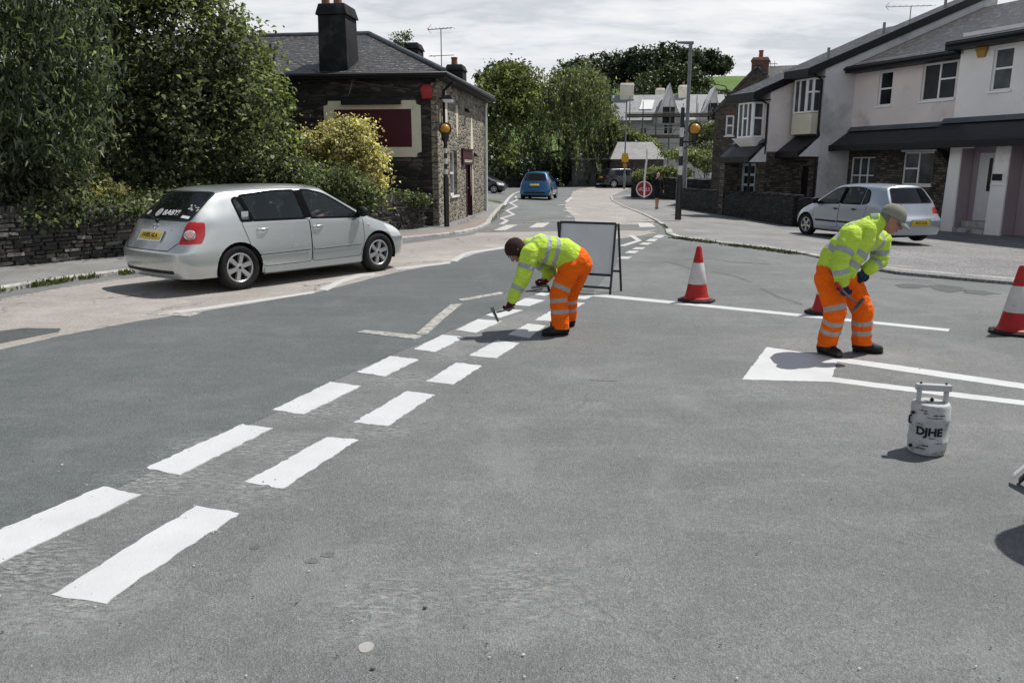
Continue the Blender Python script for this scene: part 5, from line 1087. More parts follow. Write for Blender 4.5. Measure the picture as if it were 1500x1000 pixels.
# ------------------------------------------------------------------ white handle end, with an unseen cart added to cast a shadow into view
tp_ = at(1487, 709); 
tr_ = thing('handle_shadow_caster', 'white handle end of an added unseen shadow caster at the right edge of the photo', 'shadow caster', (3.2, 3.9, 0))
m_trw = mat('caster_white', (.70, .70, .69), .5, .1, 12, stain=(.3, .3, .29), sscale=14, smin=.6)
tx, ty = 3.17, 3.6
b = MB(); b.lathe([(.22, .25), (.26, .28), (.26, 1.35), (.22, 1.43), (.10, 1.46), (.10, 1.52), (.001, 1.52)], (tx, ty, 0), 24); b.build('caster_tank', m_trw, tr_, smooth=40)  # added body, height and place set by the shadow it throws
b = MB(); 
for sx_, sy_ in ((-.18, -.2), (.2, -.2), (-.12, .2), (.2, .2)): b.tube([(tx+sx_, ty+sy_, .1), (tx+sx_, ty+sy_, .85)], .018, 8)
for z_ in (.12, .85): b.tube([(tx-.2, ty-.2, z_), (tx+.2, ty-.2, z_), (tx+.2, ty+.2, z_), (tx-.2, ty+.2, z_), (tx-.2, ty-.2, z_)], .018, 8)
b.tube([(tx+.2, ty-.2, .85), (tx+.55, ty-.3, 1.0)], .018, 8); b.tube([(tx+.2, ty+.2, .85), (tx+.55, ty+.1, 1.0)], .018, 8); b.build('frame', m_black, tr_, smooth=40)
for sx_, sy_ in ((-.12, -.25), (.22, -.25), (-.08, .2), (.22, .2)):
    b = MB(); b.lathe([(.03, -.025), (.085, -.025), (.1, -.012), (.1, .012), (.085, .025), (.03, .025)], (0, 0, 0), 16, 0, Matrix.Rotation(pi/2, 4, 'X')); b.v = [(v[0]+tx+sx_, v[1]+ty+sy_, v[2]+.1) for v in b.v]; b.build('wheel', m_crub, tr_, smooth=40)
a_, e_ = at(1482, 708), Vector((tx-.25, ty+.35, .3)); d_ = (e_-a_); d_.z = 0; d_.normalize(); sd_ = Vector((-d_.y, d_.x, 0))*.04
b = MB(); a2 = a_+Vector((0, 0, .03))
b.hexa([a2-sd_*.8, a2+sd_*.8, e_+sd_, e_-sd_], [a2-sd_*.8+Vector((0, 0, .022)), a2+sd_*.8+Vector((0, 0, .022)), e_+sd_+Vector((0, 0, .03)), e_-sd_+Vector((0, 0, .03))]); b.build('handle_bar', m_trw, tr_, bevel=.006)
b = MB(); b.hexa([a2+d_*.03-sd_*.9-Vector((0, 0, .022)), a2+d_*.03+sd_*.9-Vector((0, 0, .022)), e_+sd_-Vector((0, 0, .03)), e_-sd_-Vector((0, 0, .03))], [a2+d_*.03-sd_*.9-Vector((0, 0, .002)), a2+d_*.03+sd_*.9-Vector((0, 0, .002)), e_+sd_-Vector((0, 0, .002)), e_-sd_-Vector((0, 0, .002))]); b.build('handle_underside', m_black, tr_)
# ------------------------------------------------------------------ vegetation
def leafmat(name, c, c2, trans=.35, rough=.45, spec=.36):
    m, n = newmat(name); gi = n.n.new('ShaderNodeNewGeometry'); rp_ = gi.outputs['Random Per Island']
    col = n.ramp(rp_, (0., k(c, .62)), (.45, c), (.8, c2), (.9, k(c2, 1.3)), (1., k(c2, 1.95)))
    big = n.ramp(n.noise(1.1, 4, .65, gi.outputs['Position']), (.33, .55), (.68, 1.5)); col = n.mix(1., col, big, 'MULTIPLY')
    n.set(n.b.inputs['Base Color'], col); n.b.inputs['Roughness'].default_value = rough; n.b.inputs['Specular IOR Level'].default_value = spec
    tr = n.n.new('ShaderNodeBsdfTranslucent'); n.set(tr.inputs[0], n.mix(1., col, (1.4, 1.45, .75), 'MULTIPLY'))
    mx = n.n.new('ShaderNodeMixShader'); mx.inputs[0].default_value = trans; n.l.new(n.b.outputs[0], mx.inputs[1]); n.l.new(tr.outputs[0], mx.inputs[2]); n.l.new(mx.outputs[0], n.out.inputs[0]); return m
m_leaf_dark = leafmat('dark_leaves', (.080, .102, .060), (.160, .188, .108), .5)
m_leaf_mid = leafmat('mid_leaves', (.100, .128, .060), (.175, .210, .100), .5)
m_leaf_drop = leafmat('drooping_leaves', (.078, .104, .068), (.142, .172, .108), .5)
m_leaf_yel = leafmat('golden_leaves', (.33, .30, .13), (.62, .56, .31), .42)
m_leaf_will = leafmat('willow_leaves', (.105, .128, .070), (.170, .198, .108), .48)
m_leaf_lime = leafmat('bright_leaves', (.088, .112, .036), (.155, .185, .068))
m_leaf_far = leafmat('far_dark_leaves', (.028, .042, .024), (.052, .070, .038), .25)
m_leaf_pale = leafmat('pale_ivy', (.14, .17, .08), (.27, .30, .16))
m_bark = mat('bark', (.045, .038, .032), .95, .4, 9, .8, 25)
m_weed = leafmat('weeds', (.055, .085, .022), (.12, .14, .05))
def crown(lobes, n, seed, size=.09, asp=.55, clump=.32, per=26, droop=0., shell=.5, up=.35, gaps=0.):
    """leaf-shaped folded quads gathered in clumps through the crown's volume"""
    g = np.random.default_rng(seed); L = np.array([[*c, *r] for c, r in lobes], float)
    vol = (L[:, 3]*L[:, 4]*L[:, 5])**.67; pk = g.choice(len(L), size=max(1, n//per), p=vol/vol.sum())
    u = g.normal(size=(len(pk), 3)); u /= np.linalg.norm(u, axis=1)[:, None]
    rad = shell+(1-shell)*g.random(len(pk))**.6
    rad = rad*(1+.16*g.normal(size=len(pk))*(g.random(len(pk)) < .35)+.10*np.sin(u[:, 0]*7+seed)+.08*np.sin(u[:, 2]*9+u[:, 1]*5))
    cc = L[pk, :3]+u*rad[:, None]*L[pk, 3:]
    if gaps:   # thin out some clumps so that the background shows through
        s = np.sin(cc[:, 0]*2.1+seed)+np.sin(cc[:, 1]*1.7)+np.sin(cc[:, 2]*2.4+seed*2); keep = s < gaps; cc = cc[keep]; u = u[keep]
    N_ = len(cc)*per; C = np.repeat(cc, per, 0); O = np.repeat(u, per, 0)
    cs = clump*(.45+1.1*np.repeat(g.random(len(cc)), per))
    P = C+g.normal(size=(N_, 3))*cs[:, None]*np.array([.6, .6, .42])
    nr = g.normal(size=(N_, 3))+O*.5+np.array([0, 0, up*2]); nr /= np.linalg.norm(nr, axis=1)[:, None]
    a = g.normal(size=(N_, 3)); a[:, 2] -= droop*2.2; a -= nr*(a*nr).sum(1)[:, None]; a /= np.linalg.norm(a, axis=1)[:, None]
    b = np.cross(nr, a); s = size*(.45+1.0*g.random(N_))*np.repeat(.75+.5*g.random(len(cc)), per); A = a*s[:, None]; B = b*(s*asp)[:, None]; Z = nr*(s*.18)[:, None]
    V = np.stack([P-A*.5, P+B*.5-A*.05+Z, P+A*.5-Z*.8, P-B*.5-A*.05+Z], 1).reshape(-1, 3)
    return V
def leafobj(name, V, m, parent=None, origin=None):
    nq = len(V)//4; me = bpy.data.meshes.new(name)
    me.vertices.add(nq*4); me.vertices.foreach_set('co', V.astype(np.float32).ravel())
    me.loops.add(nq*4); me.loops.foreach_set('vertex_index', np.arange(nq*4, dtype=np.int32))
    me.polygons.add(nq); me.polygons.foreach_set('loop_start', np.arange(0, nq*4, 4, dtype=np.int32))
    me.update(calc_edges=True); me.materials.append(m); return link(name, me, parent, origin)
def limb(b, p, q, r0, r1, r, wob=.12, n=6, seg=5):
    p, q = Vector(p), Vector(q); L = (q-p).length
    pts = [p.lerp(q, i/seg)+Vector((r.gauss(0, wob), r.gauss(0, wob), r.gauss(0, wob*.5)))*L*.25*(1 if 0 < i < seg else 0) for i in range(seg+1)]
    b.tube(pts, [r0+(r1-r0)*i/seg for i in range(seg+1)], n); return pts
def tree(name, base, lobes, n, m, label, cat='tree', seed=1, tr=.16, group=None, limbs=9, trunk_top=None, mbark=None, **kw):
    t = thing(name, label, cat, base, 0, group); r = random.Random(seed)
    leafobj('crown', crown(lobes, n, seed, **kw), m, t)
    b = MB(); base = Vector(base); cx_ = sum((Vector(c) for c, _ in lobes), Vector())/len(lobes)
    top = Vector(trunk_top) if trunk_top else Vector((cx_.x*.6+base.x*.4, cx_.y*.6+base.y*.4, cx_.z))
    pts = limb(b, base-Vector((0, 0, .1)), top, tr, tr*.4, r, .08, 9, 6)
    for i in range(limbs):
        c, rr = lobes[i % len(lobes)]; s = pts[r.randint(1, 5)]
        e = Vector(c)+Vector((r.uniform(-.8, .8)*rr[0], r.uniform(-.8, .8)*rr[1], r.uniform(-.2, .85)*rr[2]))
        pl_ = limb(b, s, e, tr*.42, tr*.07, r, .2, 6, 4)
        for j in range(2): limb(b, pl_[2+j], pl_[2+j]+Vector((r.gauss(0, 1), r.gauss(0, 1), r.gauss(.4, .6)))*.35*max(rr), tr*.16, .008, r, .2, 5, 3)
    b.build('trunk', mbark or m_bark, t, smooth=50); return t
def lob(px, py, Y, rx, rz, ry=None): # crown lobe given by picture place, depth and metres
    p = atY(px, py, Y); return ((p.x, p.y, p.z), (rx, ry or rx*.85, rz))
G0 = 'garden trees and shrubs behind the stone wall'
# big broadleaf tree in the middle of the garden
tree('broadleaf_tree', (-8.3, 18.4, 0), [lob(250, 60, 18, 1.9, 1.4), lob(150, 60, 18.5, 1.8, 1.7), lob(300, 110, 18.2, 1.35, 1.3), lob(250, 165, 17.6, 1.7, 1.2), lob(355, 185, 18.4, .95, 1.2), lob(160, 200, 18, 1.6, 1.2), lob(200, -60, 18.6, 2.0, 1.2), lob(262, 10, 18.6, .95, .8), lob(255, 235, 17.6, 1.3, .7)], 44000, m_leaf_dark, 'large dark green broadleaf tree behind the stone wall and the silver car', seed=11, tr=.22, size=.115, asp=.62, clump=.34, up=.5, gaps=1.35, group=G0)
tree('broadleaf_tree', (-6.1, 20.2, 0), [lob(380, 145, 20.3, .72, .85), lob(364, 90, 20.4, .58, .7), lob(390, 215, 20, .85, .8), lob(340, 250, 19.5, .8, .55), lob(326, 60, 20.4, .45, .45), lob(345, 30, 20.2, .14, .22)], 13000, m_leaf_mid, 'lighter green small tree in front of the left end of the pub roof', seed=12, tr=.1, size=.11, asp=.6, clump=.26, up=.4, gaps=1.9, group=G0)
# tree with long hanging leaves at the far left
tree('drooping_tree', (-9.8, 14.9, 0), [lob(30, 90, 14.3, 1.3, 1.3), lob(70, 190, 14.5, 1.0, 1.0), lob(-60, 180, 14, 1.4, 1.4), lob(20, -10, 14.6, 1.6, 1.0), lob(100, 110, 14.8, .75, .6), lob(-90, 30, 14.2, 1.6, 1.6), lob(15, 240, 14.2, .9, .6)], 24000, m_leaf_drop, 'tree with long narrow hanging leaves filling the far left edge', seed=13, tr=.16, size=.17, asp=.24, clump=.3, droop=1.1, up=.1, gaps=1.7, group=G0)
# shrubs
tree('golden_shrub', (-4.75, 20.9, 0), [lob(495, 225, 20.8, .95, .75), lob(455, 235, 20.7, .75, .75), lob(538, 250, 20.7, .55, .75), lob(510, 195, 20.9, .55, .4), lob(500, 280, 20.6, .95, .6)], 24000, m_leaf_yel, 'rounded golden yellow shrub below the maroon sign board', 'shrub', 14, .05, size=.085, asp=.6, clump=.2, up=.5, group=G0)
tree('green_shrub', (-5.35, 19.2, 0), [lob(440, 268, 19.1, .75, .5), lob(500, 275, 19.4, .6, .45), lob(400, 262, 18.9, .65, .55), lob(535, 290, 19.8, .4, .3)], 11000, m_leaf_dark, 'dark green shrub under the golden one, just above the silver car roof', 'shrub', 15, .04, size=.085, asp=.6, clump=.2, up=.5, group=G0)
tree('low_shrub', (-3.4, 21.6, 0), [lob(585, 291, 21.5, .45, .16), lob(615, 293, 21.7, .3, .13)], 2600, m_leaf_dark, 'low dark plant spilling over the wall end beside the pub', 'shrub', 16, .02, size=.07, asp=.6, clump=.12, group=G0)
tree('golden_shrub', (-8.2, 15.5, 0), [lob(130, 283, 15.2, .42, .16), lob(95, 287, 15.3, .25, .12), lob(165, 285, 15.4, .25, .12)], 2400, m_leaf_yel, 'small patch of golden leaves showing over the stone wall at far left', 'shrub', 17, .03, size=.07, asp=.6, clump=.12, group=G0)
tree('hedge', (-9.2, 14.6, 0), [lob(20, 296, 14.2, .9, .36), lob(85, 305, 14.3, .8, .26), lob(-70, 290, 13.8, .9, .5), lob(165, 303, 15.0, .7, .24), lob(40, 318, 13.75, .5, .14), lob(120, 312, 14.6, .45, .12), lob(60, 270, 15.2, 1.2, .5), lob(230, 300, 16.4, .9, .35), lob(330, 300, 17.8, .8, .3)], 20000, m_leaf_dark, 'dark ivy and undergrowth along the top of the dry stone wall', 'hedge', 18, .03, size=.085, asp=.7, clump=.22, group=G0)
# backing trees, deeper in the garden
tree('broadleaf_tree', (-12.5, 22.5, 0), [lob(40, 120, 22, 2.2, 2.6), lob(150, 150, 22.5, 2.2, 2.4), lob(270, 190, 23, 2., 1.8), lob(60, 240, 21, 2., 1.2), lob(200, 250, 21.5, 2., 1.)], 16000, m_leaf_dark, 'dark tree deeper in the garden seen through gaps of the nearer trees', seed=19, tr=.2, size=.16, asp=.65, clump=.5, group=G0)
# plant growing out of the pub chimney
tree('chimney_plant', (c2_.matrix_basis.translation if False else atY(590, 66, 28.2)), [lob(588, 60, 28.2, .28, .22), lob(603, 52, 28.3, .2, .2), lob(578, 64, 28.2, .15, .12)], 500, m_leaf_mid, 'small wild plant sprouting by the rear chimney of the pub', 'plant', 20, .012, size=.08, asp=.5, clump=.14, limbs=5)
# willow and its neighbours at the bend
def willow(name, base, lobes, n, m, label, seed, strands=900):
    g = np.random.default_rng(seed); V = [crown(lobes, n//3, seed, size=.26, asp=.4, clump=.5, droop=.8, up=.2)]
    L = np.array([[*c, *r] for c, r in lobes]); pk = g.choice(len(L), strands); u = g.normal(size=(strands, 3)); u[:, 2] = abs(u[:, 2])*.8-.15; u /= np.linalg.norm(u, axis=1)[:, None]
    st = L[pk, :3]+u*L[pk, 3:]*(.75+.3*g.random((strands, 1))); ln = 1.2+2.6*g.random(strands); per = max(8, (2*n//3)//strands)
    t = g.random((strands, per)); lean = g.normal(size=(strands, 2))*.12+u[:, :2]*.25
    P = np.stack([st[:, None, 0]+lean[:, None, 0]*t*ln[:, None], st[:, None, 1]+lean[:, None, 1]*t*ln[:, None], np.maximum(st[:, None, 2]-t*ln[:, None], .4)], 2).reshape(-1, 3)+g.normal(size=(strands*per, 3))*.06
    N_ = len(P); a = g.normal(size=(N_, 3))*.35; a[:, 2] -= 1; a /= np.linalg.norm(a, axis=1)[:, None]; b = np.cross(a, g.normal(size=(N_, 3))); b /= np.linalg.norm(b, axis=1)[:, None]
    s = (.28*(.7+.6*g.random(N_)))[:, None]; V.append(np.stack([P-a*s*.5, P+b*s*.16, P+a*s*.5, P-b*s*.16], 1).reshape(-1, 3))
    t_ = thing(name, label, 'tree', base); leafobj('crown', np.concatenate(V), m, t_)
    bb = MB(); r = random.Random(seed); pts = limb(bb, Vector(base)-Vector((0, 0, .1)), Vector(base)+Vector((0, 0, 5.5)), .3, .15, r, .1, 8)
    for c, rr in lobes: limb(bb, pts[3], Vector(c), .14, .03, r, .2)
    bb.build('trunk', m_bark, t_, smooth=50)
willow('willow_tree', (5.2, 75, 0), [lob(835, 140, 74, 3.4, 2.6), lob(775, 165, 74, 3.4, 2.6), lob(805, 130, 74.5, 2.6, 2.), lob(870, 185, 73.5, 2.4, 2.6), lob(815, 210, 73, 4., 2.4), lob(760, 225, 73, 2.8, 2.2), lob(858, 122, 75, 2.0, 1.6), lob(880, 225, 72.5, 1.4, 1.6)], 42000, m_leaf_will, 'broad weeping willow filling the middle distance behind the blue car', 21)
tree('broadleaf_tree', (-2.2, 70, 0), [lob(725, 145, 69, 2.2, 2.4), lob(700, 180, 68, 1.8, 2.6), lob(748, 120, 70, 1.8, 1.6), lob(760, 150, 70, 1.8, 2.), lob(720, 225, 67.5, 2.0, 1.8), lob(770, 125, 72, 1.4, 1.2)], 12000, m_leaf_lime, 'bright green tree between the pub and the weeping willow', seed=22, tr=.2, size=.3, asp=.6, clump=.6, gaps=1.9)
tree('broadleaf_tree', (-.5, 95, 1), [lob(738, 108, 94, 2.2, 1.3), lob(755, 112, 95, 1.6, 1.4), lob(715, 120, 95, 1.6, 1.2)], 3200, m_leaf_far, 'dark round topped tree showing above the bright green one', seed=23, tr=.2, size=.42, clump=.6, gaps=1.9)
tree('broadleaf_tree', (8.5, 92, 1), [lob(845, 100, 92, 1.4, 1.), lob(838, 112, 92, 1.6, 1.)], 2200, m_leaf_far, 'dark tree top just right of the willow crown', seed=24, tr=.2, size=.4, clump=.6, gaps=1.9)
tree('broadleaf_tree', (10.8, 73, 0), [lob(912, 207, 72.8, 1.6, 1.1), lob(932, 212, 72.8, 1.5, .9), lob(891, 198, 72.6, .9, 1.7), lob(950, 216, 73, 1.2, .6)], 7000, m_leaf_mid, 'leafy tree in front of the scaffolded house, above the barn roof', seed=25, tr=.14, size=.24, clump=.45, gaps=1.9)
tree('broadleaf_tree', (15.9, 60, 0), [lob(1040, 205, 60, 1.3, 1.2), lob(1055, 185, 60, 1.1, 1.0), lob(1030, 225, 59, 1.2, .8), lob(1020, 195, 61, .8, .8)], 5000, m_leaf_dark, 'dark green tree beside the amber globe, left of the brown stone house', seed=26, tr=.12, size=.2, clump=.4, gaps=1.9)
tree('hedge', (14.0, 56.5, -.2), [lob(1005, 228, 56, .9, .45), lob(1028, 232, 56, 1.1, .5), lob(1040, 242, 56, .8, .5), lob(985, 226, 57, .7, .3)], 5000, m_leaf_pale, 'pale sunlit ivy hedge hanging over the garden walls', 'hedge', 27, .05, size=.16, clump=.25, droop=.7)
tree('hedge', (12, 51.6, -.2), [lob(955, 254, 51.5, .8, .32), lob(975, 252, 51.2, .7, .36), lob(1000, 255, 51, .6, .3), (lob(940, 258, 52, .4, .25))], 4200, m_leaf_mid, 'low green shrubs growing along the top of the dark wall', 'hedge', 28, .03, size=.13, clump=.22)
tree('golden_shrub', (9.0, 53.5, -.2), [lob(938, 257, 53.4, .32, .26)], 700, m_leaf_yel, 'tiny yellow green shrub at the end of the dark wall', 'shrub', 29, .02, size=.11, clump=.16, limbs=4)
# dark undergrowth behind the low wall at the bend
tree('hedge', (-2, 70, 0), [lob(715, 248, 69, 2., 1.2), lob(755, 250, 70, 2.2, 1.2), lob(800, 250, 72, 2.4, 1.2), lob(840, 248, 73, 1.8, 1.), lob(690, 245, 66, 2.4, 1.5)], 9000, m_leaf_far, 'dark shady undergrowth behind the wall at the road bend', 'hedge', 30, .06, size=.3, clump=.6)
# hill with a field and its crest of trees
def hill():
    xs = np.linspace(-260, 420, 86); ys = np.linspace(112, 520, 52); X, Y = np.meshgrid(xs, ys)
    sy = np.clip((Y-112)/165, 0, 1); sy = sy*sy*(3-2*sy); hx = np.exp(-((X-70)/88)**2)*.98+.12*np.exp(-((X+120)/120)**2)
    Z = 33*sy*hx+1.2*np.sin(X*.05+Y*.03)*sy-.8
    V = np.stack([X, Y, Z], 2).reshape(-1, 3); w_ = len(xs); F_ = [(j*w_+i, j*w_+i+1, (j+1)*w_+i+1, (j+1)*w_+i) for j in range(len(ys)-1) for i in range(w_-1)]
    me = bpy.data.meshes.new('hill'); me.from_pydata(V.tolist(), [], F_); me.materials.append(mat('pasture', (.095, .155, .04), .95, .2, .05, .3, 3, stain=(.13, .16, .055), sscale=.02)); me.polygons.foreach_set('use_smooth', [True]*len(me.polygons))
    tag(link('hill', me), kind='structure')
    def hz(x, y):
        s = min(1, max(0, (y-112)/165)); s = s*s*(3-2*s); return 33*s*(math.exp(-((x-70)/88)**2)*.98+.12*math.exp(-((x+120)/120)**2))-.8
    return hz
hz = hill()
G1 = 'trees on the crest of the hill'
hl = ['leftmost tree of the hill crest, above the willow', 'second hill crest tree, left of the cream chimney', 'third hill crest tree, above the tall cream chimney', 'hill crest tree above the left part of the grey roof', 'tallest hill crest tree, above the first white gable', 'hill crest tree just left of the street lamp head', 'hill crest tree right of the street lamp head', 'rounded hill crest tree second from the field', 'rightmost hill crest tree, beside the open green field']
for i, (px_, yt, yb, rw) in enumerate([(866, 82, 130, 19), (888, 78, 132, 20), (912, 76, 132, 20), (935, 70, 132, 20), (962, 66, 130, 22), (985, 68, 130, 20), (1008, 72, 128, 20), (1030, 74, 125, 19), (1052, 84, 122, 15)]):
    Y = 262+((i*37) % 11)-5; c = atY(px_, (yt+yb)/2-4, Y); gzz = hz(c.x, Y); hh = atY(px_, yt, Y).z-gzz; rr = rw/1150*Y*1.12
    lb_ = [((c.x, Y, gzz+hh*.70), (rr*.9, rr*.9, hh*.32)), ((c.x-rr*.45, Y+1, gzz+hh*.55), (rr*.6, rr*.6, hh*.24)), ((c.x+rr*.45, Y-1, gzz+hh*.58), (rr*.62, rr*.6, hh*.25)), ((c.x, Y-2, gzz+hh*.36), (rr*.85, rr*.7, hh*.22)), ((c.x+rr*.3, Y+2, gzz+hh*.2), (rr*.8, rr*.6, hh*.2))]
    tree('hill_tree', (c.x, Y, gzz), lb_, 4600, m_leaf_far, hl[i], seed=40+i, tr=.45, group=G1, size=.8, asp=.7, clump=1.05, gaps=2.1, limbs=7)
tree('hill_tree', (58, 205, hz(58, 205)), [lob(975, 118, 204, 6, 3.4), lob(1000, 115, 204, 5.5, 3.6), lob(950, 128, 203, 5, 2.6), lob(1020, 124, 204, 4.5, 2.6)], 7000, leafmat('hill_green_leaves', (.030, .05, .016), (.06, .08, .028), .2), 'broad mid green tree clump lower on the hill behind the scaffolded roof', seed=55, tr=.4, group=G1, size=.7, clump=1.1)
tree('hedge', (32, 170, hz(32, 170)), [lob(895, 140, 168, 4, 2.), lob(930, 138, 168, 5, 2.), lob(870, 140, 168, 4, 2.2), lob(1040, 142, 168, 5, 1.2), lob(1066, 141, 170, 3, .8)], 4000, m_leaf_far, 'dark field hedge across the foot of the hill', 'hedge', 56, .2, size=.6, clump=1.)
# gutter weeds and grass at the kerbs
def weeds(name, line, n, seed, m=m_weed, sz=.05, spread=.09, hgt=.10):
    g = np.random.default_rng(seed); P = [Vector((p[0], p[1], gz(p[0], p[1]))) for p in line]; V = []
    seg = [(a, b, (b-a).length) for a, b in zip(P, P[1:])]; T = sum(s[2] for s in seg)
    for i in range(n):
        t = g.random()*T; 
        for a, b, l in seg:
            if t <= l: break
            t -= l
        if mnoise.noise(a.lerp(b, t/l)*2.2) < -.25: continue
        p = a.lerp(b, t/l)+Vector((g.normal()*spread, g.normal()*spread, 0)); h = hgt*(.3+g.random()); d = Vector((g.normal()*.5, g.normal()*.5, 1)).normalized()*h; w_ = Vector((-d.y, d.x, 0)).normalized()*sz*(.12+.2*g.random())
        V += [p, p+d*.5+w_, p+d, p+d*.5-w_]
    o = leafobj(name, np.array([tuple(v) for v in V]), m); o['kind'] = 'stuff'
weeds('gutter_weeds', [(kL[2][0]-.03, kL[2][1]), kL[3], kL[4], kL[5], kL[6]], 6500, 1, sz=.07, spread=.06, hgt=.09)
weeds('gutter_weeds', [(p[0]-.05, p[1]-.1) for p in kR[8:12]], 2200, 2, leafmat('dark_moss', (.03, .04, .014), (.06, .07, .025)), .07, .1, .06)
weeds('gutter_weeds', [tuple(at(x_, y_)[:2]) for x_, y_ in ((716, 327), (724, 320), (733, 308), (740, 302))], 500, 3, sz=.04, spread=.08, hgt=.09)
weeds('gutter_weeds', [tuple(at(x_, y_)[:2]) for x_, y_ in ((668, 333), (684, 327), (700, 317), (708, 311))], 400, 4, sz=.04, spread=.05, hgt=.10)
weeds('gutter_weeds', [tuple(at(x_, y_)[:2]) for x_, y_ in ((1012, 305), (1060, 314), (1110, 324), (1165, 334))], 700, 5, m_leaf_dark, .06, .05, .12)
# ------------------------------------------------------------------ cars
def carpaint(name, col, metal=.6, rough=.32):
    m, n = newmat(name); p = n.obj()
    dirt = n.ramp(n.noise(1.4, 3, .5, p), (.35, 0.), (.75, 1.)); c = n.mix(n.math('MULTIPLY', dirt, .15), col, k(col, .8))
    n.set(n.b.inputs['Base Color'], c); n.b.inputs['Metallic'].default_value = metal
    n.set(n.b.inputs['Roughness'], n.math('ADD', n.math('MULTIPLY', dirt, .12), rough)); n.b.inputs['Coat Weight'].default_value = .8; n.b.inputs['Coat Roughness'].default_value = .05; return m
def carglass(name, tint, alpha):
    m, n = newmat(name); n.b.inputs['Base Color'].default_value = (*tint, 1); n.b.inputs['Roughness'].default_value = .02; n.b.inputs['Specular IOR Level'].default_value = .8
    tr = n.n.new('ShaderNodeBsdfTransparent'); tr.inputs[0].default_value = (.75, .8, .8, 1); mx = n.n.new('ShaderNodeMixShader'); mx.inputs[0].default_value = alpha
    n.l.new(tr.outputs[0], mx.inputs[1]); n.l.new(n.b.outputs[0], mx.inputs[2]); n.l.new(mx.outputs[0], n.out.inputs[0]); return m
m_cglass = carglass('car_glass', (.040, .052, .056), .34); m_cglass_d = carglass('dark_car_glass', (.008, .010, .012), .70)
m_trim = mat('black_plastic_trim', (.018, .018, .019), .6, .15, 20, local=True); m_gap = mat('shut_line', (.012, .012, .012), .9, 0, 5)
m_tyre = mat('tyre_rubber', (.016, .016, .017), .85, .25, 18, .2, 60, local=True); m_rim = mat('alloy_rim', (.48, .48, .48), .35, .06, 8, metal=.75, local=True)
m_pillar = mat('pillar_black', (.007, .007, .008), .95, .1, 4, spec=.03)
m_dark = mat('dark_underside', (.008, .008, .009), .9, .1, 4); m_seat = mat('seat_fabric', (.035, .035, .038), .9, .15, 10, local=True)
m_tail = mat('tail_lamp_red', (.36, .012, .012), .12, .3, 9, coat=.8, local=True); m_tailc = mat('tail_lamp_clear', (.50, .30, .27), .15, .2, 14, coat=.8, local=True); m_head = mat('head_lamp', (.55, .57, .58), .1, .1, 9, coat=.9, local=True)
m_plate = mat('yellow_number_plate', (.62, .42, .03), .45, .05, 10, local=True); m_chrome = mat('chrome', (.6, .6, .6), .15, .03, 5, metal=1., local=True); m_sticker = mat('white_sticker', (.70, .70, .70), .5, .03, 10, local=True)
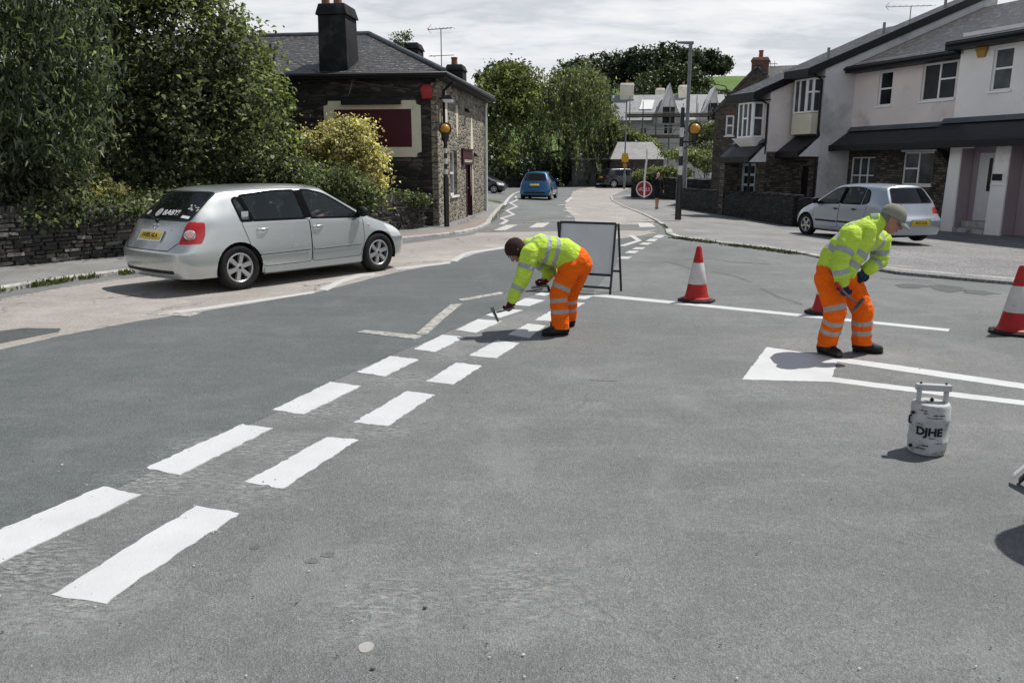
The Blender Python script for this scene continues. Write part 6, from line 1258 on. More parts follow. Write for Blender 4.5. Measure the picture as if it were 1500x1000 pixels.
def car_cage(P):
    """half cage: stations from tail to nose, eight levels from sill to the roof centre line"""
    L, W, H = P['L'], P['W'], P['H']; zb, zw, zr = P['belt'], P.get('waist', .70), H
    hw = W/2; x0, x1 = -L/2, L/2; S = []
    def st(xs, ys, zs): S.append([Vector((x, y, z)) for x, y, z in zip(xs, ys, zs)])
    rt = P['roof_tail']; rh = P.get('hatch', .30)    # x of the roof's rear edge, overhang of bumper beyond the belt
    zf = [P['sill'], .40, .565, zw, zb]
    rl = H-.075; rm = H-.018
    rw = P['roofw']/2
    # tail
    st([x0+.07, x0, x0+.01, x0+.12, x0+.19+rh*.1, rt, rt-.035, rt-.05], [hw*.86, hw*.905, hw*.91, hw*.895, hw*.85, rw*.95, rw*.56, 0], [P['sill']+.02, .40, .575, zw, zb+.015, rl-.03, rm-.025, H-.03])
    st([x0+.26, x0+.21, x0+.22, x0+.30, x0+.42+rh*.1, rt+.14, rt+.13, rt+.12], [hw*.95, hw*.985, hw*.985, hw*.965, hw*.915, rw*.985, rw*.57, 0], [P['sill']+.01, .40, .57, zw, zb+.012, rl-.008, rm-.006, H-.008])
    xs_ = [P['rax']-.33, P['rax']+.02, P['rax']+.42, P['bp']-.02, P['bp']+.55]
    up = [rt+.36, rt+.62, P['bp']-.42, P['bp'], P['wt']-.12]
    for i, (x, u) in enumerate(zip(xs_, up)):
        f = [.985, 1, 1, 1, .995][i]; bw = [.945, .955, .96, .96, .95][i]
        st([x, x, x, x, x+(.08 if i == 0 else 0), u, u, u], [hw*f*.955, hw*f, hw*f*1.0, hw*f*.985, hw*bw, rw*(1-.01*abs(i-2)), rw*.58, 0], [P['sill'], .40, .565, zw, zb-.008*i+.01, rl+[.0, .012, .016, .014, .0][i], rm+[.0, .010, .013, .011, .0][i], H+[0, .010, .012, .008, -.004][i]])
    # screen base (A pillar foot) with the roof's front edge
    st([P['cowl']-.22]*4+[P['cowl']-.16, P['wt'], P['wt']+.06, P['wt']+.09], [hw*.945, hw*.985, hw*.985, hw*.965, hw*.925, rw*.975, rw*.58, 0], [P['sill'], .40, .565, zw-.005, zb-.03, rl-.02, rm-.022, H-.025])
    zh = P['hood']
    fa = P['fax']
    st([fa-.10]*4+[P['cowl']+.02, P['cowl']+.08, P['cowl']+.17, P['cowl']+.20], [hw*.95, hw*.985, hw*.985, hw*.965, hw*.885, rw*.98, rw*.6, 0], [P['sill'], .40, .565, zw-.015, zb-.045, zh+.015, zh+.035, zh+.04])
    xm = (P['cowl']+.2+x1)/2
    st([fa+.32]*4+[fa+.22, fa+.2, fa+.24, fa+.26], [hw*.94, hw*.97, hw*.965, hw*.94, hw*.83, rw*.86, rw*.56, 0], [P['sill']+.02, .40, .56, zw-.03, zb-.115, zh-.065, zh-.03, zh-.022])
    st([x1-.26, x1-.24, x1-.25, x1-.30]+[x1-.36, x1-.32, x1-.27, x1-.25], [hw*.86, hw*.88, hw*.87, hw*.83, hw*.74, rw*.74, rw*.5, 0], [P['sill']+.04, .40, .55, zw-.06, zb-.20, zh-.15, zh-.12, zh-.11])
    st([x1-.10, x1-.05, x1-.06, x1-.11]+[x1-.19, x1-.14, x1-.09, x1-.07], [hw*.66, hw*.68, hw*.67, hw*.62, hw*.56, rw*.55, rw*.38, 0], [P['sill']+.06, .38, .53, zw-.10, zb-.27, zh-.22, zh-.20, zh-.19])
    return S
def build_shell(P):
    S = car_cage(P); bm = bmesh.new(); V = []
    for s in S: V.append([bm.verts.new(p) for p in s])
    ns = len(S); F = {}
    def fc(*v): return bm.faces.new(v)
    for i in range(ns-1):
        for j in range(7): f = fc(V[i][j], V[i+1][j], V[i+1][j+1], V[i][j+1]); F[(i, j)] = f
    # end grids: rows 0..4 carry on from the side contour to the centre line; row 5 is the roof/hood edge
    def endgrid(s, sign, bulge):
        rows = [[s[j]] for j in range(5)]
        for j in range(5):
            c = s[j].co
            for kk, fy in ((1, .52), (2, 0.)):
                b_ = bulge*(1-fy*fy)*(1. if j < 4 else .55); rows[j].append(bm.verts.new((c.x+sign*b_, c.y*fy, c.z+(.012*(1-fy) if j == 4 else 0))))
        rows.append([s[5], s[6], s[7]])
        for j in range(5):
            for kk in range(2):
                q = (rows[j][kk], rows[j+1][kk], rows[j+1][kk+1], rows[j][kk+1]); fc(*(q if sign > 0 else q[::-1]))
        return rows
    r0 = endgrid(V[0], -1, .075); r1 = endgrid(V[-1], 1, .09)
    # floor
    fl = [bm.verts.new((V[i][0].co.x, 0, V[i][0].co.z)) for i in range(1, ns-1)]; fl = [r0[0][2]]+fl+[r1[0][2]]
    fm0, fm1 = r0[0][1], r1[0][1]
    for i in range(ns-1):
        if i == 0: fc(V[0][0], fm0, fl[1], V[1][0]); fc(fm0, fl[0], fl[1])
        elif i == ns-2: fc(V[i][0], fl[i], fm1, V[i+1][0]); fc(fl[i], fl[i+1], fm1)
        else: fc(V[i][0], fl[i], fl[i+1], V[i+1][0])
    cr = bm.edges.layers.float.new('crease_edge')
    def crease(a, b, w_):
        e = bm.edges.get((a, b))
        if e: e[cr] = w_
    for i in range(ns-1):
        crease(V[i][0], V[i+1][0], .8); crease(V[i][4], V[i+1][4], .28); crease(V[i][5], V[i+1][5], .42); crease(V[i][2], V[i+1][2], .75 if i == 0 else P.get('cr2', .15))
    for j in range(4, 7): crease(V[0][j], V[0][j+1], .75); crease(V[7][j], V[7][j+1], .55)
    crease(V[8][5], V[8][6], .6); crease(V[8][6], V[8][7], .6); crease(V[8][4], V[8][5], .6)
    for j in range(5):
        for kk in range(2): pass
    for kk in range(2):
        crease(r0[0][kk], r0[0][kk+1], .8); crease(r0[2][kk], r0[2][kk+1], .8); crease(r0[3][kk], r0[3][kk+1], .3); crease(r0[4][kk], r0[4][kk+1], .35)
    bmesh.ops.mirror(bm, geom=bm.verts[:]+bm.edges[:]+bm.faces[:], merge_dist=.0005, axis='Y')
    bmesh.ops.recalc_face_normals(bm, faces=bm.faces[:])
    me = bpy.data.meshes.new('shell'); bm.to_mesh(me); bm.free()
    o = bpy.data.objects.new('shell', me); COL.objects.link(o); md = o.modifiers.new('s', 'SUBSURF'); md.levels = P.get('lev', 4); md.render_levels = md.levels
    dg = bpy.context.evaluated_depsgraph_get(); m2 = bpy.data.meshes.new_from_object(o.evaluated_get(dg)); bpy.data.objects.remove(o)
    bm = bmesh.new(); bm.from_mesh(m2); bpy.data.meshes.remove(m2); return bm, S
def cutpoly(bm, poly, ax, test):
    """cut the faces in a region along the outline of a 2-D polygon seen along axis ax ('y' side, 'x' end, 'z' top); returns faces inside"""
    ix = {'y': (0, 2), 'x': (1, 2), 'z': (0, 1)}[ax]; n_ = len(poly)
    lo = [min(p[i] for p in poly)-.06 for i in (0, 1)]; hi = [max(p[i] for p in poly)+.06 for i in (0, 1)]
    def inbox(f): c = f.calc_center_median(); return lo[0] < c[ix[0]] < hi[0] and lo[1] < c[ix[1]] < hi[1] and test(f, c)
    for i in range(n_):
        a, b = poly[i], poly[(i+1) % n_]; d = (b[0]-a[0], b[1]-a[1]); l = math.hypot(*d)
        if l < 1e-6: continue
        no = [0, 0, 0]; no[ix[0]] = -d[1]/l; no[ix[1]] = d[0]/l; co = [0, 0, 0]; co[ix[0]] = a[0]; co[ix[1]] = a[1]
        m0 = (min(a[0], b[0])-.03, min(a[1], b[1])-.03); m1 = (max(a[0], b[0])+.03, max(a[1], b[1])+.03)
        fs = []
        for f in bm.faces:
            c = f.calc_center_median()
            if not (lo[0] < c[ix[0]] < hi[0] and lo[1] < c[ix[1]] < hi[1]): continue
            if not (m0[0] < c[ix[0]] < m1[0] and m0[1] < c[ix[1]] < m1[1]): continue
            if test(f, c): fs.append(f)
        if fs:
            g_ = set(fs); 
            for f in fs: g_.update(f.edges); g_.update(f.verts)
            bmesh.ops.bisect_plane(bm, geom=list(g_), dist=1e-5, plane_co=co, plane_no=no)
    def inside(x, y):
        r_ = False
        for i in range(n_):
            (xa, ya), (xb, yb) = poly[i], poly[(i+1) % n_]
            if (ya > y) != (yb > y) and x < (xb-xa)*(y-ya)/(yb-ya)+xa: r_ = not r_
        return r_
    out = []
    for f in bm.faces:
        if inbox(f):
            c = f.calc_center_median()
            if inside(c[ix[0]], c[ix[1]]): out.append(f)
    return out
def rounded(poly, r=.05, n_=4):
    out = []; N_ = len(poly); rr = r if isinstance(r, (list, tuple)) else [r]*N_
    for i in range(N_):
        p, a, b = Vector(poly[i]), Vector(poly[i-1]), Vector(poly[(i+1) % N_])
        t = min(rr[i], (a-p).length*.45, (b-p).length*.45)
        if t < .004: out.append(tuple(p)); continue
        A, B = p+(a-p).normalized()*t, p+(b-p).normalized()*t
        for j in range(n_+1):
            s = j/n_; out.append(tuple(A*(1-s)**2+p*2*s*(1-s)+B*s*s))
    return out
def split(bm, faces, name, m, parent, solid=0., smooth=40):
    """move the given faces into an object of their own"""
    vs = {}; V = []; Fc = []
    for f in faces:
        idx = []
        for v in f.verts:
            if v not in vs: vs[v] = len(V); V.append(v.co.copy())
            idx.append(vs[v])
        Fc.append(idx)
    if not Fc: return None
    me = bpy.data.meshes.new(name); me.from_pydata(V, [], Fc); me.materials.append(m); me.polygons.foreach_set('use_smooth', [True]*len(me.polygons)); me.update(); me.set_sharp_from_angle(angle=R(smooth))
    bmesh.ops.delete(bm, geom=faces, context='FACES_ONLY')
    return link(name, me, parent)
def wheel(parent, x, y, r, wid, spokes, side, rimm=None, name='wheel'):
    T = Matrix.Translation((x, y, r)) @ Matrix.Rotation(-side*pi/2, 4, 'X')   # local +z points outwards
    def tr(b): b.v = [tuple(T @ Vector(v)) for v in b.v]; return b
    rr = r*.655; w2 = wid/2
    b = MB(); b.lathe([(rr, -w2*.8), (r*.86, -w2), (r*.95, -w2*.92), (r, -w2*.7), (r, w2*.7), (r*.95, w2*.92), (r*.86, w2), (rr+.012, w2*.86), (rr, w2*.78)], n=44, cap=False); o = tr(b).build('wheel', m_tyre, parent, smooth=50)
    b = MB(); b.lathe([(rr+.004, w2*.80), (rr-.012, w2*.86), (rr-.02, w2*.78), (rr-.03, w2*.2), (rr-.03, -w2*.5)], n=44, cap=False)
    for i in range(spokes):
        a = 2*pi*i/spokes+.3; c_, s_ = cos(a), sin(a); q = (-s_, c_)
        def pp(rad, off, z): return (c_*rad+q[0]*off, s_*rad+q[1]*off, z)
        w0, w1 = r*.10, r*(.135 if spokes <= 6 else .07)
        b.hexa([pp(r*.13, -w0, w2*.42), pp(rr-.012, -w1, w2*.45), pp(rr-.012, w1, w2*.45), pp(r*.13, w0, w2*.42)], [pp(r*.13, -w0*.8, w2*.72), pp(rr-.012, -w1*.75, w2*.80), pp(rr-.012, w1*.75, w2*.80), pp(r*.13, w0*.8, w2*.72)])
    b.lathe([(r*.19, w2*.4), (r*.19, w2*.7), (r*.15, w2*.76), (.0, w2*.76)], n=20)
    tr(b).build('rim', rimm or m_rim, o, smooth=35)
    b = MB(); b.lathe([(.0, w2*.18), (rr-.025, w2*.18)], n=28, cap=False); b.lathe([(r*.07, w2*.755), (r*.06, w2*.80), (.0, w2*.81)], n=14); tr(b).build('hub', m_dark, o)
    return o
def ribbon(bvh, pts, ax, sgn, width, lift=.002, dense=.03):
    """thin strip following the surface along a 2-D polyline (side or end view)"""
    Q = []
    for a, b in zip(pts, pts[1:]):
        l = math.hypot(b[0]-a[0], b[1]-a[1]); c_ = max(1, int(l/dense)); Q += [(a[0]+(b[0]-a[0])*i/c_, a[1]+(b[1]-a[1])*i/c_) for i in range(c_)]
    Q.append(pts[-1]); P3 = []
    for q in Q:
        o, d = (Vector((q[0], sgn*3, q[1])), Vector((0, -sgn, 0))) if ax == 'y' else (Vector((sgn*4, q[0], q[1])), Vector((-sgn, 0, 0)))
        h = bvh.ray_cast(o, d)
        if h[0] is not None: P3.append((h[0], h[1] if h[1].dot(d) < 0 else -h[1]))
    b = MB(); vs = []
    for i, (p, nn) in enumerate(P3):
        t = (P3[min(i+1, len(P3)-1)][0]-P3[max(i-1, 0)][0]).normalized(); s = t.cross(nn).normalized()*width/2; vs += [p+s+nn*lift, p-s+nn*lift]
    b.add(vs, [(2*i, 2*i+2, 2*i+3, 2*i+1) for i in range(len(P3)-1)]); return b, P3
def surf(bvh, ax, sgn, u, v):
    o, d = (Vector((u, sgn*3, v)), Vector((0, -sgn, 0))) if ax == 'y' else (Vector((sgn*4, u, v)), Vector((-sgn, 0, 0)))
    h = bvh.ray_cast(o, d); nn = h[1] if h[1].dot(d) < 0 else -h[1]; return h[0], nn
def make_car(P, label, name='parked_car', group=None):
    t = thing(name, label, 'car', (0, 0, 0), 0, group)
    bm, S = build_shell(P); full = BVHTree.FromBMesh(bm)
    paint = P['paint']; gl = P.get('glass', m_cglass)
    r = P['wr']; xf, xr = P['fax'], P['rax']; hw = P['W']/2; zb = P['belt']
    # wheel arches
    ar = r+P.get('archgap', .045)
    for xa in (xf, xr):
        circ = [(xa+ar*cos(a), r+ar*sin(a)) for a in [i*pi/14-.25 for i in range(18)]]; circ += [(circ[-1][0]-.0, -.1), (circ[0][0]+.0, -.1)]
        for s in (1, -1):
            fs = cutpoly(bm, circ, 'y', lambda f, c: c.y*s > hw*.62)
            bmesh.ops.delete(bm, geom=fs, context='FACES')
        b = MB(); n_ = 20; vs = []
        for s in (1, -1):
            b = MB(); vs = []
            for i in range(n_+1):
                a = -.3+(pi+.6)*i/n_; x, z = xa+(ar+.004)*cos(a), r+(ar+.004)*sin(a); vs += [(x, s*(hw-.025), z), (x, s*(hw-.30), z)]
            b.add(vs, [(2*i, 2*i+1, 2*i+3, 2*i+2) for i in range(n_)]); b.add([(xa+(ar+.004)*cos(-.3+(pi+.6)*i/n_), s*(hw-.30), r+(ar+.004)*sin(-.3+(pi+.6)*i/n_)) for i in range(n_+1)], [list(range(n_+1))])
            b.build('arch_liner', m_dark, t)
            # arch lip
            pts = [(xa+(ar+.018)*cos(a), r+(ar+.018)*sin(a)) for a in [-.12+(pi+.24)*i/22 for i in range(23)]]
    # window outlines in side view
    U = {nm: rounded(po, rr) for nm, po, rr in P['side_windows']}
    D = {nm: rounded(po, .05) for nm, po in P['doors']}
    wins = []
    for s in (1, -1):
        for nm, po in U.items():
            fs = cutpoly(bm, po, 'y', lambda f, c: c.y*s > .3 and abs(f.normal.y) > .25); wins.append((split(bm, fs, 'side_window', gl, t), po, s))
    fs = cutpoly(bm, rounded(P['hatch_glass'], P.get('hg_r', .06)), 'x', lambda f, c: c.x < P['rax']+.25 and f.normal.x < -.18)
    hg = split(bm, fs, 'rear_window', P.get('rglass', m_cglass_d), t)
    fs = cutpoly(bm, rounded(P['screen'], .07), 'x', lambda f, c: P['wt']-.2 < c.x < P['cowl']+.3 and f.normal.x > .2 and c.z > P['hood']-.02)
    split(bm, fs, 'windscreen', m_cglass, t)
    # doors as panels of their own
    doors = {}
    for s in (1, -1):
        for nm, po in D.items():
            fs = cutpoly(bm, po, 'y', lambda f, c: c.y*s > .3 and abs(f.normal.y) > .2)
            doors[(nm, s)] = split(bm, fs, 'door', paint, t)
    # tail lamps and head lamps
    lamps = []
    for s in (1, -1):
        fs = cutpoly(bm, rounded([(x, z) for x, z in P['tail_side']], .03), 'y', lambda f, c: c.y*s > hw*.83 and c.x < P['rax'])
        fs2 = cutpoly(bm, rounded([(s*y, z) for y, z in P['tail_rear']], .03), 'x', lambda f, c: c.x < P['rax'] and f.normal.x < -.3 and c.y*s > 0)
        fs = [f for f in set(fs) | set(fs2) if f.is_valid]
        lp_ = split(bm, fs, 'tail_light', m_tail, t); lamps.append((lp_, s))
        fs = cutpoly(bm, rounded(P['head_side'], .04), 'y', lambda f, c: c.y*s > .2 and c.x > P['fax'])
        split(bm, fs, 'headlight', m_head, t)
    me = bpy.data.meshes.new('body'); 
    for f in bm.faces: f.smooth = True
    bm.to_mesh(me); bm.free(); me.materials.append(paint); me.materials.append(m_trim); me.set_sharp_from_angle(angle=R(42))
    body = link('body', me, t)
    # window rubbers and pillar blacks
    for w_, po, s in wins:
        b, _ = ribbon(full, list(po)+[po[0]], 'y', s, .030, .003)
        b.build('seal', m_pillar, w_, smooth=60)
    if hg:
        hp = rounded(P['hatch_glass'], P.get('hg_r', .06)); b, _ = ribbon(full, hp+[hp[0]], 'x', -1, .022, .003); b.build('seal', m_trim, hg, smooth=60)
    for s in (1, -1):
        if P.get('cbar'):
            b, _ = ribbon(full, P['cbar'], 'y', s, .05, .0036); b.build('window_divider', m_pillar, t, smooth=60)
        if P.get('bpillar'):
            (xa, za), (xb, zb_), wd_ = P['bpillar']; b, _ = ribbon(full, [(xa, za), (xb, zb_)], 'y', s, wd_, .0035); b.build('door_pillar', m_pillar, t, smooth=60)
        for nm, po in D.items():
            d_ = doors[(nm, s)]
            if not d_: continue
            b, _ = ribbon(full, list(po)+[po[0]], 'y', s, .008, .0015); b.build('shut_line', m_gap, d_)
            hx_ = P['handles'][nm]; p_, nn = surf(full, 'y', s, *hx_)
            b = MB(); tt = Vector((1, 0, .02)).normalized(); b.tube([p_-tt*.095+nn*.004, p_-tt*.06+nn*.034, p_+tt*.05+nn*.036, p_+tt*.09+nn*.004], .013, 8); b.build('handle', P.get('handlem', paint), d_, smooth=50)
            b = MB(); b.lathe([(.0, .0015), (.045, .0015)], (0, 0, 0), 16, 0, nn.to_track_quat('Z', 'Y').to_matrix().to_4x4() @ Matrix.Diagonal((1, .62, 1, 1))); b.v = [tuple(Vector(v)+p_+nn*.001) for v in b.v]; b.build('handle_recess', m_trim if P.get('handlem') else m_rim, d_)
            if P.get('rub'):
                x_a, x_b, z_ = P['rub'][nm]; b, p3 = ribbon(full, [(x_a, z_), (x_b, z_+.008)], 'y', s, .036, .016)
                b2, _ = ribbon(full, [(x_a, z_-.022), (x_b, z_-.014)], 'y', s, .016, .001); b.v += []; b.build('rubbing_strip', P.get('rubm', paint), d_, smooth=60); b2.build('strip_shadow_gap', m_gap, d_)
        # mirrors
        p_, nn = surf(full, 'y', s, *P['mirror'])
        b = MB(); c = p_+Vector((.02, s*.11, .055)); b.ball(c, (.075, .115, .085), 14); b.hexa([p_+Vector((-.03, 0, -.01)), p_+Vector((.05, 0, -.01)), p_+Vector((.05, s*.08, .01)), p_+Vector((-.03, s*.08, .01))], [p_+Vector((-.03, 0, .02)), p_+Vector((.05, 0, .02)), p_+Vector((.05, s*.08, .05)), p_+Vector((-.03, s*.08, .05))]); mo = b.build('mirror', P.get('mirrorm', m_trim), t, smooth=60)
        b = MB(); b.lathe([(0, 0), (.07, 0)], (0, 0, 0), 16, 0, Matrix.Rotation(-pi/2, 4, 'Y')); b.v = [tuple(Vector(v)*1.+c+Vector((-.068, 0, 0))) for v in b.v]; b.build('mirror_glass', m_glass, mo)
        if P.get('skirt'):
            xa, xb = P['skirt']; ps = []
            b = MB()
            for i in range(13):
                x = xa+(xb-xa)*i/12; h = full.ray_cast(Vector((x, s*3, .30)), Vector((0, -s, 0)))[0]; y = h.y; e = .03 if 0 < i < 12 else .012
                b.v += [(x, y-s*.03, .30), (x, y+s*e*.6, .296), (x, y+s*e*.7, .205), (x, y-s*.03, .18)]
            b.f = [(4*i+j, 4*i+4+j, 4*i+5+j, 4*i+1+j) for i in range(12) for j in range(3)]+[(0, 1, 2, 3), (48, 49, 50, 51)]; b.m = [0]*len(b.f)
            b.build('side_skirt', paint, t, smooth=30)
    for lp_, s in lamps:
        if lp_ and P.get('tail_inner'):
            y_, z_ = P['tail_inner']; p_, nn = surf(full, 'x', -1, s*y_, z_)
            q = nn.to_track_quat('Z', 'Y').to_matrix().to_4x4(); b = MB(); b.lathe([(.055, .001), (.05, .012), (.03, .014), (.0, .014)], (0, 0, 0), 18, 0, q); b.v = [tuple(Vector(v)+p_) for v in b.v]; b.build('reversing_lamp', m_tailc, lp_, smooth=40)
            b = MB(); b.lathe([(.075, .0012), (.066, .006), (.058, .002)], (0, 0, 0), 18, 0, q); b.v = [tuple(Vector(v)+p_) for v in b.v]; b.build('lamp_ring', m_chrome, lp_, smooth=40)
    # plate, wiper, badge, bumper slot, boot line
    yz = P['plate']; p_, nn = surf(full, 'x', -1, 0, yz); T = Matrix.Translation(p_+nn*.004) @ nn.to_track_quat('Z', 'Y').to_matrix().to_4x4()
    up_ = (T.to_3x3() @ Vector((0, 1, 0))); 
    xx = Vector((0, -1, 0)); zz = nn; yy = zz.cross(xx).normalized(); T = Matrix(((xx.x, yy.x, zz.x, p_.x+nn.x*.02), (xx.y, yy.y, zz.y, p_.y), (xx.z, yy.z, zz.z, p_.z+nn.z*.02), (0, 0, 0, 1)))
    b = MB(); b.box((0, 0, -.004), (.52, .112, .006), 0, 0, T); pl_ = b.build('number_plate', m_plate, t, bevel=.002)
    if P.get('plate_text'): text('plate_lettering', P['plate_text'], .098, T @ Matrix.Translation((0, 0, .001)), m_black, pl_, sx=.86)
    b = MB(); b.box((0, 0, -.012), (.6, .17, .008), 0, 0, T); b.build('plate_surround', P.get('surround', paint), pl_)
    for po, wd_ in P.get('rear_lines', []):
        b, _ = ribbon(full, po, 'x', -1, wd_, .002); b.build('boot_line' if wd_ < .02 else 'bumper_slot', m_gap if wd_ < .02 else m_trim, t)
    # cabin
    b = MB()
    for xs_, n_ in ((P['bp']+.28, 1), (P['rax']+.28, 2)):
        for y in ((-.36, .36) if n_ == 1 else (-.3, .3)):
            b.box((xs_+.12, y, .52), (.5, .50 if n_ == 1 else .6, .22)); T = Matrix.Translation((xs_-.16, y, .82)) @ Matrix.Rotation(-.3, 4, 'Y'); b.box((0, 0, 0), (.14, .48 if n_ == 1 else .58, .62), 0, 0, T); T = Matrix.Translation((xs_-.28, y, P['belt']+.26)) @ Matrix.Rotation(-.3, 4, 'Y'); b.box((0, 0, 0), (.09, .26, .18), 0, 0, T)
    b.build('seats', m_seat, t, bevel=.04)
    b = MB(); b.hexa([(P['cowl']-.55, -hw*.86, .5), (P['cowl']+.1, -hw*.86, .5), (P['cowl']+.1, hw*.86, .5), (P['cowl']-.55, hw*.86, .5)], [(P['cowl']-.45, -hw*.84, zb-.06), (P['cowl']+.05, -hw*.84, zb-.05), (P['cowl']+.05, hw*.84, zb-.05), (P['cowl']-.45, hw*.84, zb-.06)]); b.build('dashboard', m_seat, t, bevel=.03)
    T = Matrix.Translation((P['cowl']-.62, -.36, zb-.08)) @ Matrix.Rotation(-1.15, 4, 'Y'); b = MB(); b.tube([T @ Vector((.18*cos(a), .18*sin(a), 0)) for a in [i*2*pi/20 for i in range(21)]], .014, 8); b.build('steering_wheel', m_trim, t, smooth=60)
    b = MB(); b.box(((xf+xr)/2, 0, .20), (xf-xr+.9, hw*1.35, .1)); b.build('underbody', m_dark, t)
    for x in (xf, xr):
        for s in (1, -1): wheel(t, x, s*(hw-.115), r, .20, P.get('spokes', 6), s, P.get('rimm'))
    return t, full
m_silver = carpaint('silver_paint', (.52, .545, .535), .70, .23)
PS = dict(L=4.36, W=1.71, H=1.445, belt=.93, waist=.72, sill=.20, hood=.90, roofw=1.20, roof_tail=-1.46, hatch=.36, rax=-1.285, fax=1.315, bp=-.06, wt=.38, cowl=1.20, wr=.315, paint=m_silver,
    side_windows=[('quarter', [(-1.20, .955), (-1.03, .955), (-1.16, 1.28), (-1.24, 1.25)], [.02, .015, .02, .04]), ('rear', [(-1.00, .955), (-.12, .945), (-.16, 1.355), (-.55, 1.355), (-1.10, 1.30)], [.015, .02, .03, .1, .02]), ('front', [(.0, .945), (.96, .915), (.98, .945), (.38, 1.295), (.1, 1.355), (-.04, 1.358)], [.02, .02, .02, .12, .1, .03])],
    doors=[('rear', [(-.90, .30), (-.055, .30), (-.055, .935), (-1.21, .945), (-1.09, .58), (-1.02, .48)]), ('front', [(-.045, .30), (.92, .30), (1.0, .55), (1.02, .905), (-.045, .935)])],
    bpillar=((-.06, .95), (-.10, 1.355), .11), handles={'rear': (-.88, .83), 'front': (.10, .82)}, rub={'rear': (-.96, -.08, .495), 'front': (-.02, .93, .495)}, mirror=(.93, .945),
    hatch_glass=[(-.68, .985), (.68, .985), (.57, 1.355), (-.57, 1.355)], screen=[(-.66, .95), (.66, .95), (.53, 1.37), (-.53, 1.37)],
    tail_side=[(-2.2, .685), (-1.84, .685), (-1.77, .79), (-1.73, .965), (-2.2, .975)], tail_rear=[(.665, .685), (.86, .685), (.86, .975), (.65, .975)], tail_inner=(.745, .81), head_side=[(1.62, .56), (2.0, .54), (1.95, .68), (1.5, .78)],
    plate=.775, plate_text='NV05 NLA', rear_lines=[([(-.66, .70), (-.55, .60), (.55, .60), (.66, .70)], .011), ([(-.62, .315), (.62, .315)], .05)], skirt=(-.90, .92), spokes=6, cbar=[(-1.015, .96), (-1.13, 1.285)])
silver, sbvh = make_car(PS, 'silver hatchback with red tail lights and window stickers in the pale left lane', 'hatchback_car')
# rear wiper, badge, stickers, fuel cap line, spoiler edge, exhaust, side repeater
T0 = []
def rear_T(y, z, lift): 
    p_, nn = surf(sbvh, 'x', -1, y, z); xx = Vector((0, -1, 0)); xx = (xx-nn*xx.dot(nn)).normalized(); yy = nn.cross(xx); p_ = p_+nn*lift
    return Matrix(((xx.x, yy.x, nn.x, p_.x), (xx.y, yy.y, nn.y, p_.y), (xx.z, yy.z, nn.z, p_.z), (0, 0, 0, 1)))
b = MB(); T = rear_T(.02, .965, .012); b.ball(T.translation, (.03, .03, .03), 10); b.tube([T.translation, rear_T(.2, 1.0, .025).translation, rear_T(.42, 1.02, .02).translation], .011, 6); b.build('rear_wiper', m_trim, silver, smooth=50)
b = MB(); T = rear_T(.0, .905, .006); 
for rx, ry in ((.062, .042), (.022, .038)): b.tube([T @ Vector((rx*cos(a), ry*sin(a), 0)) for a in [i*2*pi/18 for i in range(19)]], .006, 6)
b.tube([T @ Vector((.042*cos(a), .014*sin(a)+.02, 0)) for a in [i*2*pi/14 for i in range(15)]], .005, 6); b.build('badge', m_chrome, silver, smooth=60)
rwn = [o for o in kids(silver) if o.name.startswith('rear_window')][0]
text('sticker_lettering', 'BABY!', .135, rear_T(-.16, 1.075, .006) @ Matrix.Rotation(.06, 4, 'Z'), m_sticker, rwn, sx=1.05)
b = MB()
for (y, z, rx, ry) in ((.16, 1.075, .075, .075), (.47, 1.06, .05, .05)):
    T = rear_T(y, z, .005); b.lathe([(0, 0), (1, 0)], (0, 0, 0), 20, 0, T @ Matrix.Diagonal((rx, ry, 1, 1)))
b.build('round_sticker', m_sticker, rwn)
b = MB(); T = rear_T(-.53, 1.03, .005); b.box((0, 0, 0), (.17, .045, .002), 0, 0, T); T = rear_T(-.53, 1.145, .005)
for i in range(14): b.lathe([(0, 0), (1, 0)], (0, 0, 0), 8, 0, T @ Matrix.Translation((rng.uniform(-.1, .1), rng.uniform(-.04, .05), 0)) @ Matrix.Diagonal((rng.uniform(.012, .025), rng.uniform(.008, .018), 1, 1)))
b.build('small_sticker', m_sticker, rwn)
b = MB(); p_, nn = surf(sbvh, 'y', -1, -1.12, 1.03); b.box(p_+nn*.006, (.11, .006, .11)); 
b.build('window_sticker', mat('pale_sticker', (.42, .44, .45), .5, .1, 20), silver)
b = MB(); p_, nn = surf(sbvh, 'y', -1, 1.13, .77); b.ball(p_, (.022, .012, .022), 10); b.build('side_repeater', m_tailc, silver)
b = MB(); p_, nn = surf(sbvh, 'x', -1, -.45, .845); text('model_letter', 'D', .04, rear_T(-.42, .86, .003), m_chrome, silver)
b = MB(); b.tube([(-1.75, .45, .26), (-2.17, .47, .255)], .03, 10); b.build('exhaust', m_metal, silver, smooth=50)
fw_, rw_ = at(553, 398), at(355, 425)
hd = (fw_-rw_); hd.z = 0; hd.normalize(); rt_ = Vector((hd.y, -hd.x, 0)); mid = rw_.lerp(fw_, .5)-rt_*(PS['W']/2-.06)-hd*.015
silver.location = (mid.x, mid.y, .009); silver.rotation_euler[2] = math.atan2(hd.y, hd.x)
def variant(**k_): d = dict(PS); d.update(k_); return d
m_ltblue = carpaint('pale_blue_paint', (.38, .43, .48), .55, .30); m_blue = carpaint('deep_blue_paint', (.015, .10, .22), .5, .3); m_blackp = carpaint('black_paint_car', (.012, .013, .016), .3, .28); m_greyp = carpaint('dark_grey_paint', (.022, .025, .032), .4, .3)
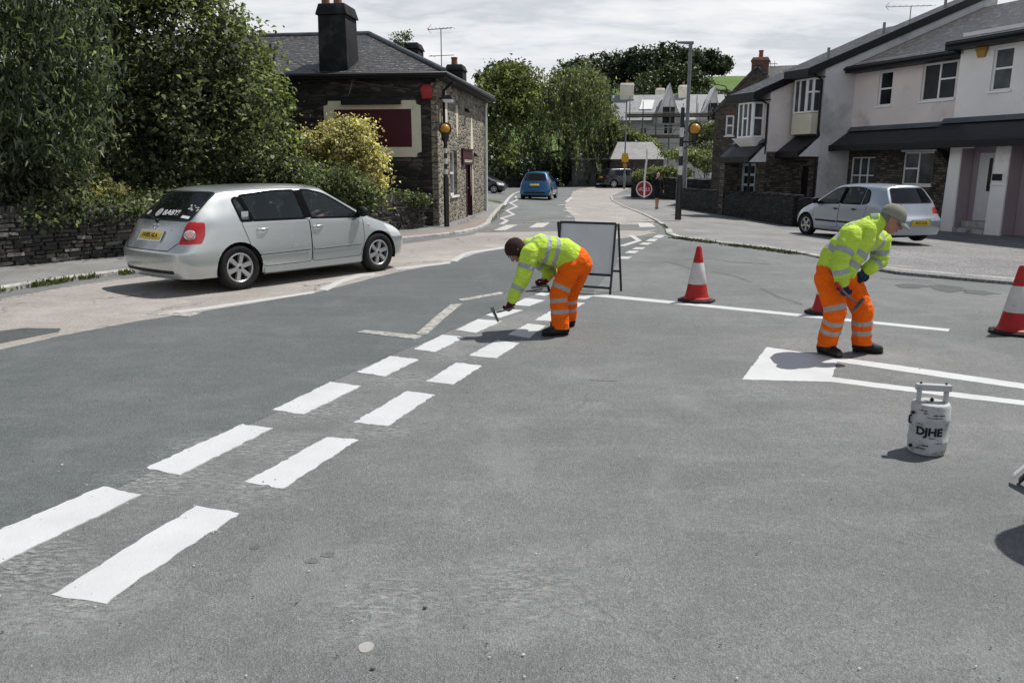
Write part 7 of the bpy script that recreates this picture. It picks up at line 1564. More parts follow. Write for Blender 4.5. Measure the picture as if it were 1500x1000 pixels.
PL = variant(cbar=None, L=3.95, W=1.70, H=1.45, belt=.91, rax=-1.22, fax=1.24, roof_tail=-1.42, hatch=.42, bp=-.08, wt=.30, cowl=1.13, wr=.30, paint=m_ltblue, lev=3, waist=.70,
    side_windows=[('quarter', [(-1.10, .98), (-.88, .945), (-.86, 1.32), (-1.0, 1.25)], [.08, .02, .02, .1]), ('rear', [(-.83, .945), (-.14, .93), (-.17, 1.35), (-.5, 1.36), (-.81, 1.33)], [.02, .02, .03, .05, .02]), ('front', [(-.02, .925), (.86, .895), (.88, .92), (.30, 1.29), (.05, 1.345), (-.06, 1.35)], [.02, .02, .02, .12, .1, .03])],
    doors=[('rear', [(-.86, .30), (-.075, .30), (-.075, .92), (-1.08, .93), (-1.0, .58), (-.95, .48)]), ('front', [(-.065, .30), (.86, .30), (.93, .55), (.95, .885), (-.065, .92)])],
    bpillar=((-.08, .93), (-.115, 1.35), .10), handles={'rear': (-.62, .80), 'front': (.06, .79)}, handlem=m_trim, rub={'rear': (-.85, -.1, .46), 'front': (-.04, .82, .46)}, rubm=m_trim, mirror=(.85, .92), mirrorm=m_trim,
    hatch_glass=[(-.62, .99), (.62, .99), (.5, 1.355), (-.5, 1.355)], screen=[(-.64, .93), (.64, .93), (.52, 1.37), (-.52, 1.37)],
    tail_side=[(-1.95, .72), (-1.66, .73), (-1.60, .85), (-1.95, .90)], tail_rear=[(.50, .735), (.80, .72), (.80, .90), (.55, .88)], tail_inner=None, head_side=[(1.52, .56), (1.9, .54), (1.85, .66), (1.42, .76)],
    plate=.52, plate_text='SK53 RZB', rear_lines=[([(-.55, .62), (.55, .62)], .009)], skirt=None, spokes=5)
ltb, _ = make_car(PL, 'pale blue hatchback parked on the forecourt behind the capped worker', 'hatchback_car')
hd = Vector((-.30, .954, 0)); lc = at(1180, 342, .075)
c_ = lc+Vector((hd.y, -hd.x, 0))*(.85-.06)-hd*1.24
ltb.location = (c_.x, c_.y, gz(c_.x, c_.y)+.076); ltb.rotation_euler[2] = math.atan2(hd.y, hd.x)
PB = variant(cbar=None, L=4.2, W=1.78, H=1.60, belt=1.0, waist=.78, hood=.98, sill=.24, wr=.34, paint=m_blue, lev=3, roofw=1.2, roof_tail=-1.45, hatch=.5, bpillar=((-.06, 1.02), (-.10, 1.48), .1),
    side_windows=[('rear', [(-1.12, 1.03), (-.12, 1.02), (-.16, 1.49), (-.55, 1.49), (-1.04, 1.42)], .03), ('front', [(.0, 1.02), (.92, 1.0), (.96, 1.02), (.38, 1.42), (.1, 1.49), (-.04, 1.49)], .03)],
    handles={'rear': (-.85, .9), 'front': (.1, .9)}, rub=None, mirror=(.9, 1.03), mirrorm=m_blue, hatch_glass=[(-.62, 1.08), (.62, 1.08), (.52, 1.48), (-.52, 1.48)], screen=[(-.64, 1.03), (.64, 1.03), (.53, 1.50), (-.53, 1.50)],
    doors=[('rear', [(-.90, .34), (-.055, .34), (-.055, 1.01), (-1.14, 1.02), (-1.09, .62), (-1.02, .5)]), ('front', [(-.045, .34), (.92, .34), (1.0, .6), (1.02, .97), (-.045, 1.01)])],
    tail_side=[(-2.1, .88), (-1.84, .89), (-1.8, .96), (-2.1, .99)], tail_rear=[(.56, .89), (.85, .88), (.85, .99), (.58, .98)], tail_inner=None, head_side=[(1.62, .64), (2.0, .62), (1.95, .75), (1.5, .85)], plate=.85, plate_text=None, skirt=None, rear_lines=[([(-.6, .42), (.6, .42)], .09)])
blue, _ = make_car(PB, 'deep blue crossover car driving away along the road beyond the crossing', 'crossover_car')
bl, br = at(770, 293), at(810, 293); by_ = 45.; 
xc = (atY(770, 270, by_).x+atY(812, 270, by_).x)/2+.05
blue.location = (xc, by_+2.1, gz(xc, by_+2)+.012); blue.rotation_euler[2] = R(90-10)
def simple_variant(P, paint, glass, label, name, loc, rz, sc_=1.):
    Q = dict(P); Q['paint'] = paint; Q['glass'] = glass; Q['lev'] = 3; o, _ = make_car(Q, label, name); o.location = loc; o.rotation_euler[2] = rz; o.scale = (sc_,)*3; return o
suv = simple_variant(PB, m_blackp, m_cglass_d, 'black estate type car on the bend in front of the garage, lit on its tail', 'dark_car', (0, 0, 0), 0, 1.02)
sp = atY(905, 262, 66); suv.location = (sp.x+.6, 67.5, gz(sp.x, 67)+.01); suv.rotation_euler[2] = R(22)
blk = simple_variant(PL, m_greyp, m_cglass_d, 'dark grey car at the side turning, half hidden behind the pub', 'dark_car', (0, 0, 0), 0, 1.0)
kp = atY(721, 270, 56); blk.location = (kp.x-.9, 57, gz(kp.x, 57)+.01); blk.rotation_euler[2] = R(-14)
# ------------------------------------------------------------------ people
def caps(b, p, q, r0, r1, n=14, flat=None):
    """cone-sphere between two joints; flat = (axis, factor) squashes it"""
    p, q = Vector(p), Vector(q); d = q-p; L = d.length; 
    if L < 1e-5: d = Vector((0, 0, 1)); L = 1e-5
    z = d/L; x = z.orthogonal().normalized(); y = z.cross(x); h = 5; prof = []
    for i in range(h+1): a = -pi/2+pi/2*i/h; prof.append((r0*cos(a), r0*sin(a)))
    for i in range(h+1): a = pi/2*i/h; prof.append((r1*cos(a), L+r1*sin(a)))
    vs = []; 
    for r, t in prof:
        for j in range(n):
            an = 2*pi*j/n; v = x*cos(an)*max(r, 1e-4)+y*sin(an)*max(r, 1e-4)
            if flat: ax = Vector(flat[0]).normalized(); v -= ax*v.dot(ax)*(1-flat[1])
            vs.append(p+v+z*t)
    m_ = len(prof); fs = [(i*n+j, i*n+(j+1) % n, (i+1)*n+(j+1) % n, (i+1)*n+j) for i in range(m_-1) for j in range(n)]+[tuple(range(n))[::-1], tuple((m_-1)*n+j for j in range(n))]
    b.add(vs, fs)
def ell(b, c, r, M3=None, n=18):
    h = n//2; vs = []
    for i in range(h+1):
        a = -pi/2+pi*i/h
        for j in range(n):
            o = 2*pi*j/n; v = Vector((max(cos(a), 1e-3)*cos(o)*r[0], max(cos(a), 1e-3)*sin(o)*r[1], sin(a)*r[2])); vs.append(Vector(c)+(M3 @ v if M3 else v))
    b.add(vs, [(i*n+j, i*n+(j+1) % n, (i+1)*n+(j+1) % n, (i+1)*n+j) for i in range(h) for j in range(n)]+[tuple(range(n))[::-1], tuple(h*n+j for j in range(n))])
def blend(b, name, mats, parent, vox=.012, it=4, wr=0., wsc=14., seed=0, cuts=(), fn=None, smooth=60):
    """melt overlapping shapes into one continuous skin"""
    me = bpy.data.meshes.new(name); me.from_pydata([tuple(v) for v in b.v], [], b.f); me.update()
    o = bpy.data.objects.new('tmp', me); COL.objects.link(o)
    md = o.modifiers.new('r', 'REMESH'); md.mode = 'VOXEL'; md.voxel_size = vox; md.use_smooth_shade = True
    sm = o.modifiers.new('s', 'SMOOTH'); sm.iterations = it; sm.factor = .5
    dg = bpy.context.evaluated_depsgraph_get(); m2 = bpy.data.meshes.new_from_object(o.evaluated_get(dg)); bpy.data.objects.remove(o); bpy.data.meshes.remove(me)
    m2.name = name
    if wr:
        nr = [v.normal.copy() for v in m2.vertices]; so_ = Vector((seed*3.1, seed*1.7, 0))
        for v, nn in zip(m2.vertices, nr):
            p = v.co; d = mnoise.noise(Vector((p.x*wsc, p.y*wsc, p.z*wsc*.55))+so_)*.7+mnoise.noise(p*wsc*2.3+so_)*.3; d2 = 1-abs(mnoise.noise(Vector((p.x*wsc*.8, p.y*wsc*.8, p.z*wsc*1.6))+so_))*2.2
            v.co = p+nn*(d*wr*.8+d2*wr*.6)
    if cuts:
        bm = bmesh.new(); bm.from_mesh(m2)
        for co, no in cuts: bmesh.ops.bisect_plane(bm, geom=bm.verts[:]+bm.edges[:]+bm.faces[:], plane_co=co, plane_no=no, clear_outer=True)
        bm.to_mesh(m2); bm.free()
    m2.materials.clear()
    for m in (mats if isinstance(mats, (list, tuple)) else [mats]): m2.materials.append(m)
    m2.polygons.foreach_set('use_smooth', [True]*len(m2.polygons))
    if fn:
        at_ = m2.attributes.new('band', 'FLOAT', 'POINT'); vals = np.array([fn(v.co) for v in m2.vertices], np.float32); at_.data.foreach_set('value', vals)
    return link(name, m2, parent)
def cloth(name, col, band=(.40, .42, .42), fl=1., dirt=None, rough=.75):
    m, n = newmat(name); p = n.obj(); a = n.n.new('ShaderNodeAttribute'); a.attribute_name = 'band'
    c = n.mix(n.ramp(n.noise(5, 5, .6, p), (.3, 0.), (.7, 1.)), k(col, .86), k(col, 1.06))
    if dirt: c = n.mix(n.math('MULTIPLY', n.ramp(n.noise(6, 6, .7, p), (.52, 0.), (.7, 1.)), .5), c, dirt)
    bc = n.mix(n.noise(20, 4, .6, p), k(band, .8), k(band, 1.15))
    f = n.math('GREATER_THAN', a.outputs['Fac'], 0.)
    n.set(n.b.inputs['Base Color'], n.mix(f, c, bc)); n.b.inputs['Roughness'].default_value = rough; n.b.inputs['Specular IOR Level'].default_value = .12
    rd = n.math('ABSOLUTE', n.math('SUBTRACT', n.noise(5.5, 5, .55, n.mapv(p, (1, 1, 1.9), (.4, .3, 0)), 1.2), .5))
    rd2 = n.math('ABSOLUTE', n.math('SUBTRACT', n.noise(12, 4, .55, n.mapv(p, (1, 1, 2.2), (-.5, .2, 0)), 1.), .5))
    hh = n.math('ADD', n.math('MULTIPLY', rd, 2.2), n.math('ADD', n.math('MULTIPLY', rd2, .9), n.math('MULTIPLY', n.noise(140, 2, .5, p), .04)))
    n.set(n.b.inputs['Normal'], n.bump(hh, .7, .045)); return m
m_lime = cloth('hi_vis_lime', (.55, .78, .085), dirt=(.40, .56, .07)); m_orange = cloth('hi_vis_orange', (1., .155, .008), band=(.42, .40, .38), dirt=(.80, .125, .008))
m_skin = mat('weathered_skin', (.36, .19, .14), .55, .14, 22, .15, 60, local=True); m_skin2 = mat('tanned_skin', (.30, .16, .12), .55, .12, 22, .15, 60, local=True)
m_navy = mat('navy_glove', (.016, .030, .065), .8, .3, 16, .4, 50, local=True); m_wine = mat('wine_red_glove', (.075, .010, .016), .8, .3, 16, .4, 50, local=True)
m_boot = mat('black_boot', (.016, .016, .017), .6, .3, 18, .3, 40, stain=(.07, .068, .065), sscale=14, smin=.55, local=True); m_sole = mat('boot_sole', (.008, .008, .008), .8, .1, 10)
m_cap = mat('khaki_cap', (.22, .225, .185), .85, .14, 14, .3, 60, local=True); m_beanie = mat('dark_brown_beanie', (.034, .018, .016), .95, .25, 20, .5, 60, local=True)
m_hairg = mat('grey_hair', (.16, .15, .14), .8, .3, 40); m_steel = mat('tool_steel', (.16, .16, .165), .45, .2, 12, metal=.7, stain=(.05, .05, .05), sscale=14, smin=.55); m_redh = mat('red_tool_grip', (.42, .02, .02), .5, .15, 12); m_wood = mat('tool_handle_wood', (.16, .09, .045), .7, .25, 12)
def seg_t(p, a, b):
    a, b = Vector(a), Vector(b); d = b-a; return max(-.5, min(1.5, (p-a).dot(d)/d.length_squared)), 
def seg_info(p, a, b):
    d = b-a; t = (p-a).dot(d)/d.length_squared; tc = max(0, min(1, t)); return t*d.length, (p-(a+d*tc)).length
def hand(par, wrist, dir_, palm_n, thumb_side, m, name, L=.185, curl=.9, grip=True, cuff=None):
    """palm, four curled fingers of different length and a thumb from the side of the palm"""
    z = Vector(dir_).normalized(); nn = Vector(palm_n); nn = (nn-z*nn.dot(z)).normalized(); x = z.cross(nn)*thumb_side; w_ = Vector(wrist); b = MB()
    pl_ = L*.52
    caps(b, w_-z*.055, w_+z*.01, .036, .033, 12)
    for i, o in enumerate((-.030, -.010, .010, .030)): caps(b, w_+x*o*.6+z*.01, w_+x*o+z*pl_, .017, .0145, 10)
    for i, (o, l) in enumerate(((.033, .42), (.0115, .47), (-.0105, .44), (-.031, .35))):
        p = w_+x*o+z*pl_; a = .35*curl; rr = .0125-(.001*i)
        for j, f in enumerate((.45, .32, .23)):
            a += curl*(.75 if j else .35); d = z*cos(a)+nn*sin(a); q = p+d*(L*l*f*1.15); caps(b, p, q, rr, rr*.93, 8); p = q; rr *= .93
    p = w_+x*.030+z*pl_*.25; q = p+(x*.75+z*.65+nn*.25).normalized()*L*.20; caps(b, p, q, .0155, .0135, 8); r_ = q+(x*.05+z*.55+nn*.85).normalized()*L*.19; caps(b, q, r_, .0135, .011, 8)
    return blend(b, name, m, par, .0055, 2, .0015, 40.)
def boot(par, heel, toe, ank, m=m_boot, name='boot', r=.046):
    heel, toe, ank = Vector(heel), Vector(toe), Vector(ank); d = (toe-heel).normalized(); s = d.cross(Vector((0, 0, 1))).normalized(); up = Vector((0, 0, 1)); L = (toe-heel).length
    b = MB(); 
    g = min(heel.z, toe.z)
    caps(b, heel+d*.045+up*.045, heel+d*.045+up*.07, .042, .045); caps(b, heel+d*.05+up*.055, ank, .050, .056); caps(b, heel+d*.06+up*.05, toe-d*.075+up*.044, .042, .047, flat=(up, .85)); caps(b, toe-d*.085+s*.012+up*.04, toe-d*.05+up*.036, .044, .040); caps(b, heel+d*.09+up*.07, toe-d*.1+up*.055, .05, .040); caps(b, ank, ank+(ank-heel).normalized()*.02+up*.05, .056, .06)
    o = blend(b, name, m, par, .008, 3, .003, 25.)
    b = MB()
    for q0, q1, r0, r1 in ((heel+d*.042, heel+d*.09, .040, .036), (heel+d*.09, toe-d*.09, .036, .048), (toe-d*.09, toe-d*.045, .048, .042)): caps(b, q0+up*.012, q1+up*.012, r0, r1, flat=(up, .28))
    blend(b, 'sole', m_sole, o, .007, 2); return o
def face_parts(par, body, c, fwd, up, skin, k_=1.):
    """eyes, brows and mouth set on the head"""
    f = Vector(fwd).normalized(); u = Vector(up); u = (u-f*u.dot(f)).normalized(); s = f.cross(u)
    for q in (-1, 1):
        b = MB(); b.ball(c+f*.088*k_+s*q*.032*k_+u*.012*k_, .013*k_, 10); b.build('eye', m_eye, body, smooth=60)
        b = MB(); b.ball(c+f*.0995*k_+s*q*.032*k_+u*.011*k_, .0055*k_, 8); b.build('pupil', m_black, body, smooth=60)
        b = MB(); b.tube([c+f*.093*k_+s*q*.050*k_+u*.030*k_, c+f*.103*k_+s*q*.03*k_+u*.036*k_, c+f*.103*k_+s*q*.014*k_+u*.031*k_], .0055*k_, 6); b.build('eyebrow', m_hairg, body)
    b = MB(); b.tube([c+f*.088*k_-s*.024*k_-u*.062*k_, c+f*.098*k_-u*.060*k_, c+f*.088*k_+s*.024*k_-u*.062*k_], .006*k_, 6); b.build('lips', m_lip, body, smooth=60)
m_eye = mat('eye_white', (.32, .29, .27), .3, .03); m_lip = mat('lips', (.26, .09, .075), .5, .1)
def head_shapes(b, c, fwd, up, k_=1.):
    f = Vector(fwd).normalized(); u = Vector(up); u = (u-f*u.dot(f)).normalized(); s = f.cross(u)
    M3 = Matrix((f, s, u)).transposed()
    ell(b, c+u*.035*k_-f*.008*k_, (.100*k_, .078*k_, .092*k_), M3); ell(b, c-u*.022*k_+f*.022*k_, (.072*k_, .062*k_, .085*k_), M3); ell(b, c-u*.088*k_+f*.050*k_, (.034*k_, .036*k_, .026*k_), M3)
    caps(b, c+f*.088*k_+u*.018*k_, c+f*.112*k_-u*.022*k_, .011*k_, .0165*k_); 
    for q in (-1, 1):
        ell(b, c+s*q*.078*k_-f*.005*k_-u*.005*k_, (.022*k_, .010*k_, .033*k_), M3); ell(b, c+f*.072*k_+s*q*.036*k_-u*.022*k_, (.022*k_, .022*k_, .02*k_), M3)
    caps(b, c+f*.085*k_-u*.06*k_-s*.015*k_, c+f*.085*k_-u*.06*k_+s*.015*k_, .014*k_, .014*k_); caps(b, c+f*.082*k_+u*.034*k_-s*.03*k_, c+f*.082*k_+u*.034*k_+s*.03*k_, .015*k_, .015*k_)
    return f, u, s
V3 = Vector
# ---- the capped worker, bent forward with a scraper in his hand
def J(px, py, Y): return atY(px, py, Y)
def worker_capped():
    A = dict(pel=J(1224, 398, 7.17), hipR=J(1214, 408, 7.06), hipL=J(1241, 409, 7.25), knR=J(1224, 456, 7.00), knL=J(1264, 456, 7.12), anR=J(1212, 500, 7.10), anL=J(1262, 503, 7.17),
             waist=J(1232, 378, 7.15), chest=J(1255, 350, 7.10), neck=J(1283, 326, 7.08), head=J(1306, 322, 7.04), shR=J(1247, 346, 6.93), shL=J(1290, 352, 7.28), elR=J(1229, 384, 6.86), elL=J(1288, 382, 7.26), wrR=J(1234, 413, 6.86), wrL=J(1270, 396, 7.16))
    t = thing('person', 'worker in khaki cap and yellow hi-vis jacket standing by the white painted block', 'person', (A['pel'].x, A['pel'].y, 0))
    hf = V3((.80, -.30, -.52)); hu = V3((.48, -.16, .86))
    b = MB(); f, u, s = head_shapes(b, A['head'], hf, hu); caps(b, A['chest'], A['neck'], .12, .075); caps(b, A['neck'], A['head']-f*.03, .062, .060); caps(b, A['pel'], A['chest'], .12, .12)
    for q in 'RL':
        caps(b, A['sh'+q], A['el'+q], .045, .04); caps(b, A['el'+q], A['wr'+q], .038, .03); caps(b, A['chest'], A['sh'+q], .08, .055); caps(b, A['hip'+q], A['kn'+q], .075, .055); caps(b, A['kn'+q], A['an'+q], .05, .04); caps(b, A['pel'], A['hip'+q], .1, .09)
    body = blend(b, 'body', m_skin, t, .0095, 3)
    face_parts(t, body, A['head'], f, u, m_skin)
    # jacket
    b = MB(); sp_ = (A['chest']-A['waist']).normalized(); lat = V3((.28, .95, -.1)).normalized()
    for tt, r in ((0, .178), (.45, .185), (1, .172)):
        c = A['waist'].lerp(A['chest'], tt); caps(b, c-lat*.07, c+lat*.07, r*.93, r*.93)
    hem = A['waist'].lerp(A['pel'], .62); caps(b, hem-lat*.065, hem+lat*.065, .172, .172); caps(b, hem, A['waist'], .175, .18)
    caps(b, A['chest'], A['neck'].lerp(A['chest'], .25), .165, .10); caps(b, A['chest']+sp_*.08-lat*.11, A['chest']+sp_*.08+lat*.11, .10, .10)
    for q in 'RL': caps(b, A['chest'], A['sh'+q], .13, .092, 14); caps(b, A['sh'+q], A['el'+q], .092, .076); caps(b, A['el'+q], A['wr'+q].lerp(A['el'+q], .05), .076, .060)
    caps(b, A['neck'].lerp(A['chest'], .35), A['neck'].lerp(A['head'], .15), .095, .078)
    w0, c0, nk = A['hem'] if 'hem' in A else A['pel'].lerp(A['waist'], .35), A['chest'], A['neck']; Lsp = (nk-w0).length
    def band(p):
        best = -1.; dt, rt = seg_info(p, w0, nk); arm = []
        for q in 'RL':
            d1, r1 = seg_info(p, A['sh'+q], A['el'+q]); d2, r2 = seg_info(p, A['el'+q], A['wr'+q]); l1 = (A['el'+q]-A['sh'+q]).length; l2 = (A['wr'+q]-A['el'+q]).length
            if min(r1, r2) < .098 and rt > .165 or (r2 < .08 and d2 > 0):
                if r1 < r2: return .026-abs(d1-l1*.62)
                return .026-abs(d2-l2*.45)
        v = max(.027-abs(dt-Lsp*.22), .027-abs(dt-Lsp*.44))
        # braces over the shoulders
        ls = (p-c0).dot(lat)
        if dt > Lsp*.44: v = max(v, .024-abs(abs(ls)-.115))
        return v
    jk = blend(b, 'jacket', m_lime, t, .011, 3, .0075, 9., 3, fn=band)
    b = MB(); nb = A['neck'].lerp(A['head'], .02); ax = (A['head']-A['neck']).normalized()
    T = Matrix.Translation(nb-ax*.01) @ ax.to_track_quat('Z', 'Y').to_matrix().to_4x4(); b.lathe([(.088, -.03), (.082, .02), (.080, .032), (.072, .03), (.075, -.02)], (0, 0, 0), 24); b.v = [tuple(T @ V3(v)) for v in b.v]; b.build('collar', mat('grey_green_collar', (.20, .27, .16), .85, .1, 12), jk, smooth=50)
    # little crest on the chest
    pz = A['chest']+V3((.11, -.145, -.02)); b = MB(); rr_ = random.Random(3)
    # trousers
    b = MB(); caps(b, A['pel']-lat*.06+V3((0, 0, .02)), A['pel']+lat*.06+V3((0, 0, .02)), .165, .165); caps(b, A['pel'], A['waist'].lerp(A['pel'], .3), .16, .15)
    for q in 'RL':
        hip, kn, an = A['hip'+q], A['kn'+q], A['an'+q]; caps(b, A['pel'], hip, .15, .125); caps(b, hip, kn, .122, .095); caps(b, kn, an.lerp(kn, .08), .094, .088); caps(b, an.lerp(kn, .18), an.lerp(kn, -.12), .090, .084)
    def tb(p):
        v = -1
        for q in 'RL':
            d1, r1 = seg_info(p, A['hip'+q], A['kn'+q]); d2, r2 = seg_info(p, A['kn'+q], A['an'+q]); l1 = (A['kn'+q]-A['hip'+q]).length; l2 = (A['an'+q]-A['kn'+q]).length
            if min(r1, r2) > .14: continue
            v = max(v, (.024-abs(d1-l1*.88)) if q == 'R' and r1 < r2+.02 else -1, .022-abs(d2-l2*.30), .022-abs(d2-l2*.60))
        return v
    blend(b, 'trousers', m_orange, t, .011, 3, .009, 9., 5, fn=tb, cuts=[((0, 0, .085), (0, 0, -1))])
    boot(t, J(1199, 500, 7.16)*V3((1, 1, 0)).length*0+V3((J(1199, 506, 7.22).x, 7.24, .005)), V3((at(1222, 521).x, at(1222, 521).y, .005)), A['anR']) if False else None
    hR = V3((A['anR'].x-.045, A['anR'].y+.10, .004)); tR = V3((A['anR'].x+.075, A['anR'].y-.17, .004)); boot(t, hR, tR, V3((A['anR'].x, A['anR'].y+.01, .105)))
    hL = V3((A['anL'].x-.075, A['anL'].y+.03, .004)); tL = V3((A['anL'].x+.205, A['anL'].y-.035, .004)); boot(t, hL, tL, V3((A['anL'].x, A['anL'].y+.005, .105)))
    # gloves
    dR = (J(1240, 432, 6.85)-A['wrR']); hand(t, A['wrR'], dR, V3((.55, .55, -.1)), -1, m_navy, 'glove', .19, 1.25)
    dL = (J(1256, 410, 7.10)-A['wrL']); hand(t, A['wrL'], dL, V3((-.4, .6, -.6)), 1, m_navy, 'glove', .185, 1.1)
    # cap
    c = A['head']; b = MB(); M3 = Matrix((f, s, u)).transposed(); ell(b, c+u*.042-f*.010, (.114, .092, .098), M3, 24)
    cap = blend(b, 'cap', m_cap, t, .008, 2, .0015, 30., cuts=[(c+u*.026, -(u*1.0-f*.10).normalized())])
    b = MB(); prof = []
    for i in range(13):
        a = -1.15+2.3*i/12; e0 = c+f*(.098*cos(a)-.01)+s*.088*sin(a)+u*.036; e1 = c+f*(.098*cos(a)+.085*cos(a*.75))+s*.092*sin(a)+u*(.026-.022*sin(a)**2-.014); prof.append((e0, e1))
    vs = []; 
    for e0, e1 in prof: vs += [e0, e0.lerp(e1, .5)+u*.006, e1, e1-u*.006, e0-u*.008]
    fs = [(5*i+j, 5*i+5+j, 5*i+5+(j+1) % 5, 5*i+(j+1) % 5) for i in range(12) for j in range(5)]
    b.add(vs, fs); b.build('peak', m_cap, cap, smooth=60)
    b = MB(); b.ball(c+u*.141-f*.010, .009, 8); b.build('button', m_cap, cap)
    # hair at the back of the head below the cap
    b = MB(); ell(b, c-f*.035+u*.005, (.074, .081, .06), M3, 18); blend(b, 'hair', m_hairg, t, .008, 2, .002, 50., cuts=[(c+f*.0, f)])
    # scraper in the near hand: red grip, shaft and blade
    g0, g1, g2 = J(1225, 415, 6.80), J(1241, 432, 6.80), J(1258, 446, 6.80)
    q = thing('scraper', 'long handled scraper with red grip and flat steel head held by the capped worker', 'scraper', g0)
    b = MB(); b.tube([g0, g0.lerp(g1, .5)], .013, 10); b.ball(g0, .016, 10); b.build('grip', m_redh, q, smooth=50)
    b = MB(); b.tube([g0.lerp(g1, .5), g1, g2], .0085, 8); b.build('shaft', m_steel, q, smooth=50)
    a_, e_ = J(1266, 438, 6.79), J(1249, 456, 6.79); mid_ = (a_+e_)/2; dd = (e_-a_).normalized(); nn = V3((.3, -1, 0)).normalized(); sd = dd.cross(nn)
    b = MB(); b.hexa([a_-nn*.022, a_+nn*.022, e_+nn*.026, e_-nn*.026], [a_-nn*.018+sd*.014, a_+nn*.018+sd*.014, e_+nn*.026+sd*.003, e_-nn*.026+sd*.003]); b.build('blade', m_steel, q, bevel=.002)
    return t
worker_capped()
def worker_bent():
    A = dict(pel=J(843, 383, 8.14), hipN=J(836, 390, 8.02), hipF=J(850, 388, 8.26), knN=J(818, 432, 8.0), knF=J(834, 432, 8.32), anN=J(821, 478, 7.97), anF=J(832, 466, 8.42),
             waist=J(824, 370, 8.13), chest=J(793, 364, 8.10), neck=J(771, 361, 8.07), head=J(757, 367, 8.03), shN=J(776, 372, 7.90), shF=J(778, 372, 8.28), elN=J(765, 409, 7.84), wrN=J(750, 438, 7.83), elF=J(806, 396, 8.36), wrF=J(801, 405, 8.26))
    t = thing('person', 'worker in brown beanie bent double in hi-vis clothes over the white dashes', 'person', (A['pel'].x, A['pel'].y, 0))
    hf = V3((-.55, -.25, -.80)); hu = V3((-.80, .05, .52))
    b = MB(); f, u, s = head_shapes(b, A['head'], hf, hu, .98); caps(b, A['chest'], A['neck'], .12, .07); caps(b, A['neck'], A['head']-f*.02, .060, .058); caps(b, A['pel'], A['chest'], .12, .12)
    for q in 'NF':
        caps(b, A['sh'+q], A['el'+q], .045, .04); caps(b, A['el'+q], A['wr'+q], .038, .03); caps(b, A['chest'], A['sh'+q], .08, .055); caps(b, A['hip'+q], A['kn'+q], .075, .055); caps(b, A['kn'+q], A['an'+q], .05, .04); caps(b, A['pel'], A['hip'+q], .1, .09)
    body = blend(b, 'body', m_skin2, t, .0095, 3); face_parts(t, body, A['head'], f, u, m_skin2, .98)
    c = A['head']; M3 = Matrix((f, s, u)).transposed(); b = MB(); ell(b, c+u*.038-f*.010, (.110, .089, .098), M3, 24); ell(b, c-f*.012-u*.03, (.098, .090, .085), M3, 20)
    bn = blend(b, 'beanie', m_beanie, t, .008, 2, .002, 30., cuts=[(c+f*.070-u*.01, (f*.9-u*.40).normalized())])
    lat = V3((.0, 1, 0)); ax = (A['neck']-A['waist']).normalized()
    b = MB()
    for tt, r in ((-.05, .165), (.5, .165), (1, .158)):
        cc = A['waist'].lerp(A['chest'], tt); caps(b, cc-lat*.08, cc+lat*.08, r*.9, r*.9)
    hem = A['waist'].lerp(A['pel'], .45); caps(b, hem-lat*.07, hem+lat*.07, .155, .155); caps(b, hem-V3((.02, 0, .06)), A['waist']-V3((0, 0, .05)), .125, .12)
    caps(b, A['chest']-lat*.12, A['chest']+lat*.12, .12, .12); caps(b, A['chest'], A['neck'].lerp(A['chest'], .2), .14, .09)
    for q in 'NF': caps(b, A['chest'], A['sh'+q], .125, .094); caps(b, A['sh'+q], A['el'+q], .092, .077); caps(b, A['el'+q], A['wr'+q].lerp(A['el'+q], .04), .077, .058)
    w0, nk = A['waist'].lerp(A['pel'], .3), A['neck']; Lsp = (nk-w0).length
    def band(p):
        dt, rt = seg_info(p, w0, nk)
        for q in 'NF':
            d1, r1 = seg_info(p, A['sh'+q], A['el'+q]); d2, r2 = seg_info(p, A['el'+q], A['wr'+q]); l1 = (A['el'+q]-A['sh'+q]).length; l2 = (A['wr'+q]-A['el'+q]).length
            if (min(r1, r2) < .10 and (rt > .17 or d1 > l1*.5)) or (r2 < .085 and d2 > 0):
                return (.025-abs(d1-l1*.52)) if r1 < r2 else .025-abs(d2-l2*.42)
        v = max(.023-abs(dt-Lsp*.34), .023-abs(dt-Lsp*.57))
        if dt > Lsp*.57: v = max(v, .021-abs(abs((p-A['chest']).y)-.115))
        return v
    blend(b, 'jacket', m_lime, t, .011, 3, .0075, 9., 8, fn=band)
    b = MB(); caps(b, A['pel']-lat*.07, A['pel']+lat*.07, .155, .155); caps(b, A['pel'], A['waist'].lerp(A['pel'], .55), .15, .145); caps(b, A['pel']+V3((.04, -.03, -.03)), A['pel']+V3((.03, .05, -.05)), .14, .14)
    for q in 'NF':
        hip, kn, an = A['hip'+q], A['kn'+q], A['an'+q]; caps(b, A['pel'], hip, .145, .125); caps(b, hip, kn, .122, .094); caps(b, kn, an.lerp(kn, .06), .093, .092); caps(b, an.lerp(kn, .15), an.lerp(kn, -.12), .093, .088)
    def tb(p):
        v = -1
        for q in 'NF':
            d1, r1 = seg_info(p, A['hip'+q], A['kn'+q]); d2, r2 = seg_info(p, A['kn'+q], A['an'+q]); l1 = (A['kn'+q]-A['hip'+q]).length; l2 = (A['an'+q]-A['kn'+q]).length
            if min(r1, r2) > .14: continue
            v = max(v, (.023-abs(d1-l1*.72)) if q == 'N' and p.y < A['pel'].y else -1, .020-abs(d2-l2*.16), .020-abs(d2-l2*.52))
        return v
    blend(b, 'trousers', m_orange, t, .011, 3, .009, 9., 9, fn=tb, cuts=[((0, 0, .075), (0, 0, -1))])
    boot(t, V3((A['anN'].x+.095, A['anN'].y+.01, .004)), V3((A['anN'].x-.205, A['anN'].y-.06, .004)), V3((A['anN'].x+.01, A['anN'].y, .11)))
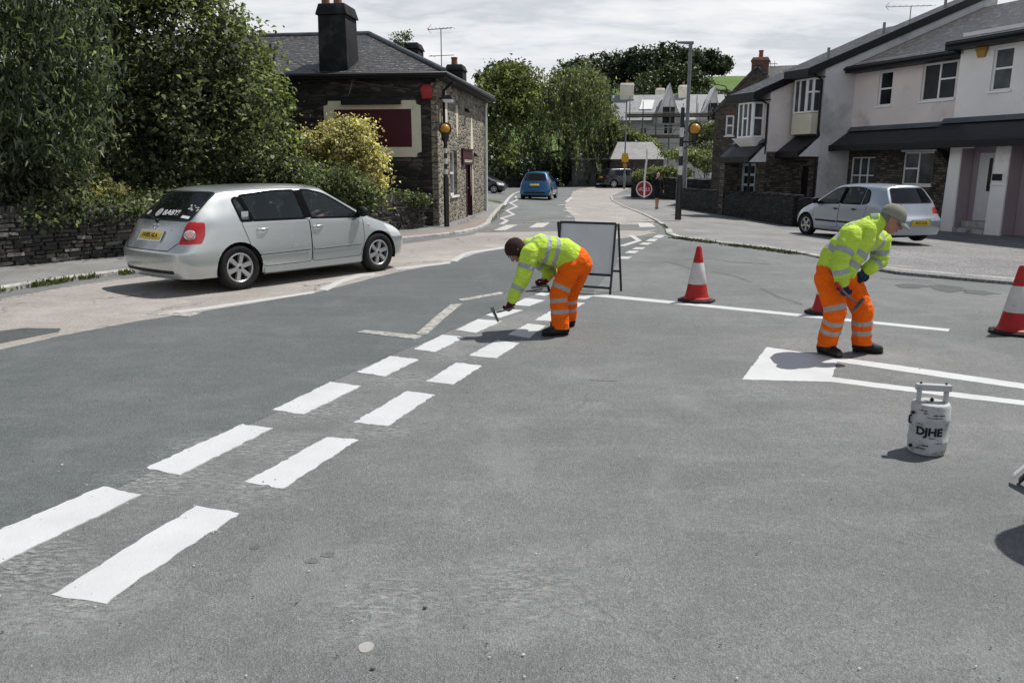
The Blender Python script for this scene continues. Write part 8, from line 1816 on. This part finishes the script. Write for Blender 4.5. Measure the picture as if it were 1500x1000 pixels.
    boot(t, V3((A['anF'].x+.085, A['anF'].y+.01, .004)), V3((A['anF'].x-.205, A['anF'].y-.03, .004)), V3((A['anF'].x+.01, A['anF'].y, .11)))
    hand(t, A['wrN'], J(744, 455, 7.82)-A['wrN'], V3((-.6, .7, -.2)), 1, m_wine, 'glove', .19, 1.25)
    hand(t, A['wrF'], J(792, 422, 8.2)-A['wrF'], V3((-.7, -.4, .2)), 1, m_wine, 'glove', .19, 1.2)
    b = MB(); caps(b, A['wrF'].lerp(A['elF'], .3), A['wrF']+V3((-.01, 0, -.03)), .05, .045); blend(b, 'glove_cuff', m_redh, t, .008, 2)
    g0, g1 = J(752, 451, 7.79), J(727, 457.5, 7.79)
    q = thing('scraper', "short handled scraper with long steel blade in the bent worker's near hand", 'scraper', g1)
    b = MB(); b.tube([g0, g1], .010, 8); b.ball(g0, .014, 8); b.build('shaft', m_steel, q, smooth=50)
    a_, e_ = J(720, 450, 7.80), J(730, 471, 7.78); nn = V3((.2, 1, 0)).normalized(); sd = (e_-a_).normalized().cross(nn)
    b = MB(); b.hexa([a_-nn*.03-sd*.010, a_+nn*.03-sd*.010, e_+nn*.032-sd*.003, e_-nn*.032-sd*.003], [a_-nn*.03+sd*.012, a_+nn*.03+sd*.012, e_+nn*.032+sd*.003, e_-nn*.032+sd*.003]); b.build('blade', m_steel, q, bevel=.002)
    g0, g1 = J(802, 418, 8.15), J(778, 421, 8.13)
    q = thing('trowel', "dark flat trowel in the bent worker's far hand at his knee", 'trowel', g1)
    b = MB(); b.tube([g0+V3((.02, 0, -.06)), g0], .013, 8); b.build('grip', m_black, q, smooth=50)
    b = MB(); b.hexa([g0+V3((0, -.05, -.01)), g1+V3((0, -.05, -.01)), g1+V3((-.0, .05, -.01)), g0+V3((0, .06, -.01))], [g0+V3((0, -.05, .012)), g1+V3((0, -.05, .006)), g1+V3((0, .05, .006)), g0+V3((0, .06, .012))]); b.tube([J(795, 423, 8.12), J(770, 427, 8.10)], .008, 6); b.build('blade', m_steel, q, bevel=.003)
    return t
worker_bent()
# ---- woman in black on the far pavement
def woman():
    Y = 38.; B = at(962, 306, .075); g = B.z; x = B.x
    t = thing('person', 'woman in black walking on the far pavement with a hand to her face', 'person', B)
    def P_(dx, dy, z): return V3((x+dx, B.y+dy, g+z))
    b = MB(); f, u, s = head_shapes(b, P_(0, -.03, 1.52), V3((-.2, -1, -.25)), V3((0, -.2, 1)), .95); caps(b, P_(0, 0, 1.25), P_(0, -.01, 1.46), .07, .052); caps(b, P_(0, 0, .9), P_(0, 0, 1.25), .12, .12)
    for q, kx, ky in ((-1, -.06, -.12), (1, .05, .10)):
        caps(b, P_(q*.08, 0, .88), P_(kx, ky*.5, .48), .085, .055); caps(b, P_(kx, ky*.5, .48), P_(kx, ky, .10), .052, .035); caps(b, P_(kx, ky+.03, .045), P_(kx-.01, ky-.12, .035), .035, .03)
    caps(b, P_(-.17, 0, 1.30), P_(-.25, -.12, 1.08), .045, .04); caps(b, P_(-.25, -.12, 1.08), P_(-.07, -.16, 1.42), .035, .03); caps(b, P_(.17, 0, 1.30), P_(.24, .02, 1.05), .045, .04); caps(b, P_(.24, .02, 1.05), P_(.26, -.05, .82), .035, .032)
    for i in range(4): caps(b, P_(-.07+.012*i, -.165, 1.42), P_(-.055+.014*i, -.15, 1.50), .010, .009); caps(b, P_(.245+.012*i, -.06, .80), P_(.245+.012*i, -.08, .72), .010, .009)
    body = blend(b, 'body', mat('pale_skin', (.46, .29, .22), .55, .08, 20), t, .012, 3); face_parts(t, body, P_(0, -.03, 1.52), f, u, None, .95)
    b = MB(); caps(b, P_(0, 0, .62), P_(0, 0, .95), .21, .18); caps(b, P_(0, 0, .95), P_(0, 0, 1.26), .17, .155); caps(b, P_(-.1, 0, 1.28), P_(.1, 0, 1.28), .09, .09)
    caps(b, P_(-.17, 0, 1.30), P_(-.25, -.12, 1.08), .07, .06); caps(b, P_(-.25, -.12, 1.08), P_(-.12, -.15, 1.32), .055, .05); caps(b, P_(.17, 0, 1.30), P_(.24, .02, 1.05), .07, .06); caps(b, P_(.24, .02, 1.05), P_(.26, -.04, .90), .055, .05)
    blend(b, 'black_dress', mat('black_fabric', (.010, .010, .013), .85, .2, 10), t, .016, 3, .006, 9., 4, cuts=[(P_(0, 0, .50), (0, 0, -1))])
    b = MB(); M3 = Matrix((f, s, u)).transposed(); ell(b, P_(0, .02, 1.56), (.105, .095, .11), M3); ell(b, P_(0, .08, 1.44), (.06, .09, .12)); blend(b, 'hair', mat('dark_hair', (.018, .013, .010), .6, .3, 30), t, .012, 2, .004, 30., cuts=[(P_(0, -.075, 1.55), (0, -1, -.2))])
    for kx, ky in ((-.06, -.12), (.05, .10)):
        b = MB(); caps(b, P_(kx, ky+.04, .04), P_(kx-.01, ky-.14, .032), .042, .036); blend(b, 'shoe', m_boot, t, .01, 2)
woman()
# ---- driver of the silver car: forearm resting on the open window
def driver():
    M4 = Matrix.Translation(silver.location) @ Matrix.Rotation(silver.rotation_euler[2], 4, 'Z')
    P_ = lambda x, y, z: M4 @ V3((x, y, z))
    t = thing('person', 'driver in dark clothes at the wheel of the silver car', 'person', P_(.16, -.36, .6))
    fwd = M4.to_3x3() @ V3((1, 0, -.05)); b = MB(); f, u, s = head_shapes(b, P_(.08, -.36, 1.24), fwd, V3((0, 0, 1))); caps(b, P_(.05, -.36, 1.0), P_(.07, -.36, 1.16), .09, .055); caps(b, P_(.18, -.36, .62), P_(.06, -.36, 1.0), .13, .13)
    for sy in (-1, 1): caps(b, P_(.2, -.36+sy*.1, .62), P_(.62, -.36+sy*.13, .62), .085, .065); caps(b, P_(.62, -.36+sy*.13, .62), P_(.85, -.36+sy*.12, .34), .06, .05)
    caps(b, P_(.06, -.54, 1.02), P_(.20, -.63, .90), .05, .042); caps(b, P_(.20, -.63, .90), P_(.50, -.55, .985), .040, .032); caps(b, P_(.06, -.18, 1.02), P_(.28, -.15, .82), .05, .04); caps(b, P_(.28, -.15, .82), P_(.52, -.22, .98), .038, .03)
    for hx, hy, hz_ in ((.52, -.55, .99), (.54, -.22, .985)):
        for i in range(4): caps(b, P_(hx-.02, hy-.03+.02*i, hz_), P_(hx+.05, hy-.03+.02*i, hz_+.025), .015, .012); caps(b, P_(hx+.05, hy-.03+.02*i, hz_+.025), P_(hx+.07, hy-.03+.02*i, hz_-.01), .012, .010)
    body = blend(b, 'body', m_skin, t, .012, 3); face_parts(t, body, P_(.08, -.36, 1.24), f, u, m_skin)
    b = MB(); caps(b, P_(.18, -.36, .62), P_(.06, -.36, 1.02), .155, .15); caps(b, P_(.06, -.52, 1.04), P_(.06, -.2, 1.04), .08, .08); caps(b, P_(.06, -.54, 1.02), P_(.17, -.62, .92), .065, .06); caps(b, P_(.06, -.18, 1.02), P_(.24, -.15, .86), .065, .06)
    blend(b, 'shirt', mat('dark_shirt', (.022, .024, .028), .85, .2, 8), t, .014, 3, .004, 12.)
    b = MB(); M3 = Matrix((f, s, u)).transposed(); ell(b, P_(.065, -.36, 1.285), (.106, .086, .088), M3); blend(b, 'hair', mat('driver_hair', (.03, .022, .016), .7, .3, 30), t, .01, 2, .002, 40., cuts=[(P_(.12, -.36, 1.27), (fwd-V3((0, 0, .8))).normalized())])
driver()
